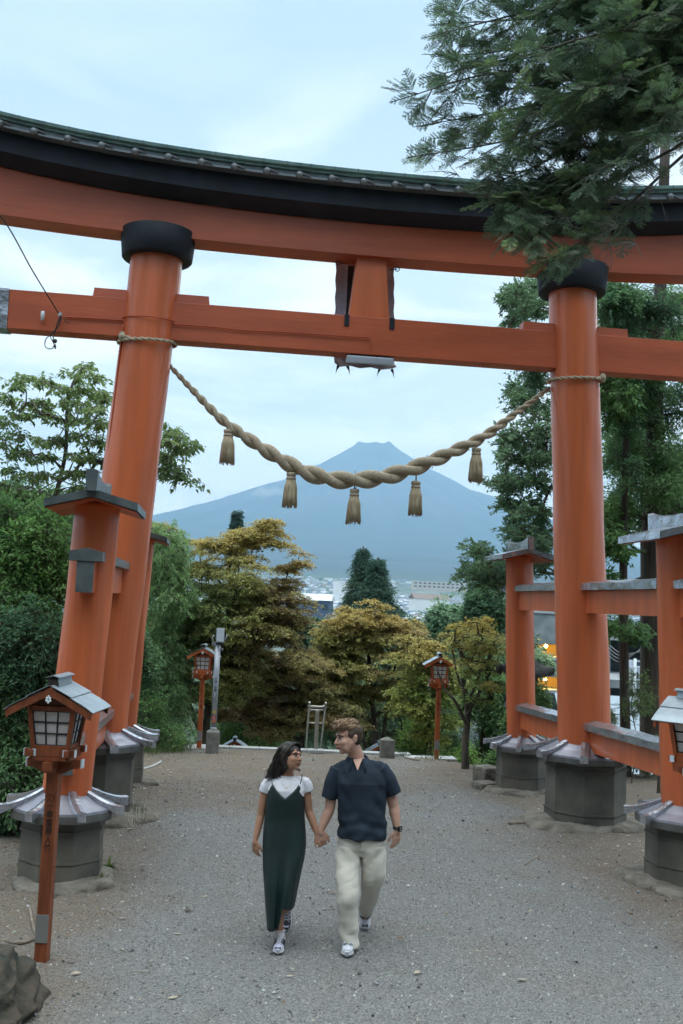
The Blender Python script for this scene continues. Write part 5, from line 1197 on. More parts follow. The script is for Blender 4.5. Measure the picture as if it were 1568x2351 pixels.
slope_tree('hanging greenery before the concrete building', [(1230, 1520, 45, 22), (1160, 1515, 40, 22)], 80, 60, [(.09, .13, .07), (.13, .17, .10)], 51, size=.3, pr=1.2, name='bush')
slope_tree('dark trees at the far left behind the gate', [(60, 1180, 110, 70), (180, 1230, 80, 60), (250, 1330, 60, 80), (60, 1330, 110, 100)], 19.5, 240, GD+[G1[1]], 52, size=.075, pr=.5)
slope_tree('dark trees low on the far left bank', [(200, 1550, 90, 120), (60, 1620, 120, 120), (300, 1560, 50, 120)], 20.5, 230, GD, 53, size=.08, pr=.5)
slope_tree('leafy tree filling the gaps behind the two tall dark trunks', [(1440, 800, 50, 90), (1540, 760, 60, 90), (1450, 1000, 60, 90), (1545, 1020, 60, 100), (1420, 1180, 45, 60), (1520, 1170, 60, 40)], 24, 230, [GD[1], GD[2], G1[1], (.06, .09, .045)], 58, size=.10, per=120, pr=.5, gap=.35, r0=.14)
for k in range(14):          # treetops between the slope and the town
    x = 700+k*36+(k*37 % 23); y = 1440+(k*53 % 46); D_ = 75+(k*29 % 60)
    slope_tree('treetop number %s counted from the left before the town' % ['one', 'two', 'three', 'four', 'five', 'six', 'seven', 'eight', 'nine', 'ten', 'eleven', 'twelve', 'thirteen', 'fourteen'][k], [(x, y, 34, 26), (x+8, y+40, 40, 40)], D_, 70, [(.03, .06, .04), (.05, .085, .05), (.07, .10, .06)], 60+k, size=.42, per=90, pr=1.5, gap=0)

# tall trees right of the gate
Dr = 19.0
t1 = [(1498, 1752), (1500, 1680), (1497, 1500), (1494, 1350), (1496, 1200), (1501, 1050), (1506, 900), (1513, 740), (1520, 560), (1528, 300)]
def rpads(lst, D_, rep, seed, js=12, jd=.5):
    r = np.random.default_rng(seed); return np.array([at(x+r.normal(0, js), y+r.normal(0, js*.7), D_+r.normal(0, jd)) for x, y in lst for _ in range(rep)])
lim = [([at(1497, 1268, Dr), at(1460, 1266, Dr-.3), at(1395, 1262, Dr-.5)], .045, .02), ([at(1496, 1332, Dr), at(1450, 1345, Dr-.2), at(1395, 1342, Dr-.4)], .04, .018), ([at(1496, 1318, Dr), at(1440, 1338, Dr), at(1400, 1350, Dr)], .03, .015),
       ([at(1500, 1120, Dr), at(1530, 1170, Dr-.5), at(1580, 1205, Dr-1)], .10, .07), ([at(1502, 1200, Dr), at(1460, 1185, Dr-.2), at(1420, 1190, Dr-.3)], .05, .02), ([at(1510, 700, Dr), at(1460, 745, Dr-.5), at(1400, 760, Dr-.8)], .035, .015), ([at(1510, 735, Dr), at(1560, 700, Dr-.5), at(1600, 690, Dr-.5)], .04, .02)]
cr_ = pads_in([(1480, 1000, 80, 90), (1540, 850, 60, 100), (1450, 830, 60, 60), (1530, 1130, 60, 70), (1440, 1080, 50, 60), (1500, 700, 90, 50), (1430, 720, 50, 50), (1560, 1000, 50, 90)], Dr, 190, 71, 1.6, .25)
b_ = at(1498, 1752, Dr); b_.z = min(b_.z, gzf(b_.x, b_.y))
plant('cedar_tree', 'tall thick dark trunk seen between the right main pillar and the front right post', 'tree', b_, [at(x, y, Dr) for x, y in t1], .235, cr_, dict(n=230, pr=.42, prz=.16, size=.075, asp=.40, twigs=12, flat=.45, droop=.3, hang=.4, cols=[GD[0], GD[1], GD[2], G1[1]], jit=.04, clear=.45), 71, None, BARKD, extra_limbs=lim, limb_r=.10)
t2 = [(1436, 1700), (1434, 1600), (1432, 1450), (1431, 1300), (1434, 1150), (1437, 1000), (1440, 850), (1438, 720)]
D2 = 18.2; b_ = at(1436, 1745, D2); b_.z = gzf(b_.x, b_.y)
cr_ = pads_in([(1400, 1440, 30, 20), (1450, 1450, 30, 20), (1400, 1150, 40, 60), (1410, 1250, 30, 30), (1410, 1040, 40, 60), (1420, 900, 45, 60), (1430, 690, 50, 40), (1405, 1345, 25, 25)], D2, 120, 72, 1.0, .1)
plant('broadleaf_tree', 'thin dark trunk just right of the right main pillar', 'tree', b_, [b_-Vector((0, 0, .2))]+[at(x, y, D2) for x, y in t2], .105, cr_, dict(n=150, pr=.34, prz=.14, size=.10, asp=.42, twigs=9, flat=.4, droop=.3, hang=.5, cols=[GD[1], GD[2], G1[1], G1[2]], jit=.03, clear=.3, fold=.1), 72, None, BARKD, limb_r=.05)
lf = [(1180, 670), (1200, 700), (1165, 690), (1225, 720), (1180, 740), (1210, 660), (1235, 690), (1190, 895), (1210, 910), (1230, 880), (1205, 935), (1160, 1000), (1190, 1010), (1225, 990), (1240, 940), (1170, 1050), (1200, 1060), (1230, 1040), (1150, 1110), (1175, 1120), (1210, 1100), (1240, 1110), (1160, 1160), (1190, 1180), (1220, 1160), (1245, 1180),
      (1175, 1215), (1200, 1230), (1230, 1220), (1250, 1250), (1190, 1270), (1220, 1280), (1215, 850), (1245, 830), (1240, 1010), (1250, 1060), (1100, 1290), (1120, 1310), (1090, 1265), (1085, 1320), (1130, 1330), (1145, 1290), (1160, 1320), (1240, 1300), (1200, 1310), (1150, 1340)]
pd2 = rpads(lf, 17.6, 7, 73, 13, .6)
b_ = at(1330, 1700, 18.0); b_.z = gzf(b_.x, b_.y)
plant('broadleaf_tree', 'leafy tree half hidden behind the right main pillar, its leaves against the mountain', 'tree', b_, [b_-Vector((0, 0, .2)), at(1330, 1600, 18), at(1325, 1350, 18), at(1320, 1150, 17.8), at(1318, 950, 17.6), at(1300, 750, 17.5)], .13, pd2, dict(gain=3.2, n=95, pr=.27, prz=.12, size=.084, asp=.42, twigs=7, flat=.45, droop=.05, hang=.05, nj=.6, cols=[(.035, .06, .032), (.05, .085, .045), (.075, .115, .065)], jit=.02, clear=.25, fold=.12), 73, None, BARK, limb_r=.05,
      extra_limbs=[([at(1325, 1260, 17.8), at(1260, 1235, 17.5), at(1200, 1218, 17.3), at(1190, 1200, 17.3)], .05, .022), ([at(1325, 1420, 17.8), at(1250, 1390, 17.6), at(1180, 1350, 17.5), at(1110, 1310, 17.5)], .045, .012)])
shrub('cypress_sprays', 'thin green sprays growing between the two tall trunks', [(1465, 1560, 20, 20), (1455, 1620, 22, 30), (1478, 1600, 18, 40), (1400, 1640, 15, 20)], 17.5, 50, dict(n=120, pr=.22, prz=.10, size=.035, asp=.25, twigs=9, flat=.5, droop=.3, hang=.2, cols=[(.05, .085, .03), (.09, .14, .045)], jit=.015, clear=.3, mat=NEEDLE), 74, dr=.4, r0=.012)
b_ = gpt(1512, 1822, 0); Ds = (b_-CP).dot(_fw)
plant('sapling', 'small bare sapling beyond the gravel right of the main plinth', 'tree', b_, [b_, b_+Vector((0, 0, .2)), b_+Vector((.02, 0, .42))], .032, [b_+Vector((-.28, 0, .52)), b_+Vector((-.12, .1, .62)), b_+Vector((.1, 0, .6)), b_+Vector((.3, 0, .5)), b_+Vector((-.2, -.1, .66)), b_+Vector((.2, .1, .72))], dict(n=40, pr=.16, prz=.08, size=.045, asp=.35, twigs=5, flat=.4, droop=.2, cols=G1, clear=.6), 75, None, BARK, limb_r=.016)
shrub('bush', 'low bush behind the sapling at the edge of the slope', [(1500, 1735, 40, 18), (1450, 1725, 30, 12)], 18.2, 45, fine([(.05, .07, .035), (.08, .10, .05)], n=80), 76, dr=.5, r0=.01)
# distant woodland where trees stop being countable
def wood():
    r = np.random.default_rng(90); P = []
    for k in range(4600):
        az = r.uniform(R(-14), R(32)); d = math.exp(r.uniform(math.log(42), math.log(5600))); x, y = CAMX+d*math.sin(az), CAMY+d*math.cos(az)
        if 900 < d < 5200 and r.random() > .16: continue
        if d < 150 and abs(math.degrees(az)-10) < 4 and d > 70: pass
        P.append((x, y, gzf(x, y), d))
    P = np.array(P); m_ = 26; n = len(P); s = (2.2+P[:, 3]*.0008)
    H_ = np.where(P[:, 3] < 150, 3.2, 6.5+P[:, 3]*.0006)
    off = r.normal(0, 1, (n, m_, 3))*np.stack([s, s, H_*.35], 1)[:, None, :]*.7
    C = (P[:, None, :3]+off); C[..., 2] += (H_*.6)[:, None]
    q = n*m_; C = C.reshape(-1, 3); L = np.repeat(s, m_)*r.uniform(.5, 1.1, q)
    cols = np.array([(.05, .09, .05), (.07, .12, .06), (.09, .13, .065)])[r.integers(0, 3, q)]
    V, F, Cc = leaves_np(C, r.normal(size=(q, 3)), r.normal(size=(q, 3)), L, L*.9, cols)
    o = link_mesh('woodland', np_mesh('woodland', V, F, [NEEDLE], False, Cc)); tag(o, 'hazy woodland between the terrace and the foot of the mountain', 'woodland', kind='stuff')
wood()
# trees standing behind and beside the viewer, outside the picture: they shade the near side of everything
def behind():
    r = np.random.default_rng(91); q = 26000
    a = r.uniform(R(100), R(262), q); d = r.uniform(9, 26, q); x = CAMX+d*np.sin(a); y = CAMY+d*np.cos(a); z = gz(x, y)+r.uniform(0, 1, q)**.8*(9+.35*d)
    x = np.where(np.abs(x-CAMX) < 1, x, x); L = r.uniform(.5, 1.1, q)
    cols = np.array([(.02, .035, .02), (.03, .05, .025), (.05, .06, .03)])[r.integers(0, 3, q)]
    V, F, Cc = leaves_np(np.stack([x, y, z], 1), r.normal(size=(q, 3)), r.normal(size=(q, 3)), L, L*.8, cols)
    o = link_mesh('forest', np_mesh('forest', V, F, [NEEDLE], False, Cc)); tag(o, 'forest on the hill behind the viewer', 'forest', kind='stuff')
behind()

# ------------------------------------------------------------------ fir reaching in from the upper right
def fir():
    r = np.random.default_rng(17)
    # one spray: needles along side twigs; unit is metres
    P0, D0, Ls, Cc = [], [], [], []
    tw = []
    ax = .30; nt_ = 8
    def needles(a, d, L, lat, tip0):
        n = int(L/.0072)
        for i in range(n):
            f = (i+.5)/n; p = a+d*L*f
            for s in (-1, 1):
                P0.append(p); D0.append(d*.55+lat*s+np.array([0, 0, r.normal(.18, .22)])); Ls.append(r.uniform(.016, .024)*(1-.3*f)); Cc.append(min(1, tip0+.6*f))
    X = np.array([1., 0, 0]); Y = np.array([0, 1., 0])
    for i in range(nt_):
        f = (i+.6)/nt_; root = X*ax*f
        for s in (-1, 1):
            if r.random() < .08: continue
            L = (.135*(1-f)**.8+.03)*r.uniform(.7, 1.15); ang = R(r.uniform(38, 60)); d = X*math.cos(ang)+Y*s*math.sin(ang); d[2] += r.normal(0, .05); lat = np.array([-d[1], d[0], 0])
            tw.append((root, root+d*L)); needles(root, d, L, lat, .2)
            if L > .12:
                for g in (.35, .6):
                    d2 = X*math.cos(ang*.35)+Y*s*math.sin(ang*.35); needles(root+d*L*g, d2, L*.42, np.array([-d2[1], d2[0], 0]), .35)
    needles(X*ax*.3, X, ax*.72, Y, .3); tw.append((X*0, X*ax))
    P0, D0, Ls, Cc = np.array(P0), np.array(D0), np.array(Ls), np.array(Cc)
    D0 /= np.linalg.norm(D0, axis=1)[:, None]
    S = np.cross(D0, np.array([0, 0, 1.])); S /= np.linalg.norm(S, axis=1)[:, None]; wv = .0027
    nv = np.stack([P0-S*wv, P0+S*wv, P0+D0*Ls[:, None]], 1)      # k,3,3
    kN = len(P0); TA = np.array([t[0] for t in tw]); TB = np.array([t[1] for t in tw])
    tV, tF = tube_np(TA, TB, np.full(len(TA), .0030), np.full(len(TA), .0016), 3)
    limbs = [(985, 15, 10.6), (1010, 55, 10.2), (970, 88, 10.0), (965, 180, 10.0), (1000, 130, 10.4), (893, 236, 9.8), (935, 362, 9.6), (960, 290, 9.9), (1010, 330, 10.2), (1090, 395, 9.5), (1080, 440, 9.3), (1110, 470, 9.2), (1132, 560, 9.1), (1180, 585, 9.0), (1250, 600, 8.9), (1120, 510, 9.4),
             (1200, 130, 9.0), (1150, 300, 9.2), (1300, 200, 8.8), (1400, 70, 9), (1450, 350, 8.8), (1300, 440, 8.9), (1500, 220, 9.2), (1350, -20, 9.6), (1150, -30, 10.2), (1240, 30, 9.8), (1540, 60, 8.9), (1280, 320, 9.6), (1120, 210, 10.0), (1180, 60, 10.4), (1430, 200, 10.2), (1560, 330, 10.4), (1450, 10, 10.6), (1350, 280, 10.6), (1330, 120, 10.5), (1240, 240, 10.6), (1560, 170, 10.5)]
    trunk_x, trunk_D = 1790, 9.9
    mb = MB(); base = at(trunk_x, 2100, trunk_D); base.z = gzf(base.x, base.y)
    topz = at(trunk_x, -700, trunk_D)
    mb.tube([Vector((base.x, base.y, base.z-.2)), Vector((base.x, base.y, 2)), Vector((base.x+.05, base.y, 6)), Vector((base.x, base.y, topz.z))], [.34, .28, .22, .12], 16)
    fr_P, fr_M, fr_c = [], [], []
    def frond(p, d, s, c, roll):
        d = d/np.linalg.norm(d); up = np.array([0, 0, 1.]); y_ = np.cross(up, d); y_ /= max(1e-6, np.linalg.norm(y_)); z_ = np.cross(d, y_)
        cc, ss = math.cos(roll), math.sin(roll); y2 = y_*cc+z_*ss; z2 = -y_*ss+z_*cc
        fr_P.append(p); fr_M.append(np.stack([d, y2, z2])*s); fr_c.append(c)
    for li, (x, y, D_) in enumerate(limbs):
        tip = np.array(at(x, y, D_)); ry = y+ (120 if y < 300 else 40 if y < 400 else -190)+r.uniform(-60, 60); root = np.array(at(trunk_x, ry-200, trunk_D)); L = np.linalg.norm(tip-root)
        mid = root*.62+tip*.38+np.array([0, r.normal(0, .2), .22 if y < 450 else .05]); mid2 = root*.28+tip*.72+np.array([r.normal(0, .05), r.normal(0, .1), r.normal(.10, .10)])
        path = cat_curve([Vector(root), Vector(mid), Vector(mid2), Vector(tip)], 24); path_np = np.array([list(p) for p in path])
        mb.tube(path, [lerp(.036, .004, (i/23)**.5) for i in range(24)], 7)
        nbr = 14
        for k in range(nbr):
            f = (.22+.76*k/nbr) if y < 400 else (.50+.48*k/nbr); i = int(f*23); p = path_np[i]; d = path_np[min(23, i+1)]-path_np[i-1]; d /= np.linalg.norm(d)
            lat = np.cross(d, [0, 0, 1.]); lat /= np.linalg.norm(lat)
            for s in (-1, 1):
                bl = (.70*(1-f)+.14)*r.uniform(.6, 1.2); rl = r.normal(0, .75); l2 = lat*s*math.cos(rl)+np.array([0, 0, math.sin(rl)])
                bd = d*r.uniform(.55, .9)+l2*.75+np.array([0, 0, r.normal(-.12, .12)]); bd /= np.linalg.norm(bd)
                mb.tube([p, p+bd*bl*.6-np.array([0, 0, .02]), p+bd*bl-np.array([0, 0, .03])], [.007, .004, .002], 4)
                c = r.uniform(.25, 1.0); nn_ = max(1, int(bl/.11)); sl_ = np.cross(bd, [0, 0, 1.]); sl_ /= max(1e-6, np.linalg.norm(sl_))
                for g in range(nn_):
                    q = p+bd*bl*((g+.5)/nn_); sd = bd*.8+sl_*(1 if g % 2 else -1)*r.uniform(.4, .9)+np.array([0, 0, r.normal(-.05, .22)])
                    frond(q, sd, r.uniform(.6, 1.05), np.clip(c+r.normal(0, .1), .1, 1), r.normal(0, .5))
                frond(p+bd*bl*.85, bd, r.uniform(.6, .9), c, r.normal(0, .4))
        frond(path_np[21], path_np[23]-path_np[20], .9, .6, r.normal(0, .2))
    n = len(fr_P); Pm = np.array(fr_P); Mm = np.array(fr_M); cc = np.array(fr_c)
    V = np.einsum('kvj,njl->nkvl', nv, Mm)+Pm[:, None, None, :]
    # bend every spray a little downwards
    V = V.reshape(-1, 3)
    lo = np.array([.065, .130, .090]); hi = np.array([.32, .50, .26]); yg = np.array([.28, .40, .13])
    t = np.clip(cc[:, None]*.45+Cc[None, :]*.5*cc[:, None]+r.normal(0, .05, (n, kN)), 0, 1)[..., None]
    col = lo*(1-t)+hi*t; spc = (cc > .9)[:, None, None]; col = np.where(spc, col*.5+yg*.5*(.5+t), col)
    col = np.repeat(col.reshape(-1, 3), 3, axis=0)
    F = np.arange(len(V)).reshape(-1, 3)
    t_ = thing('fir_tree', 'dark fir reaching in over the gate roof from the upper right', 'tree', (base.x, base.y, base.z))
    V2 = (np.einsum('vj,njl->nvl', tV, Mm)+Pm[:, None, :]).reshape(-1, 3); F2 = (tF[None]+(np.arange(n)*len(tV))[:, None, None]).reshape(-1, 4)
    mb.build('trunk', BARKG, t_)
    # bare twigs
    rs = random.Random(8)
    for (x, y, D_) in ((1300, 500, 9.0), (1420, 520, 8.9), (1500, 430, 8.9), (1180, 470, 9.3), (1050, 400, 9.6), (1380, 380, 9.2), (1340, 330, 9.3), (1460, 560, 8.9), (1400, 560, 9)):
        p = at(x, y, D_); tb = MB()
        for k in range(9):
            d = Vector((rs.uniform(-1, .4), rs.uniform(-.4, .4), rs.uniform(-.9, .3))).normalized(); L = rs.uniform(.12, .34); tb.tube([p, p+d*L*.5+Vector((0, 0, .02)), p+d*L], [.004, .003, .0016], 3); p2 = p+d*L*.6
            tb.tube([p2, p2+Vector((d.x+rs.uniform(-.7, .7), 0, d.z+rs.uniform(-.7, .7))).normalized()*L*.4], .0018, 3)
        tb.build('bare_twig', mat('dry_twig', (.20, .18, .16), .9), t_)
    link_mesh('branches', np_mesh('branches', V2, F2, [BARKG], False), t_, True)
    link_mesh('crown', np_mesh('crown', V, F, [NEEDLE], False, col), t_, True)
    print('fir', n, len(V))
fir()
# grass and weeds
def grass():
    r = np.random.default_rng(5); P = []
    for (x, y, sx, sy, n) in ((395, 1722, 38, 8, 900), (350, 1730, 20, 6, 200), (425, 1712, 14, 6, 250), (925, 1735, 12, 4, 60), (1000, 1740, 30, 8, 200), (310, 1880, 14, 20, 80), (1385, 1790, 5, 10, 20)):
        for k in range(n):
            q = gpt(x+r.normal(0, sx*.6), y+r.normal(0, sy*.6), 0); P.append(q[:])
    P = np.array(P); q = len(P); D_ = np.stack([r.normal(0, .4, q), r.normal(0, .4, q), np.ones(q)], 1); L = r.uniform(.06, .22, q)
    c = np.array([(.06, .10, .03), (.10, .15, .05), (.15, .19, .08)])[r.integers(0, 3, q)]
    V, F, Cc = leaves_np(P, D_, r.normal(size=(q, 3))+np.array([0, -1., 0]), L, np.full(q, .008), c)
    o = link_mesh('grass', np_mesh('grass', V, F, [LEAF], False, Cc)); tag(o, 'tufts of long grass at the edges of the terrace', 'grass', kind='stuff')
    for (x, y, lab, s) in ((248, 1990, 'small green weed by the rock under the left plinth', .11), (232, 2028, 'green weed on the gravel before the front left plinth', .12), (215, 2040, 'tiny weed beside the front left plinth', .07)):
        q = gpt(x, y, 0); m = 26; P = np.tile(np.array(q), (m, 1)); D_ = np.stack([r.normal(0, 1, m), r.normal(0, 1, m), r.uniform(.1, .8, m)], 1)
        V, F, Cc = leaves_np(P, D_, np.tile([0, 0, 1.], (m, 1)), np.full(m, s)*r.uniform(.5, 1.2, m), np.full(m, s*.3), np.tile([(.10, .17, .04)], (m, 1))*r.uniform(.7, 1.3, (m, 1)))
        o = link_mesh('weed', np_mesh('weed', V, F, [LEAF], False, Cc)); tag(o, lab, 'weed', 'weeds on the gravel')
grass()
# ------------------------------------------------------------------ the couple
FH = Vector((math.sin(YAW), math.cos(YAW), 0)); RH = Vector((math.cos(YAW), -math.sin(YAW), 0)); UP = Vector((0, 0, 1)); H0 = 8.2
def J(x, y, off=0.0):
    d = ray(x, y); return CP + d*((H0+off)/(d.x*FH.x+d.y*FH.y))
SKINM = mat('skin_fair', (.47, .27, .20), .5, var=.07, vscale=18, sss=.08)
SKINW = mat('skin_tan', (.36, .19, .12), .5, var=.07, vscale=18, sss=.08)
def remeshed(mb, name, mats, parent, voxel=.006, smooth=3, disp=None, fac=.5):
    me = bpy.data.meshes.new(name); me.from_pydata([tuple(map(float, p)) for p in mb.v], [], mb.f); me.update()
    tmp = bpy.data.objects.new(name, me); COL.objects.link(tmp)
    rm = tmp.modifiers.new('r', 'REMESH'); rm.mode = 'VOXEL'; rm.voxel_size = voxel; rm.use_smooth_shade = True
    if smooth: sm_ = tmp.modifiers.new('s', 'SMOOTH'); sm_.factor = fac; sm_.iterations = smooth
    bpy.context.view_layer.update(); dg = bpy.context.evaluated_depsgraph_get()
    out_ = bpy.data.meshes.new_from_object(tmp.evaluated_get(dg)); bpy.data.objects.remove(tmp)
    n = len(out_.vertices)
    if disp is not None and n:
        co = np.empty(n*3, dtype=np.float32); out_.vertices.foreach_get('co', co); co = co.reshape(-1, 3)
        nr = np.empty(n*3, dtype=np.float32); out_.vertices.foreach_get('normal', nr); nr = nr.reshape(-1, 3)
        co = co+nr*disp(co)[:, None]; out_.vertices.foreach_set('co', co.astype(np.float32).ravel())
    out_.polygons.foreach_set('use_smooth', np.ones(len(out_.polygons), dtype=bool))
    out_.materials.clear()
    for a in (mats if isinstance(mats, (list, tuple)) else [mats]): out_.materials.append(a)
    out_.update(); out_.name = name
    return link_mesh(name, out_, parent, True)
def caps(m, pts, rads, n=14):
    pts = [Vector(p) for p in pts]; m.tube(pts, rads, n)
    for p, r_ in zip(pts, rads): m.ball(p, r_*.999, 0, n)
def ring(c, rx, ry, n=28, e=2.3, tilt=0.0, ax=None, ay=None):
    ax = ax or RH; ay = ay or FH; out_ = []
    for k in range(n):
        a = 2*math.pi*k/n; ca, sa = math.cos(a), math.sin(a); x = rx*math.copysign(abs(ca)**(2/e), ca); y = ry*math.copysign(abs(sa)**(2/e), sa)
        out_.append(c+ax*x+ay*y+UP*(tilt*x))
    return out_
def sring(rings, n):
    "rings blended smoothly along the limb"
    R_ = [[Vector(p) for p in r_] for r_ in rings]; cols = [cat_curve([r_[k] for r_ in R_], n) for k in range(len(R_[0]))]
    return [[c[i] for c in cols] for i in range(n)]
def head(m, c, Mh, s=1.0, fem=False):
    T = lambda p: c+Mh @ (Vector(p)*s)
    def el(p, r3): 
        m.ball(T(p), s, 0, 20, r3, Mh)
    el((0, .012, .036), (.074, .094, .083)); el((0, -.032, -.02), (.060, .064, .085)); el((0, -.030, -.068), (.050 if not fem else .044, .058, .040)); el((0, -.066, -.094), (.024 if not fem else .018, .022, .017))
    for q in (-1, 1): el((q*.038, -.042, -.052), (.027, .040, .042)); el((q*.046, -.020, -.030), (.026, .045, .050))
    caps(m, [T((0, -.088, .018)), T((0, -.106, -.010)), T((0, -.113, -.024))], [.0085*s, .010*s, .0125*s], 10)
    for q in (-1, 1):
        el((q*.011, -.103, -.027), (.009, .010, .007)); el((q*.036, -.066, -.022), (.027, .026, .028)); el((q*.074, .012, -.002), (.009, .019, .031)); el((q*.077, .016, .012), (.009, .017, .016))
        caps(m, [T((q*.010, -.090, .030)), T((q*.044, -.076, .031))], [.010*s, .009*s], 8)
        caps(m, [T((q*.064, -.01, -.03)), T((q*.048, -.05, -.078))], [.012*s, .014*s], 8)
    caps(m, [T((-.017, -.090, -.050)), T((0, -.096, -.048)), T((.017, -.090, -.050))], [.006*s, .0085*s, .006*s], 8)
    caps(m, [T((-.014, -.089, -.061)), T((0, -.094, -.062)), T((.014, -.089, -.061))], [.006*s, .009*s, .006*s], 8)
    return T
def face_parts(body, T, Mh, s, brow, lipc, iris):
    eye = (.60, .58, .56)
    for q in (-1, 1):
        m = MB(); m.ball(T((q*.031, -.082, .006)), .0128*s, 0, 12, (1.15, .8, .75), Mh); e_ = m.build('eye', mat('eye_white', (.5, .48, .46), .3), body)
        m = MB(); m.ball(T((q*.031, -.0895, .006)), .0066*s, 0, 10, (1, .6, 1), Mh); m.build('iris', mat('iris_dark', (.02, .012, .008), .2), e_)
        m = MB(); m.tube([T((q*.046, -.083, .011)), T((q*.031, -.0945, .0165)), T((q*.016, -.089, .010))], [.0022*s, .0032*s, .0022*s], 6); m.build('eyelid', mat('lash_dark', (.03, .018, .014)), e_)
        m = MB(); m.tube([T((q*.050, -.080, .027)), T((q*.036, -.094, .035)), T((q*.014, -.1005, .030))], [.002*s, .0048*s, .0042*s], 6); m.build('eyebrow', brow, body)
    m = MB(); m.tube([T((-.021, -.093, -.055)), T((-.010, -.1035, -.0515)), T((0, -.106, -.053)), T((.010, -.1035, -.0515)), T((.021, -.093, -.055))], [.002*s, .0048*s, .0052*s, .0048*s, .002*s], 8)
    m.tube([T((-.017, -.093, -.060)), T((0, -.104, -.064)), T((.017, -.093, -.060))], [.002*s, .0055*s, .002*s], 8)
    m.build('lips', lipc, body)
def hand(m, w, d, nrm, thumb, s=1.0, curl=.35, spread=.06, curls=None):
    """wrist w, direction d, back-of-hand normal nrm, thumb side (unit)"""
    d = d.normalized(); t = thumb.normalized(); nrm = nrm.normalized()
    caps(m, [w, w+d*.02*s], [.026*s, .027*s], 10)
    for k, f in enumerate((-.030, -.010, .010, .029)):
        caps(m, [w+d*.012*s+t*f*.6*s, w+d*.078*s+t*f*s], [.0155*s, .0115*s], 8)
    L = (.058, .068, .072, .064); base = (-.031, -.011, .010, .030)
    for k in range(4):
        p = w+d*(.082-.004*abs(k-1.6))*s+t*base[k]*s; q = d+t*(base[k]*spread*20); q.normalize(); cc = curls[k] if curls else curl*(1.0+.12*(3-k)); r_ = (.0075, .0085, .0088, .0084)[k]*s
        pts = [p]; a = cc*.5
        for seg, l in enumerate((.46, .31, .23)):
            dd = (q*math.cos(a)-nrm*math.sin(a)); p = p+dd*L[k]*s*l*1.15; pts.append(p); a += cc*(1.0 if seg == 0 else .8)
        caps(m, pts, [r_*1.1, r_*1.03, r_*.95, r_*.82], 8)
    p = w+d*.020*s+t*.024*s; dd = (d*.72+t*.62-nrm*.22).normalized(); d2 = (d*.93+t*.22-nrm*.30).normalized()
    caps(m, [p, p+dd*.040*s, p+dd*.040*s+d2*.030*s, p+dd*.040*s+d2*.054*s], [.015*s, .0115*s, .0100*s, .0082*s], 8)
def shoe(parent, ankle, heel, toe, up, s, cols, name='shoe', lace=(.6, .6, .62)):
    """heel and toe are the ends of the sole"""
    ax = (toe-heel); L = ax.length; ax.normalize(); sd = ax.cross(up).normalized(); upn = sd.cross(ax).normalized()
    W_ = [(.0, .026, .0, .050), (.06, .034, 0, .075), (.2, .037, 0, .085), (.35, .036, 0, .078), (.5, .040, 0, .066), (.65, .046, 0, .054), (.8, .047, 0, .044), (.92, .038, 0, .033), (1.0, .015, 0, .022)]
    def rg(f, w, z0, z1, k=1.0): 
        c = heel+ax*L*f; o_ = []
        for i in range(16):
            a = 2*math.pi*i/16; o_.append(c+sd*w*s*k*math.cos(a)*(1 if math.sin(a) < 0 else .86)+upn*s*(lerp(z0, z1, .5)+(z1-z0)*.5*math.sin(a)))
        return o_
    m = MB(); m.loft([rg(f, w, .018, z1+.012) for f, w, z0, z1 in W_], 0, True)
    an = MB(); m.loft([ring(heel+ax*L*.20+upn*.055*s, .036*s, .045*s, 14, 2, 0, sd, ax), ring(heel+ax*L*.18+upn*.105*s, .034*s, .042*s, 14, 2, 0, sd, ax)], 0, True)
    up_ = m.build('shoe_upper', cols[0], parent)
    m = MB(); m.loft([rg(f, w*1.08, .0, .028, 1.04) for f, w, z0, z1 in W_], 0, True); m.build('sole', cols[1], up_)
    m = MB(); m.loft([rg(f, w*1.09, .004, .012, 1.05) for f, w, z0, z1 in W_], 0, True); m.build('outsole', cols[3], up_)
    m = MB()
    for k in range(5):
        f = .36+.085*k; z = np.interp(f, [w[0] for w in W_], [w[3] for w in W_])+.014; wv_ = .026*s
        c = heel+ax*L*f+upn*z*s; m.tube([c-sd*wv_-upn*.008*s, c+upn*.003*s, c+sd*wv_+ax*.016-upn*.008*s], .0034*s, 5); m.tube([c+sd*wv_-upn*.008*s, c+upn*.003*s, c-sd*wv_+ax*.016-upn*.008*s], .0034*s, 5)
    m.build('laces', cols[2], up_)
    m = MB()
    for q in (-1, 1):
        for k in range(3):
            f = .30+.16*k; m.tube([heel+ax*L*f+sd*q*.041*s+upn*.035*s, heel+ax*L*(f+.07)+sd*q*.036*s+upn*.062*s, heel+ax*L*(f+.12)+sd*q*.022*s+upn*.078*s], .006*s, 5)
    m.box(heel+ax*L*.86+upn*.040*s, (.05*s, .05*s, .012*s), rot=Matrix((sd, ax, upn)).transposed())
    m.build('overlay', cols[4], up_)
    return up_
def Rm(yaw, pitch=0, roll=0): return Matrix.Rotation(-YAW, 3, 'Z') @ Matrix.Rotation(yaw, 3, 'Z') @ Matrix.Rotation(pitch, 3, 'X') @ Matrix.Rotation(roll, 3, 'Y')

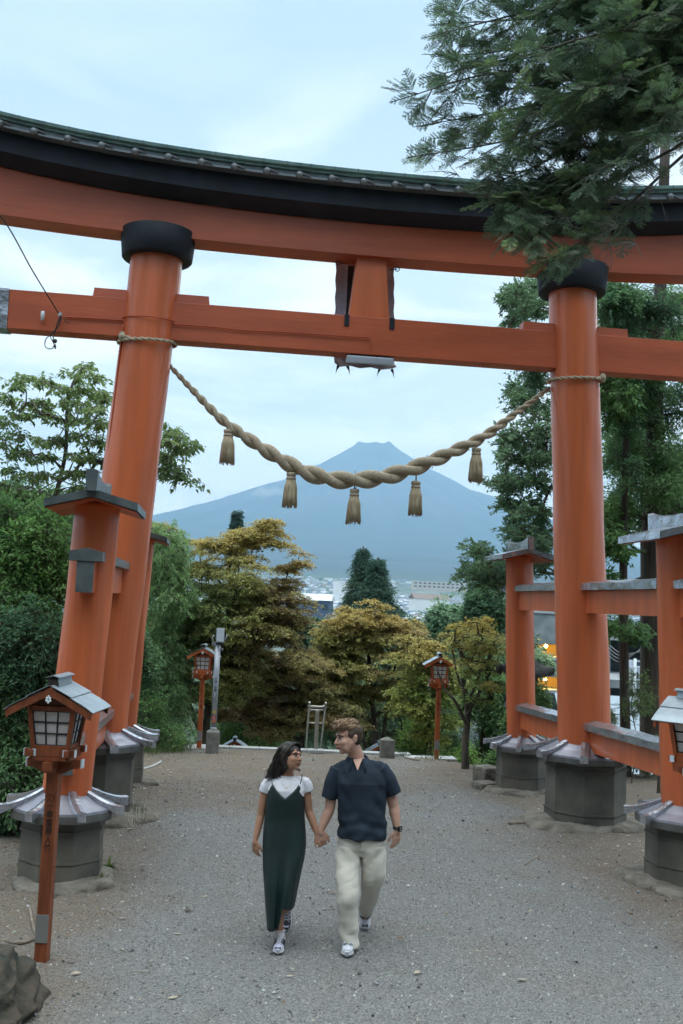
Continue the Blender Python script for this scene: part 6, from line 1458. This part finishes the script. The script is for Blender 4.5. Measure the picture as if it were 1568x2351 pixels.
def make_man():
    p0 = J(812, 2190, .0); p0.z = 0
    t_ = thing('person', 'man in navy polo shirt and cream trousers walking hand in hand, looking left', 'person', tuple(p0), 0, 'couple walking hand in hand')
    hc = J(801, 1694, -.02); Mh = Rm(R(-62), R(6), R(-3)); s = 1.09
    m = MB(); T = head(m, hc, Mh, s)
    caps(m, [J(808, 1708, .03), J(817, 1732, .03), J(820, 1752, .04)], [.058, .062, .070], 16)
    # torso
    m.loft([ring(J(828, 1925, .0), .15, .105), ring(J(829, 1880, 0), .15, .10), ring(J(829, 1820, 0), .165, .105), ring(J(827, 1778, .02), .15, .08), ring(J(824, 1760, .03), .08, .06), ring(J(821, 1742, .03), .06, .055)], 0, True)
    caps(m, [J(776, 1772, .02), J(876, 1768, .02)], [.045, .045], 12)
    # arms: his right arm reaches to her hand
    sh1, el1, wr1 = J(768, 1772, .02), J(757, 1858, .0), J(736, 1906, -.04)
    caps(m, [sh1, sh1.lerp(el1, .5), el1, el1.lerp(wr1, .3), el1.lerp(wr1, .7), wr1], [.046, .045, .041, .042, .034, .027], 14)
    sh2, el2, wr2 = J(884, 1770, .02), J(904, 1852, .03), J(912, 1904, -.02)
    caps(m, [sh2, sh2.lerp(el2, .5), el2, el2.lerp(wr2, .3), el2.lerp(wr2, .7), wr2], [.046, .047, .043, .044, .035, .028], 14)
    hand(m, wr1, J(741, 1945, -.05)-wr1, RH*.15-FH*.95, RH*-.55-FH*.1+UP*.1 if False else RH*.9+UP*.1, 1.0, .75, .02)
    hand(m, wr2, J(908, 1950, -.03)-wr2, RH*.75-FH*.6, RH*-.75-FH*.5, 1.0, .32, .03)
    # legs (inside the trousers)
    hipL, knL, anL = J(803, 1950, .0), J(803, 2050, -.13), J(803, 2168, -.10)
    hipR, knR, anR = J(855, 1950, .02), J(853, 2036, .03), J(838, 2100, .36)
    caps(m, [hipL, knL, anL], [.06, .042, .034], 12); caps(m, [hipR, knR, anR], [.06, .038, .032], 12)
    body = remeshed(m, 'body', SKINM, t_, .0055, 3)
    face_parts(body, T, Mh, s, mat('brow_brown', (.07, .04, .025), .8), mat('lips_pale', (.36, .15, .12), .5), None)
    # ---- hair
    HS = mat('hair_brown_sides', (.055, .032, .019), .6, bump=.004, bscale=120); HT = mat('hair_light_brown', (.30, .185, .105), .5, color2=(.13, .075, .042), vscale=26, bump=.003, bscale=120)
    def hm(p): return T(p)
    m = MB()
    m.ball(T((0, .022, .044)), s, 0, 24, (.0795, .0935, .080), Mh); m.ball(T((0, .060, .005)), s, 0, 20, (.062, .052, .068), Mh)
    for q in (-1, 1): m.ball(T((q*.058, .0, .030)), s, 0, 16, (.022, .040, .034), Mh)
    def cut(co):
        return 0*co[:, 0]
    hs = remeshed(m, 'hair', HS, t_, .005, 2)
    m = MB(); m.ball(T((0, .0, .088)), s, 0, 24, (.074, .094, .044), Mh); m.ball(T((0, -.058, .094)), s, 0, 20, (.062, .044, .032), Mh); m.ball(T((0, .05, .075)), s, 0, 20, (.064, .05, .05), Mh)
    top = remeshed(m, 'top_hair', HT, t_, .005, 2, lambda co: .006*np.abs(vnoise(co, 46, 3, 2)))
    m = MB(); rs = random.Random(2)
    for k in range(230):
        a, b = rs.uniform(-1, 1), rs.uniform(-.9, 1.0); x = a*.066; y = b*.085; z = .088+.044*math.sqrt(max(.02, 1-a*a*.75-b*b*.5))
        l = rs.uniform(.030, .060); sw = rs.uniform(-.02, .02)
        m.tube([T((x, y, z-.006)), T((x+sw*.4, y-l*.45, z+rs.uniform(.006, .014))), T((x+sw, y-l, z-rs.uniform(-.004, .014)))], [.0042, .004, .0012], 5)
    for k in range(34):
        x = rs.uniform(-.055, .055); m.tube([T((x, -.070, .104)), T((x*1.05, -.104, .094+rs.uniform(0, .02))), T((x*1.1+rs.uniform(-.01, .01), -.112, .062+rs.uniform(-.010, .025)))], [.0055, .005, .0012], 5)
    m.build('hair_locks', HT, top)
    # ---- polo shirt
    NAVY = mat('navy_cotton', (.017, .027, .042), .85, var=.25, vscale=5, bump=.0016, bscale=120, spec=.25)
    m = MB()
    m.loft([ring(J(829, 1921, .0), .197, .156, 32, 2.5, -.02), ring(J(829, 1905, 0), .200, .155, 32, 2.5, -.02), ring(J(831, 1872, 0), .197, .142, 32, 2.5), ring(J(831, 1830, .0), .196, .142, 32, 2.5), ring(J(829, 1795, .0), .203, .138, 32, 2.6), ring(J(826, 1768, .02), .205, .112, 32, 2.6), ring(J(824, 1754, .03), .165, .090, 32, 2.3), ring(J(822, 1745, .03), .095, .076, 32, 2.1), ring(J(821, 1739, .03), .070, .068, 32, 2)], 0, True)
    def sleeve(a, b, c, r0_, r1_, r2_):
        d1 = (b-a).normalized(); d2 = (c-b).normalized(); R_ = []
        for p, d, r_ in ((a, d1, r0_), (a.lerp(b, .5), d1, lerp(r0_, r1_, .5)), (b, (d1+d2)/2, r1_), (c, d2, r2_)):
            u = d.cross(FH).normalized(); v = d.cross(u).normalized(); R_.append([p+u*r_*math.cos(q)+v*r_*1.05*math.sin(q) for q in np.linspace(0, 2*math.pi, 25)[:-1]])
        m.loft(R_, 0, True)
    caps(m, [J(795, 1764, .025), J(780, 1770, .02), J(769, 1785, .02)], [.060, .066, .070], 16); caps(m, [J(852, 1761, .025), J(870, 1766, .02), J(884, 1783, .02)], [.060, .066, .070], 16)
    sleeve(J(778, 1766, .02), J(765, 1795, .015), J(753.5, 1833, .0), .072, .070, .063)
    sleeve(J(872, 1764, .02), J(891, 1790, .015), J(905, 1823, .015), .072, .070, .062)
    C0 = np.array(J(829, 1850, -.14)); rh = np.array(RH)
    def fold(co):
        u = (co-C0) @ rh; z = co[:, 2]-C0[2]
        f = .0055*np.sin(26*(u+.5*z)+2*np.sin(9*z)+1)*sstep(.10, -.15, z)+.0045*np.sin(34*(u-.9*z)+1.2*np.sin(12*u))*sstep(-.02, -.2, z)+.004*vnoise(co, 9, 6, 3)
        f += .0065*np.sin(60*(z+.35*np.abs(u)))*np.exp(-((z+.15)/.07)**2)*.7 + .004*np.sin(45*(u*.8+z))*np.exp(-((np.abs(u)-.15)/.05)**2)
        return f
    shirt = remeshed(m, 'polo_shirt', NAVY, t_, .006, 3, lambda co: 1.25*fold(co))
    # collar and placket
    m = MB()
    for q, pts in ((-1, [(838, 1738), (826, 1733), (808, 1735), (803, 1752), (806, 1770)]), (1, [(832, 1730), (842, 1738), (846, 1754), (839, 1768), (833, 1766)])): pass
    cb = J(821, 1745, .03)
    def cpt(a, r_, dz): return cb+RH*math.cos(a)*r_*1.02+FH*math.sin(a)*r_*.98+UP*dz
    rows = []
    for a in np.linspace(-math.pi/2+.42, 1.5*math.pi-.42, 30):
        fr = abs((a-math.pi/2)/(math.pi-.42))
        rows.append([cpt(a, .066+.008*fr, .042-.040*fr**2.2), cpt(a, .074+.010*fr, .042-.040*fr**2.2), cpt(a, .112+.030*fr**3, -.014-.066*fr**2.5), cpt(a, .104+.030*fr**3, -.020-.066*fr**2.5)])
    m.loft(rows, 0, True, True); m.build('collar', NAVY, shirt)
    m = MB(); pl0 = [J(822+i*1.6, 1768+i*9, -.128-.012*i) for i in range(3)]
    m.loft([[p-RH*.014, p+RH*.014, p+RH*.014-FH*.006, p-RH*.014-FH*.006] for p in pl0], 0, False); m.build('placket', NAVY, shirt)
    m = MB(); a_, b_, c_ = J(815, 1752, -.06), J(829, 1751, -.06), J(821, 1771, -.118)
    a_, b_, c_ = J(811, 1744, -.055), J(832, 1742, -.055), J(821, 1769, -.128)
    m.loft([[a_, b_, c_], [a_+FH*.03, b_+FH*.03, c_+FH*.03]], 0, False); m.build('neck_opening', SKINM, body)

    # ---- trousers
    CREAM = mat('cream_denim', (.60, .57, .50), .85, var=.05, vscale=6, bump=.001, bscale=150)
    m = MB()
    m.loft([ring(J(829, 1908, 0), .180, .128, 28, 2.4), ring(J(829, 1925, 0), .192, .135, 28, 2.4), ring(J(828, 1946, 0), .192, .128, 28, 2.3), ring(J(828, 1962, 0), .165, .095, 28, 2.2)], 0, True)
    m.loft(sring([ring(J(801, 1940, -.0), .098, .118, 24, 2.2), ring(J(799, 1975, -.03), .100, .115, 24, 2.1), ring(J(797, 2020, -.10), .096, .104, 24, 2.1), ring(J(798, 2050, -.135), .086, .094, 24, 2), ring(J(799, 2085, -.12), .080, .090, 24, 2), ring(J(801, 2130, -.10), .073, .086, 24, 2), ring(J(803, 2160, -.10), .069, .084, 24, 2), ring(J(803, 2172, -.11), .067, .083, 24, 2)], 40), 0, True)
    m.loft(sring([ring(J(857, 1940, .0), .098, .118, 24, 2.2), ring(J(857, 1975, .0), .101, .115, 24, 2.1), ring(J(857, 2005, .0), .098, .105, 24, 2.1), ring(J(854, 2032, .04), .088, .096, 24, 2), ring(J(849, 2055, .14), .080, .088, 24, 2), ring(J(843, 2078, .25), .070, .080, 24, 2), ring(J(838, 2100, .34), .056, .074, 24, 2)], 40), 0, True)
    K1 = np.array(J(800, 2085, -.2)); K2 = np.array(J(828, 1950, -.12))
    def pf(co):
        u = (co-K2) @ rh; z = co[:, 2]-K2[2]
        f = .0045*np.sin(38*(z*.9-abs(1)*np.abs(u)*1.1))*np.exp(-((z+.03)/.10)**2)+.005*np.sin(40*(z+.5*u)+2*vnoise(co, 5, 8, 2))*sstep(-.45, -.75, z)+.0045*np.sin(24*(z-.6*u)+3)*np.exp(-((z+.38)/.14)**2)+.003*vnoise(co, 8, 7, 3)
        return f
    tr = remeshed(m, 'trousers', CREAM, t_, .006, 6, lambda co: 1.5*pf(co)+.004*(np.abs(vnoise(co*np.array([1, 1, 1.8]), 16, 9, 2))-.3))
    m = MB(); m.tube([J(828, 1923, -.142), J(828.5, 1946, -.138)], .004, 6); m.tube([J(773.5, 1935, -.0), J(771, 1990, -.05), J(773, 2040, -.10), J(779, 2100, -.11)], .0028, 5); m.build('seam', mat('cream_seam', (.45, .42, .36), .9), tr)
    # ---- shoes
    WH = mat('shoe_white', (.52, .54, .60), .55, var=.1, vscale=20); SOLE = mat('shoe_sole', (.60, .61, .63), .6); BLK = mat('shoe_black', (.03, .035, .04), .6); GRY = mat('shoe_grey', (.20, .22, .27), .55)
    toe = gpt(796, 2200, .012); heel = toe+FH*.285+RH*.020+UP*.004
    shoe(t_, None, heel, toe, UP, 1.05, (WH, SOLE, GRY, BLK, WH))
    toe = gpt(837, 2141, .015); heel = toe+FH*.20-RH*.0+UP*.195
    shoe(t_, None, heel, toe, (UP*.75-FH*.65).normalized(), 1.02, (WH, SOLE, BLK, BLK, BLK))
    # ---- watch
    m = MB(); wc = J(911.5, 1901, -.02); ad = (J(908, 1950, -.03)-wr2).normalized(); u = ad.cross(FH).normalized(); v = ad.cross(u).normalized()
    m.loft([[wc+ad*h+u*.033*k*math.cos(a)+v*.030*k*math.sin(a) for a in np.linspace(0, 2*math.pi, 25)[:-1]] for h, k in ((-.011, .98), (-.011, 1.06), (.011, 1.06), (.011, .98))], 0, False)
    wa = m.build('watch_strap', BLK, t_)
    fd = (RH*.62-FH*.78).normalized(); m = MB(); m.box(wc+fd*.037, (.038, .012, .044), 0, ch=.004, rot=Matrix((fd.cross(UP).normalized()*-1, fd, UP)).transposed()); m.build('watch_case', mat('watch_glass', (.008, .008, .01), .12), wa)
    m = MB(); ux = fd.cross(UP).normalized()
    for (a, b) in ((-.008, .008), (.003, .010), (.003, .001), (-.006, -.009), (.005, -.010)): m.ball(wc+fd*.0445+ux*a+UP*b, .0022, 0, 6)
    m.build('watch_digits', mat('watch_mark', (.7, .7, .7)), wa)
    return t_
def make_woman():
    p0 = J(645, 2185, 0); p0.z = 0
    t_ = thing('person', 'woman in dark green slip dress over a white tee, long wavy dark hair', 'person', tuple(p0), 0, 'couple walking hand in hand')
    hc = J(667, 1737, -.02); Mh = Rm(R(50), R(-7), R(4)); s = .93
    m = MB(); T = head(m, hc, Mh, s, True)
    caps(m, [J(666, 1752, .02), J(661, 1772, .02), J(659, 1790, .03)], [.046, .046, .052], 14)
    m.loft([ring(J(654, 1950, .0), .13, .09), ring(J(655, 1890, 0), .115, .08), ring(J(656, 1830, 0), .135, .09), ring(J(657, 1800, .0), .14, .07), ring(J(658, 1787, .02), .09, .05), ring(J(659, 1780, .02), .05, .045)], 0, True)
    caps(m, [J(618, 1803, .02), J(697, 1800, .02)], [.03, .03], 12)
    sh1, el1, wr1 = J(611, 1800, .02), J(599, 1872, .02), J(586, 1930, -.04)
    caps(m, [sh1, sh1.lerp(el1, .5), el1, el1.lerp(wr1, .3), el1.lerp(wr1, .75), wr1], [.036, .036, .033, .033, .026, .021], 12)
    sh2, el2, wr2 = J(701, 1798, .02), J(709, 1862, .03), J(728, 1914, -.02)
    caps(m, [sh2, sh2.lerp(el2, .5), el2, el2.lerp(wr2, .3), el2.lerp(wr2, .75), wr2], [.036, .036, .033, .033, .027, .022], 12)
    hand(m, wr1, J(587, 1972, -.05)-wr1, RH*-.55-FH*.8, RH*.7-FH*.5, .86, .45, .03)
    hand(m, wr2, J(744, 1946, -.055)-wr2, FH*-.9+RH*.3+UP*.15, RH*-.5-UP*.3-FH*.3, .88, .8, .02)
    hipL, knL, anL = J(636, 1960, .0), J(640, 2040, -.14), J(641, 2140, -.11)
    hipR, knR, anR = J(670, 1960, .0), J(668, 2035, .06), J(656, 2092, .33)
    caps(m, [hipL, knL, knL.lerp(anL, .35), anL, J(641, 2155, -.09)], [.075, .047, .047, .032, .033], 12); caps(m, [hipR, knR, knR.lerp(anR, .35), anR], [.075, .047, .046, .032], 12)
    body = remeshed(m, 'body', SKINW, t_, .005, 3)
    face_parts(body, T, Mh, s, mat('brow_black', (.018, .012, .010), .8), mat('lips_rose', (.26, .09, .08), .45), None)
    # ---- white tee
    TEE = mat('white_cotton', (.66, .66, .72), .9, bump=.001, bscale=140)
    m = MB()
    m.loft([ring(J(656, 1890, 0), .125, .088, 28, 2.2), ring(J(656, 1840, 0), .146, .104, 28, 2.3), ring(J(657, 1812, -.0), .150, .098, 28, 2.4), ring(J(657, 1795, .01), .146, .076, 28, 2.3), ring(J(658, 1785, .02), .098, .060, 28, 2.1), ring(J(659, 1780.5, .02), .066, .056, 28, 2)], 0, True)
    def sleeve(a, b, c, r0_, r1_, r2_):
        d1 = (b-a).normalized(); d2 = (c-b).normalized(); R_ = []
        for p, d, r_ in ((a, d1, r0_), (b, (d1+d2)/2, r1_), (c, d2, r2_)):
            u = d.cross(FH).normalized(); v = d.cross(u).normalized(); R_.append([p+u*r_*math.cos(q)+v*r_*math.sin(q) for q in np.linspace(0, 2*math.pi, 21)[:-1]])
        m.loft(R_, 0, True)
    caps(m, [J(632, 1793, .02), J(618, 1799, .02), J(612, 1806, .02)], [.036, .046, .049], 14); caps(m, [J(683, 1791, .02), J(697, 1796, .02), J(703, 1803, .02)], [.036, .046, .049], 14)
    sleeve(J(618, 1796, .02), J(612, 1805, .02), J(606.5, 1819, .02), .048, .050, .046); sleeve(J(697, 1793, .02), J(703, 1802, .02), J(708, 1817, .02), .048, .050, .046)
    tee = remeshed(m, 'tee_shirt', TEE, t_, .005, 2, lambda co: .0028*vnoise(co, 14, 3, 3))
    m = MB(); nb = J(659, 1782, .018); m.tube([nb+RH*.0665*math.cos(a)+FH*.058*math.sin(a)+UP*(.006-.020*max(0, -math.sin(a))) for a in np.linspace(0, 2*math.pi, 40)], .0045, 6); m.build('neckband', TEE, tee)
    # ---- slip dress
    GRN = mat('dark_green_satin', (.004, .017, .018), .55, spec=.45, bump=.0006, bscale=90, var=.15, vscale=3)
    rows = [(1797, 622, 692), (1812, 617.5, 695.5), (1830, 614.5, 697), (1855, 612, 697), (1880, 609.5, 698), (1905, 606.6, 700), (1936, 604.8, 701.2), (1965, 605, 698), (1990, 605.6, 692), (2020, 607.4, 686), (2042, 609, 681.5), (2076, 611, 675), (2100, 613, 667), (2125, 615, 660)]
    ys = np.array([r_[0] for r_ in rows]); xl = np.array([r_[1] for r_ in rows]); xr = np.array([r_[2] for r_ in rows])
    n = 96; m = MB(); R_ = []
    ring_y = []
    def hemy(a):      # a: 0 right, -90deg front, 180 left, 90 back
        x = math.cos(a)
        if math.sin(a) < .12:
            xx = 644+x*31
            if x > .14: return lerp(2062, 2076, min(1, (x-.14)/.6))
            return lerp(2123, 2112, (x+.9)/1.04) if x > -.9 else 2108
        return lerp(2098, 2070, (x+1)/2)
    def topy(a):
        x = math.cos(a)
        if math.sin(a) < .15:
            ax_ = abs(x-.0)
            return lerp(1826, 1797, min(1, ax_/.80)) if ax_ < .80 else lerp(1797, 1818, (ax_-.8)/.2)
        return 1812
    T_ = np.concatenate([np.linspace(0, 1, 46)])
    rings = []
    for t in T_:
        row = []
        for k in range(n):
            a = -math.pi/2+2*math.pi*k/n; y = lerp(topy(a), hemy(a), t)
            l, r_ = np.interp(y, ys, xl), np.interp(y, ys, xr); cx_ = (l+r_)/2; w = (r_-l)/2*H0/F_PX*.995
            dep = np.interp(y, [1797, 1830, 1880, 1950, 2020, 2125], [.098, .116, .108, .145, .215, .25]); co_ = np.interp(y, [1800, 1950, 2040, 2125], [0, -.01, .0, .01])
            ft = t*t; f2 = sstep(.12, .8, t); ripple = 1+f2*(.075*math.sin(6*a+1.2+.8*t)+.045*math.sin(11*a+2+1.5*t)+.025*math.sin(17*a+t))+.02*math.sin(4*a+7*t)
            c = J(cx_, y, co_); ca, sa = math.cos(a), math.sin(a); e = 2/2.25
            row.append(c+RH*w*math.copysign(abs(ca)**e, ca)*(1+.012*ft*math.sin(9*a))+FH*dep*math.copysign(abs(sa)**e, sa)*ripple)
        rings.append(row)
    m.loft(rings, 0, True, False)
    me = bpy.data.meshes.new('d'); me.from_pydata([tuple(p) for p in m.v], [], m.f); tmp = bpy.data.objects.new('d', me); COL.objects.link(tmp); so = tmp.modifiers.new('s', 'SOLIDIFY'); so.thickness = .004; so.offset = -1
    sb = tmp.modifiers.new('b', 'SMOOTH'); sb.iterations = 1
    bpy.context.view_layer.update(); dm = bpy.data.meshes.new_from_object(tmp.evaluated_get(bpy.context.evaluated_depsgraph_get())); bpy.data.objects.remove(tmp); dm.materials.clear(); dm.materials.append(GRN); dm.polygons.foreach_set('use_smooth', np.ones(len(dm.polygons), dtype=bool)); dm.name = 'slip_dress'
    dr = link_mesh('slip_dress', dm, t_, True)
    for pts in ([(625, 1800, -.095), (624, 1790, -.075), (623.5, 1783, -.02), (624, 1782, .03), (627, 1800, .09)], [(689.5, 1799, -.098), (692, 1789, -.075), (694, 1780, -.02), (693, 1780, .03), (688, 1800, .09)]):
        m = MB(); m.tube(cat_curve([J(*p) for p in pts], 16), .0036, 6); m.build('strap', GRN, dr)
    m = MB(); m.tube([J(658-11*math.cos(a)*1.0, 1788+20*math.sin(a)*1.0, -.066-.035*math.sin(a)) for a in np.linspace(.15, math.pi-.15, 16)], .0014, 5); m.ball(J(658, 1809, -.110), .006, 0, 8); m.build('necklace', mat('gold_chain', (.5, .38, .2), .3, .9), t_)
    # ---- hair
    HB = mat('hair_black', (.014, .010, .009), .42, bump=.004, bscale=90, color2=(.028, .018, .014), vscale=30)
    m = MB(); m.ball(T((0, .020, .042)), s, 0, 24, (.085, .098, .086), Mh); m.ball(T((0, .062, -.03)), s, 0, 20, (.078, .056, .10), Mh)
    m.ball(T((-.062, .015, -.01)), s, 0, 16, (.026, .048, .085), Mh); m.ball(T((.066, .025, -.015)), s, 0, 16, (.022, .040, .08), Mh)
    m.ball(J(637, 1760, .02), .052, 0, 16, (.9, .9, 1.3)); m.ball(J(630, 1778, .02), .042, 0, 16, (1, .9, 1.1)); m.ball(J(648, 1775, .07), .045, 0, 16, (1.2, .7, 1.2))
    hr = remeshed(m, 'hair', HB, t_, .005, 2, lambda co: .007*np.abs(vnoise(co*np.array([1, 1, .35]), 42, 5, 2)))
    m = MB(); rs = random.Random(9)
    def lock(x0, y0, o0, x1, y1, o1, r_, amp):
        pts = []; ph = rs.uniform(0, 6)
        for i in range(14):
            f = i/13; p = J(lerp(x0, x1, f)-10*math.sin(math.pi*f)*.5, lerp(y0, y1, f), lerp(o0, o1, f)); pts.append(p+RH*amp*f*math.sin(f*11+ph)+FH*amp*f*math.cos(f*11+ph))
        m.tube(pts, [r_*(1-.75*(i/13)**2) for i in range(14)], 5)
    for k in range(130):
        x0 = rs.uniform(640, 660); y0 = rs.uniform(1712, 1740); lock(x0, y0, rs.uniform(-.07, .06), rs.uniform(612, 650), rs.uniform(1774, 1796), rs.uniform(-.05, .08), rs.uniform(.003, .0065), .012)
    for k in range(16): lock(rs.uniform(628, 636), rs.uniform(1745, 1765), rs.uniform(-.04, .02), rs.uniform(603, 618), rs.uniform(1785, 1800), rs.uniform(-.06, .0), .0022, .010)
    for k in range(14): lock(rs.uniform(676, 682), rs.uniform(1745, 1755), .07, rs.uniform(680, 690), rs.uniform(1766, 1772), rs.uniform(.02, .06), .005, .006)
    for k in range(46):      # over the crown, parted in the middle
        q = rs.choice((-1, 1)); a = rs.uniform(-.06, .05)
        m.tube([T((q*.004, a-.02, .127+(-abs(a)*.2))), T((q*.055, a-.01, .108)), T((q*.086, a+.02, .04)), T((q*.088, a+.045, -.03))], [.0035, .005, .005, .003], 5)
    m.build('hair_locks', HB, hr)
    # ---- socks and shoes
    SOCK = mat('sock_white', (.62, .58, .60), .9)
    LIL = mat('shoe_lilac', (.42, .43, .55), .55, var=.1, vscale=20); SOLE = mat('shoe_sole', (.6, .61, .63)); BLK = mat('shoe_black', (.03, .035, .04)); WHL = mat('shoe_lace_white', (.6, .6, .66)); DK = mat('shoe_charcoal', (.05, .05, .06), .6)
    toe = gpt(637, 2194, .012); heel = toe+FH*.245+RH*.012
    m = MB(); m.loft([ring(heel-FH*.055+UP*.05, .040, .046, 16, 2), ring(J(641, 2150, -.095), .0365, .040, 16, 2), ring(J(641, 2136, -.105), .040, .043, 16, 2)], 0, True)
    sk = m.build('sock', SOCK, t_)
    m = MB(); c = J(641, 2136, -.105); m.loft([[c+RH*(r_*(1+.10*(k % 2)))*math.cos(2*math.pi*k/28)+FH*(r_*(1+.10*(k % 2)))*math.sin(2*math.pi*k/28)+UP*z for k in range(28)] for r_, z in ((.040, -.004), (.046, .004), (.042, .010))], 0, True, False); m.build('sock_frill', SOCK, sk)
    shoe(t_, None, heel, toe, UP, .92, (LIL, SOLE, WHL, BLK, DK))
    toe = gpt(656, 2141, .012); heel = toe+FH*.17+UP*.165-RH*.0
    m = MB(); m.loft([ring(heel+UP*.03-FH*.03, .038, .042, 16, 2), ring(J(656.5, 2094, .335), .036, .038, 16, 2), ring(J(657, 2086, .315), .040, .040, 16, 2)], 0, True); m.build('sock', SOCK, t_)
    shoe(t_, None, heel, toe, (UP*.72-FH*.69).normalized(), .90, (DK, SOLE, WHL, BLK, LIL))
    return t_
make_man(); make_woman()
# ------------------------------------------------------------------ small cloud on the mountain's left flank
def cloud(x, y, D_, sx, sz, lab, seed, dens):
    p = at(x, y, D_); m = MB(); m.ball((0, 0, 0), 1, 0, 20); o = m.build('cloud', None) if False else None
    me = bpy.data.meshes.new('cloud'); me.from_pydata([tuple(v) for v in m.v], [], m.f)
    mt = bpy.data.materials.new('cloud'); mt.use_nodes = True; t = mt.node_tree; t.nodes.clear(); L = t.links.new
    o_ = N('ShaderNodeOutputMaterial', t); v = N('ShaderNodeVolumePrincipled', t); v.inputs['Color'].default_value = (1, 1, 1, 1)
    tcn = N('ShaderNodeTexCoord', t); n1 = N('ShaderNodeTexNoise', t); n1.inputs['Scale'].default_value = 2.0; n1.inputs['Detail'].default_value = 5; n1.inputs['Roughness'].default_value = .62
    mpn = N('ShaderNodeMapping', t); mpn.inputs['Location'].default_value = (seed, seed*.7, 0); L(tcn.outputs['Object'], mpn.inputs[0]); L(mpn.outputs[0], n1.inputs['Vector'])
    ln = N('ShaderNodeVectorMath', t, operation='LENGTH'); L(tcn.outputs['Object'], ln.inputs[0])
    fall = N('ShaderNodeMapRange', t); fall.inputs[1].default_value = .15; fall.inputs[2].default_value = 1.0; fall.inputs[3].default_value = .22; fall.inputs[4].default_value = -.35; L(ln.outputs['Value'], fall.inputs[0])
    ad = N('ShaderNodeMath', t, operation='ADD'); L(n1.outputs['Fac'], ad.inputs[0]); L(fall.outputs[0], ad.inputs[1])
    mr = N('ShaderNodeMapRange', t); mr.inputs[1].default_value = .52; mr.inputs[2].default_value = .78; mr.inputs[3].default_value = 0; mr.inputs[4].default_value = dens; L(ad.outputs[0], mr.inputs[0]); L(mr.outputs[0], v.inputs['Density'])
    L(v.outputs[0], o_.inputs['Volume']); me.materials.append(mt); me.update()
    o = bpy.data.objects.new('cloud', me); COL.objects.link(o); o.location = p; o.scale = (sx, sx*.6, sz); o.rotation_euler = (0, R(-12), 0)
    tag(o, lab, 'cloud')
cloud(612, 1128, 14800, 520, 230, 'small white cloud clinging to the left flank of the mountain', 1.3, .012)
cloud(655, 1158, 14900, 330, 160, 'thin wisp of cloud just right of the small white cloud', 4.1, .006)
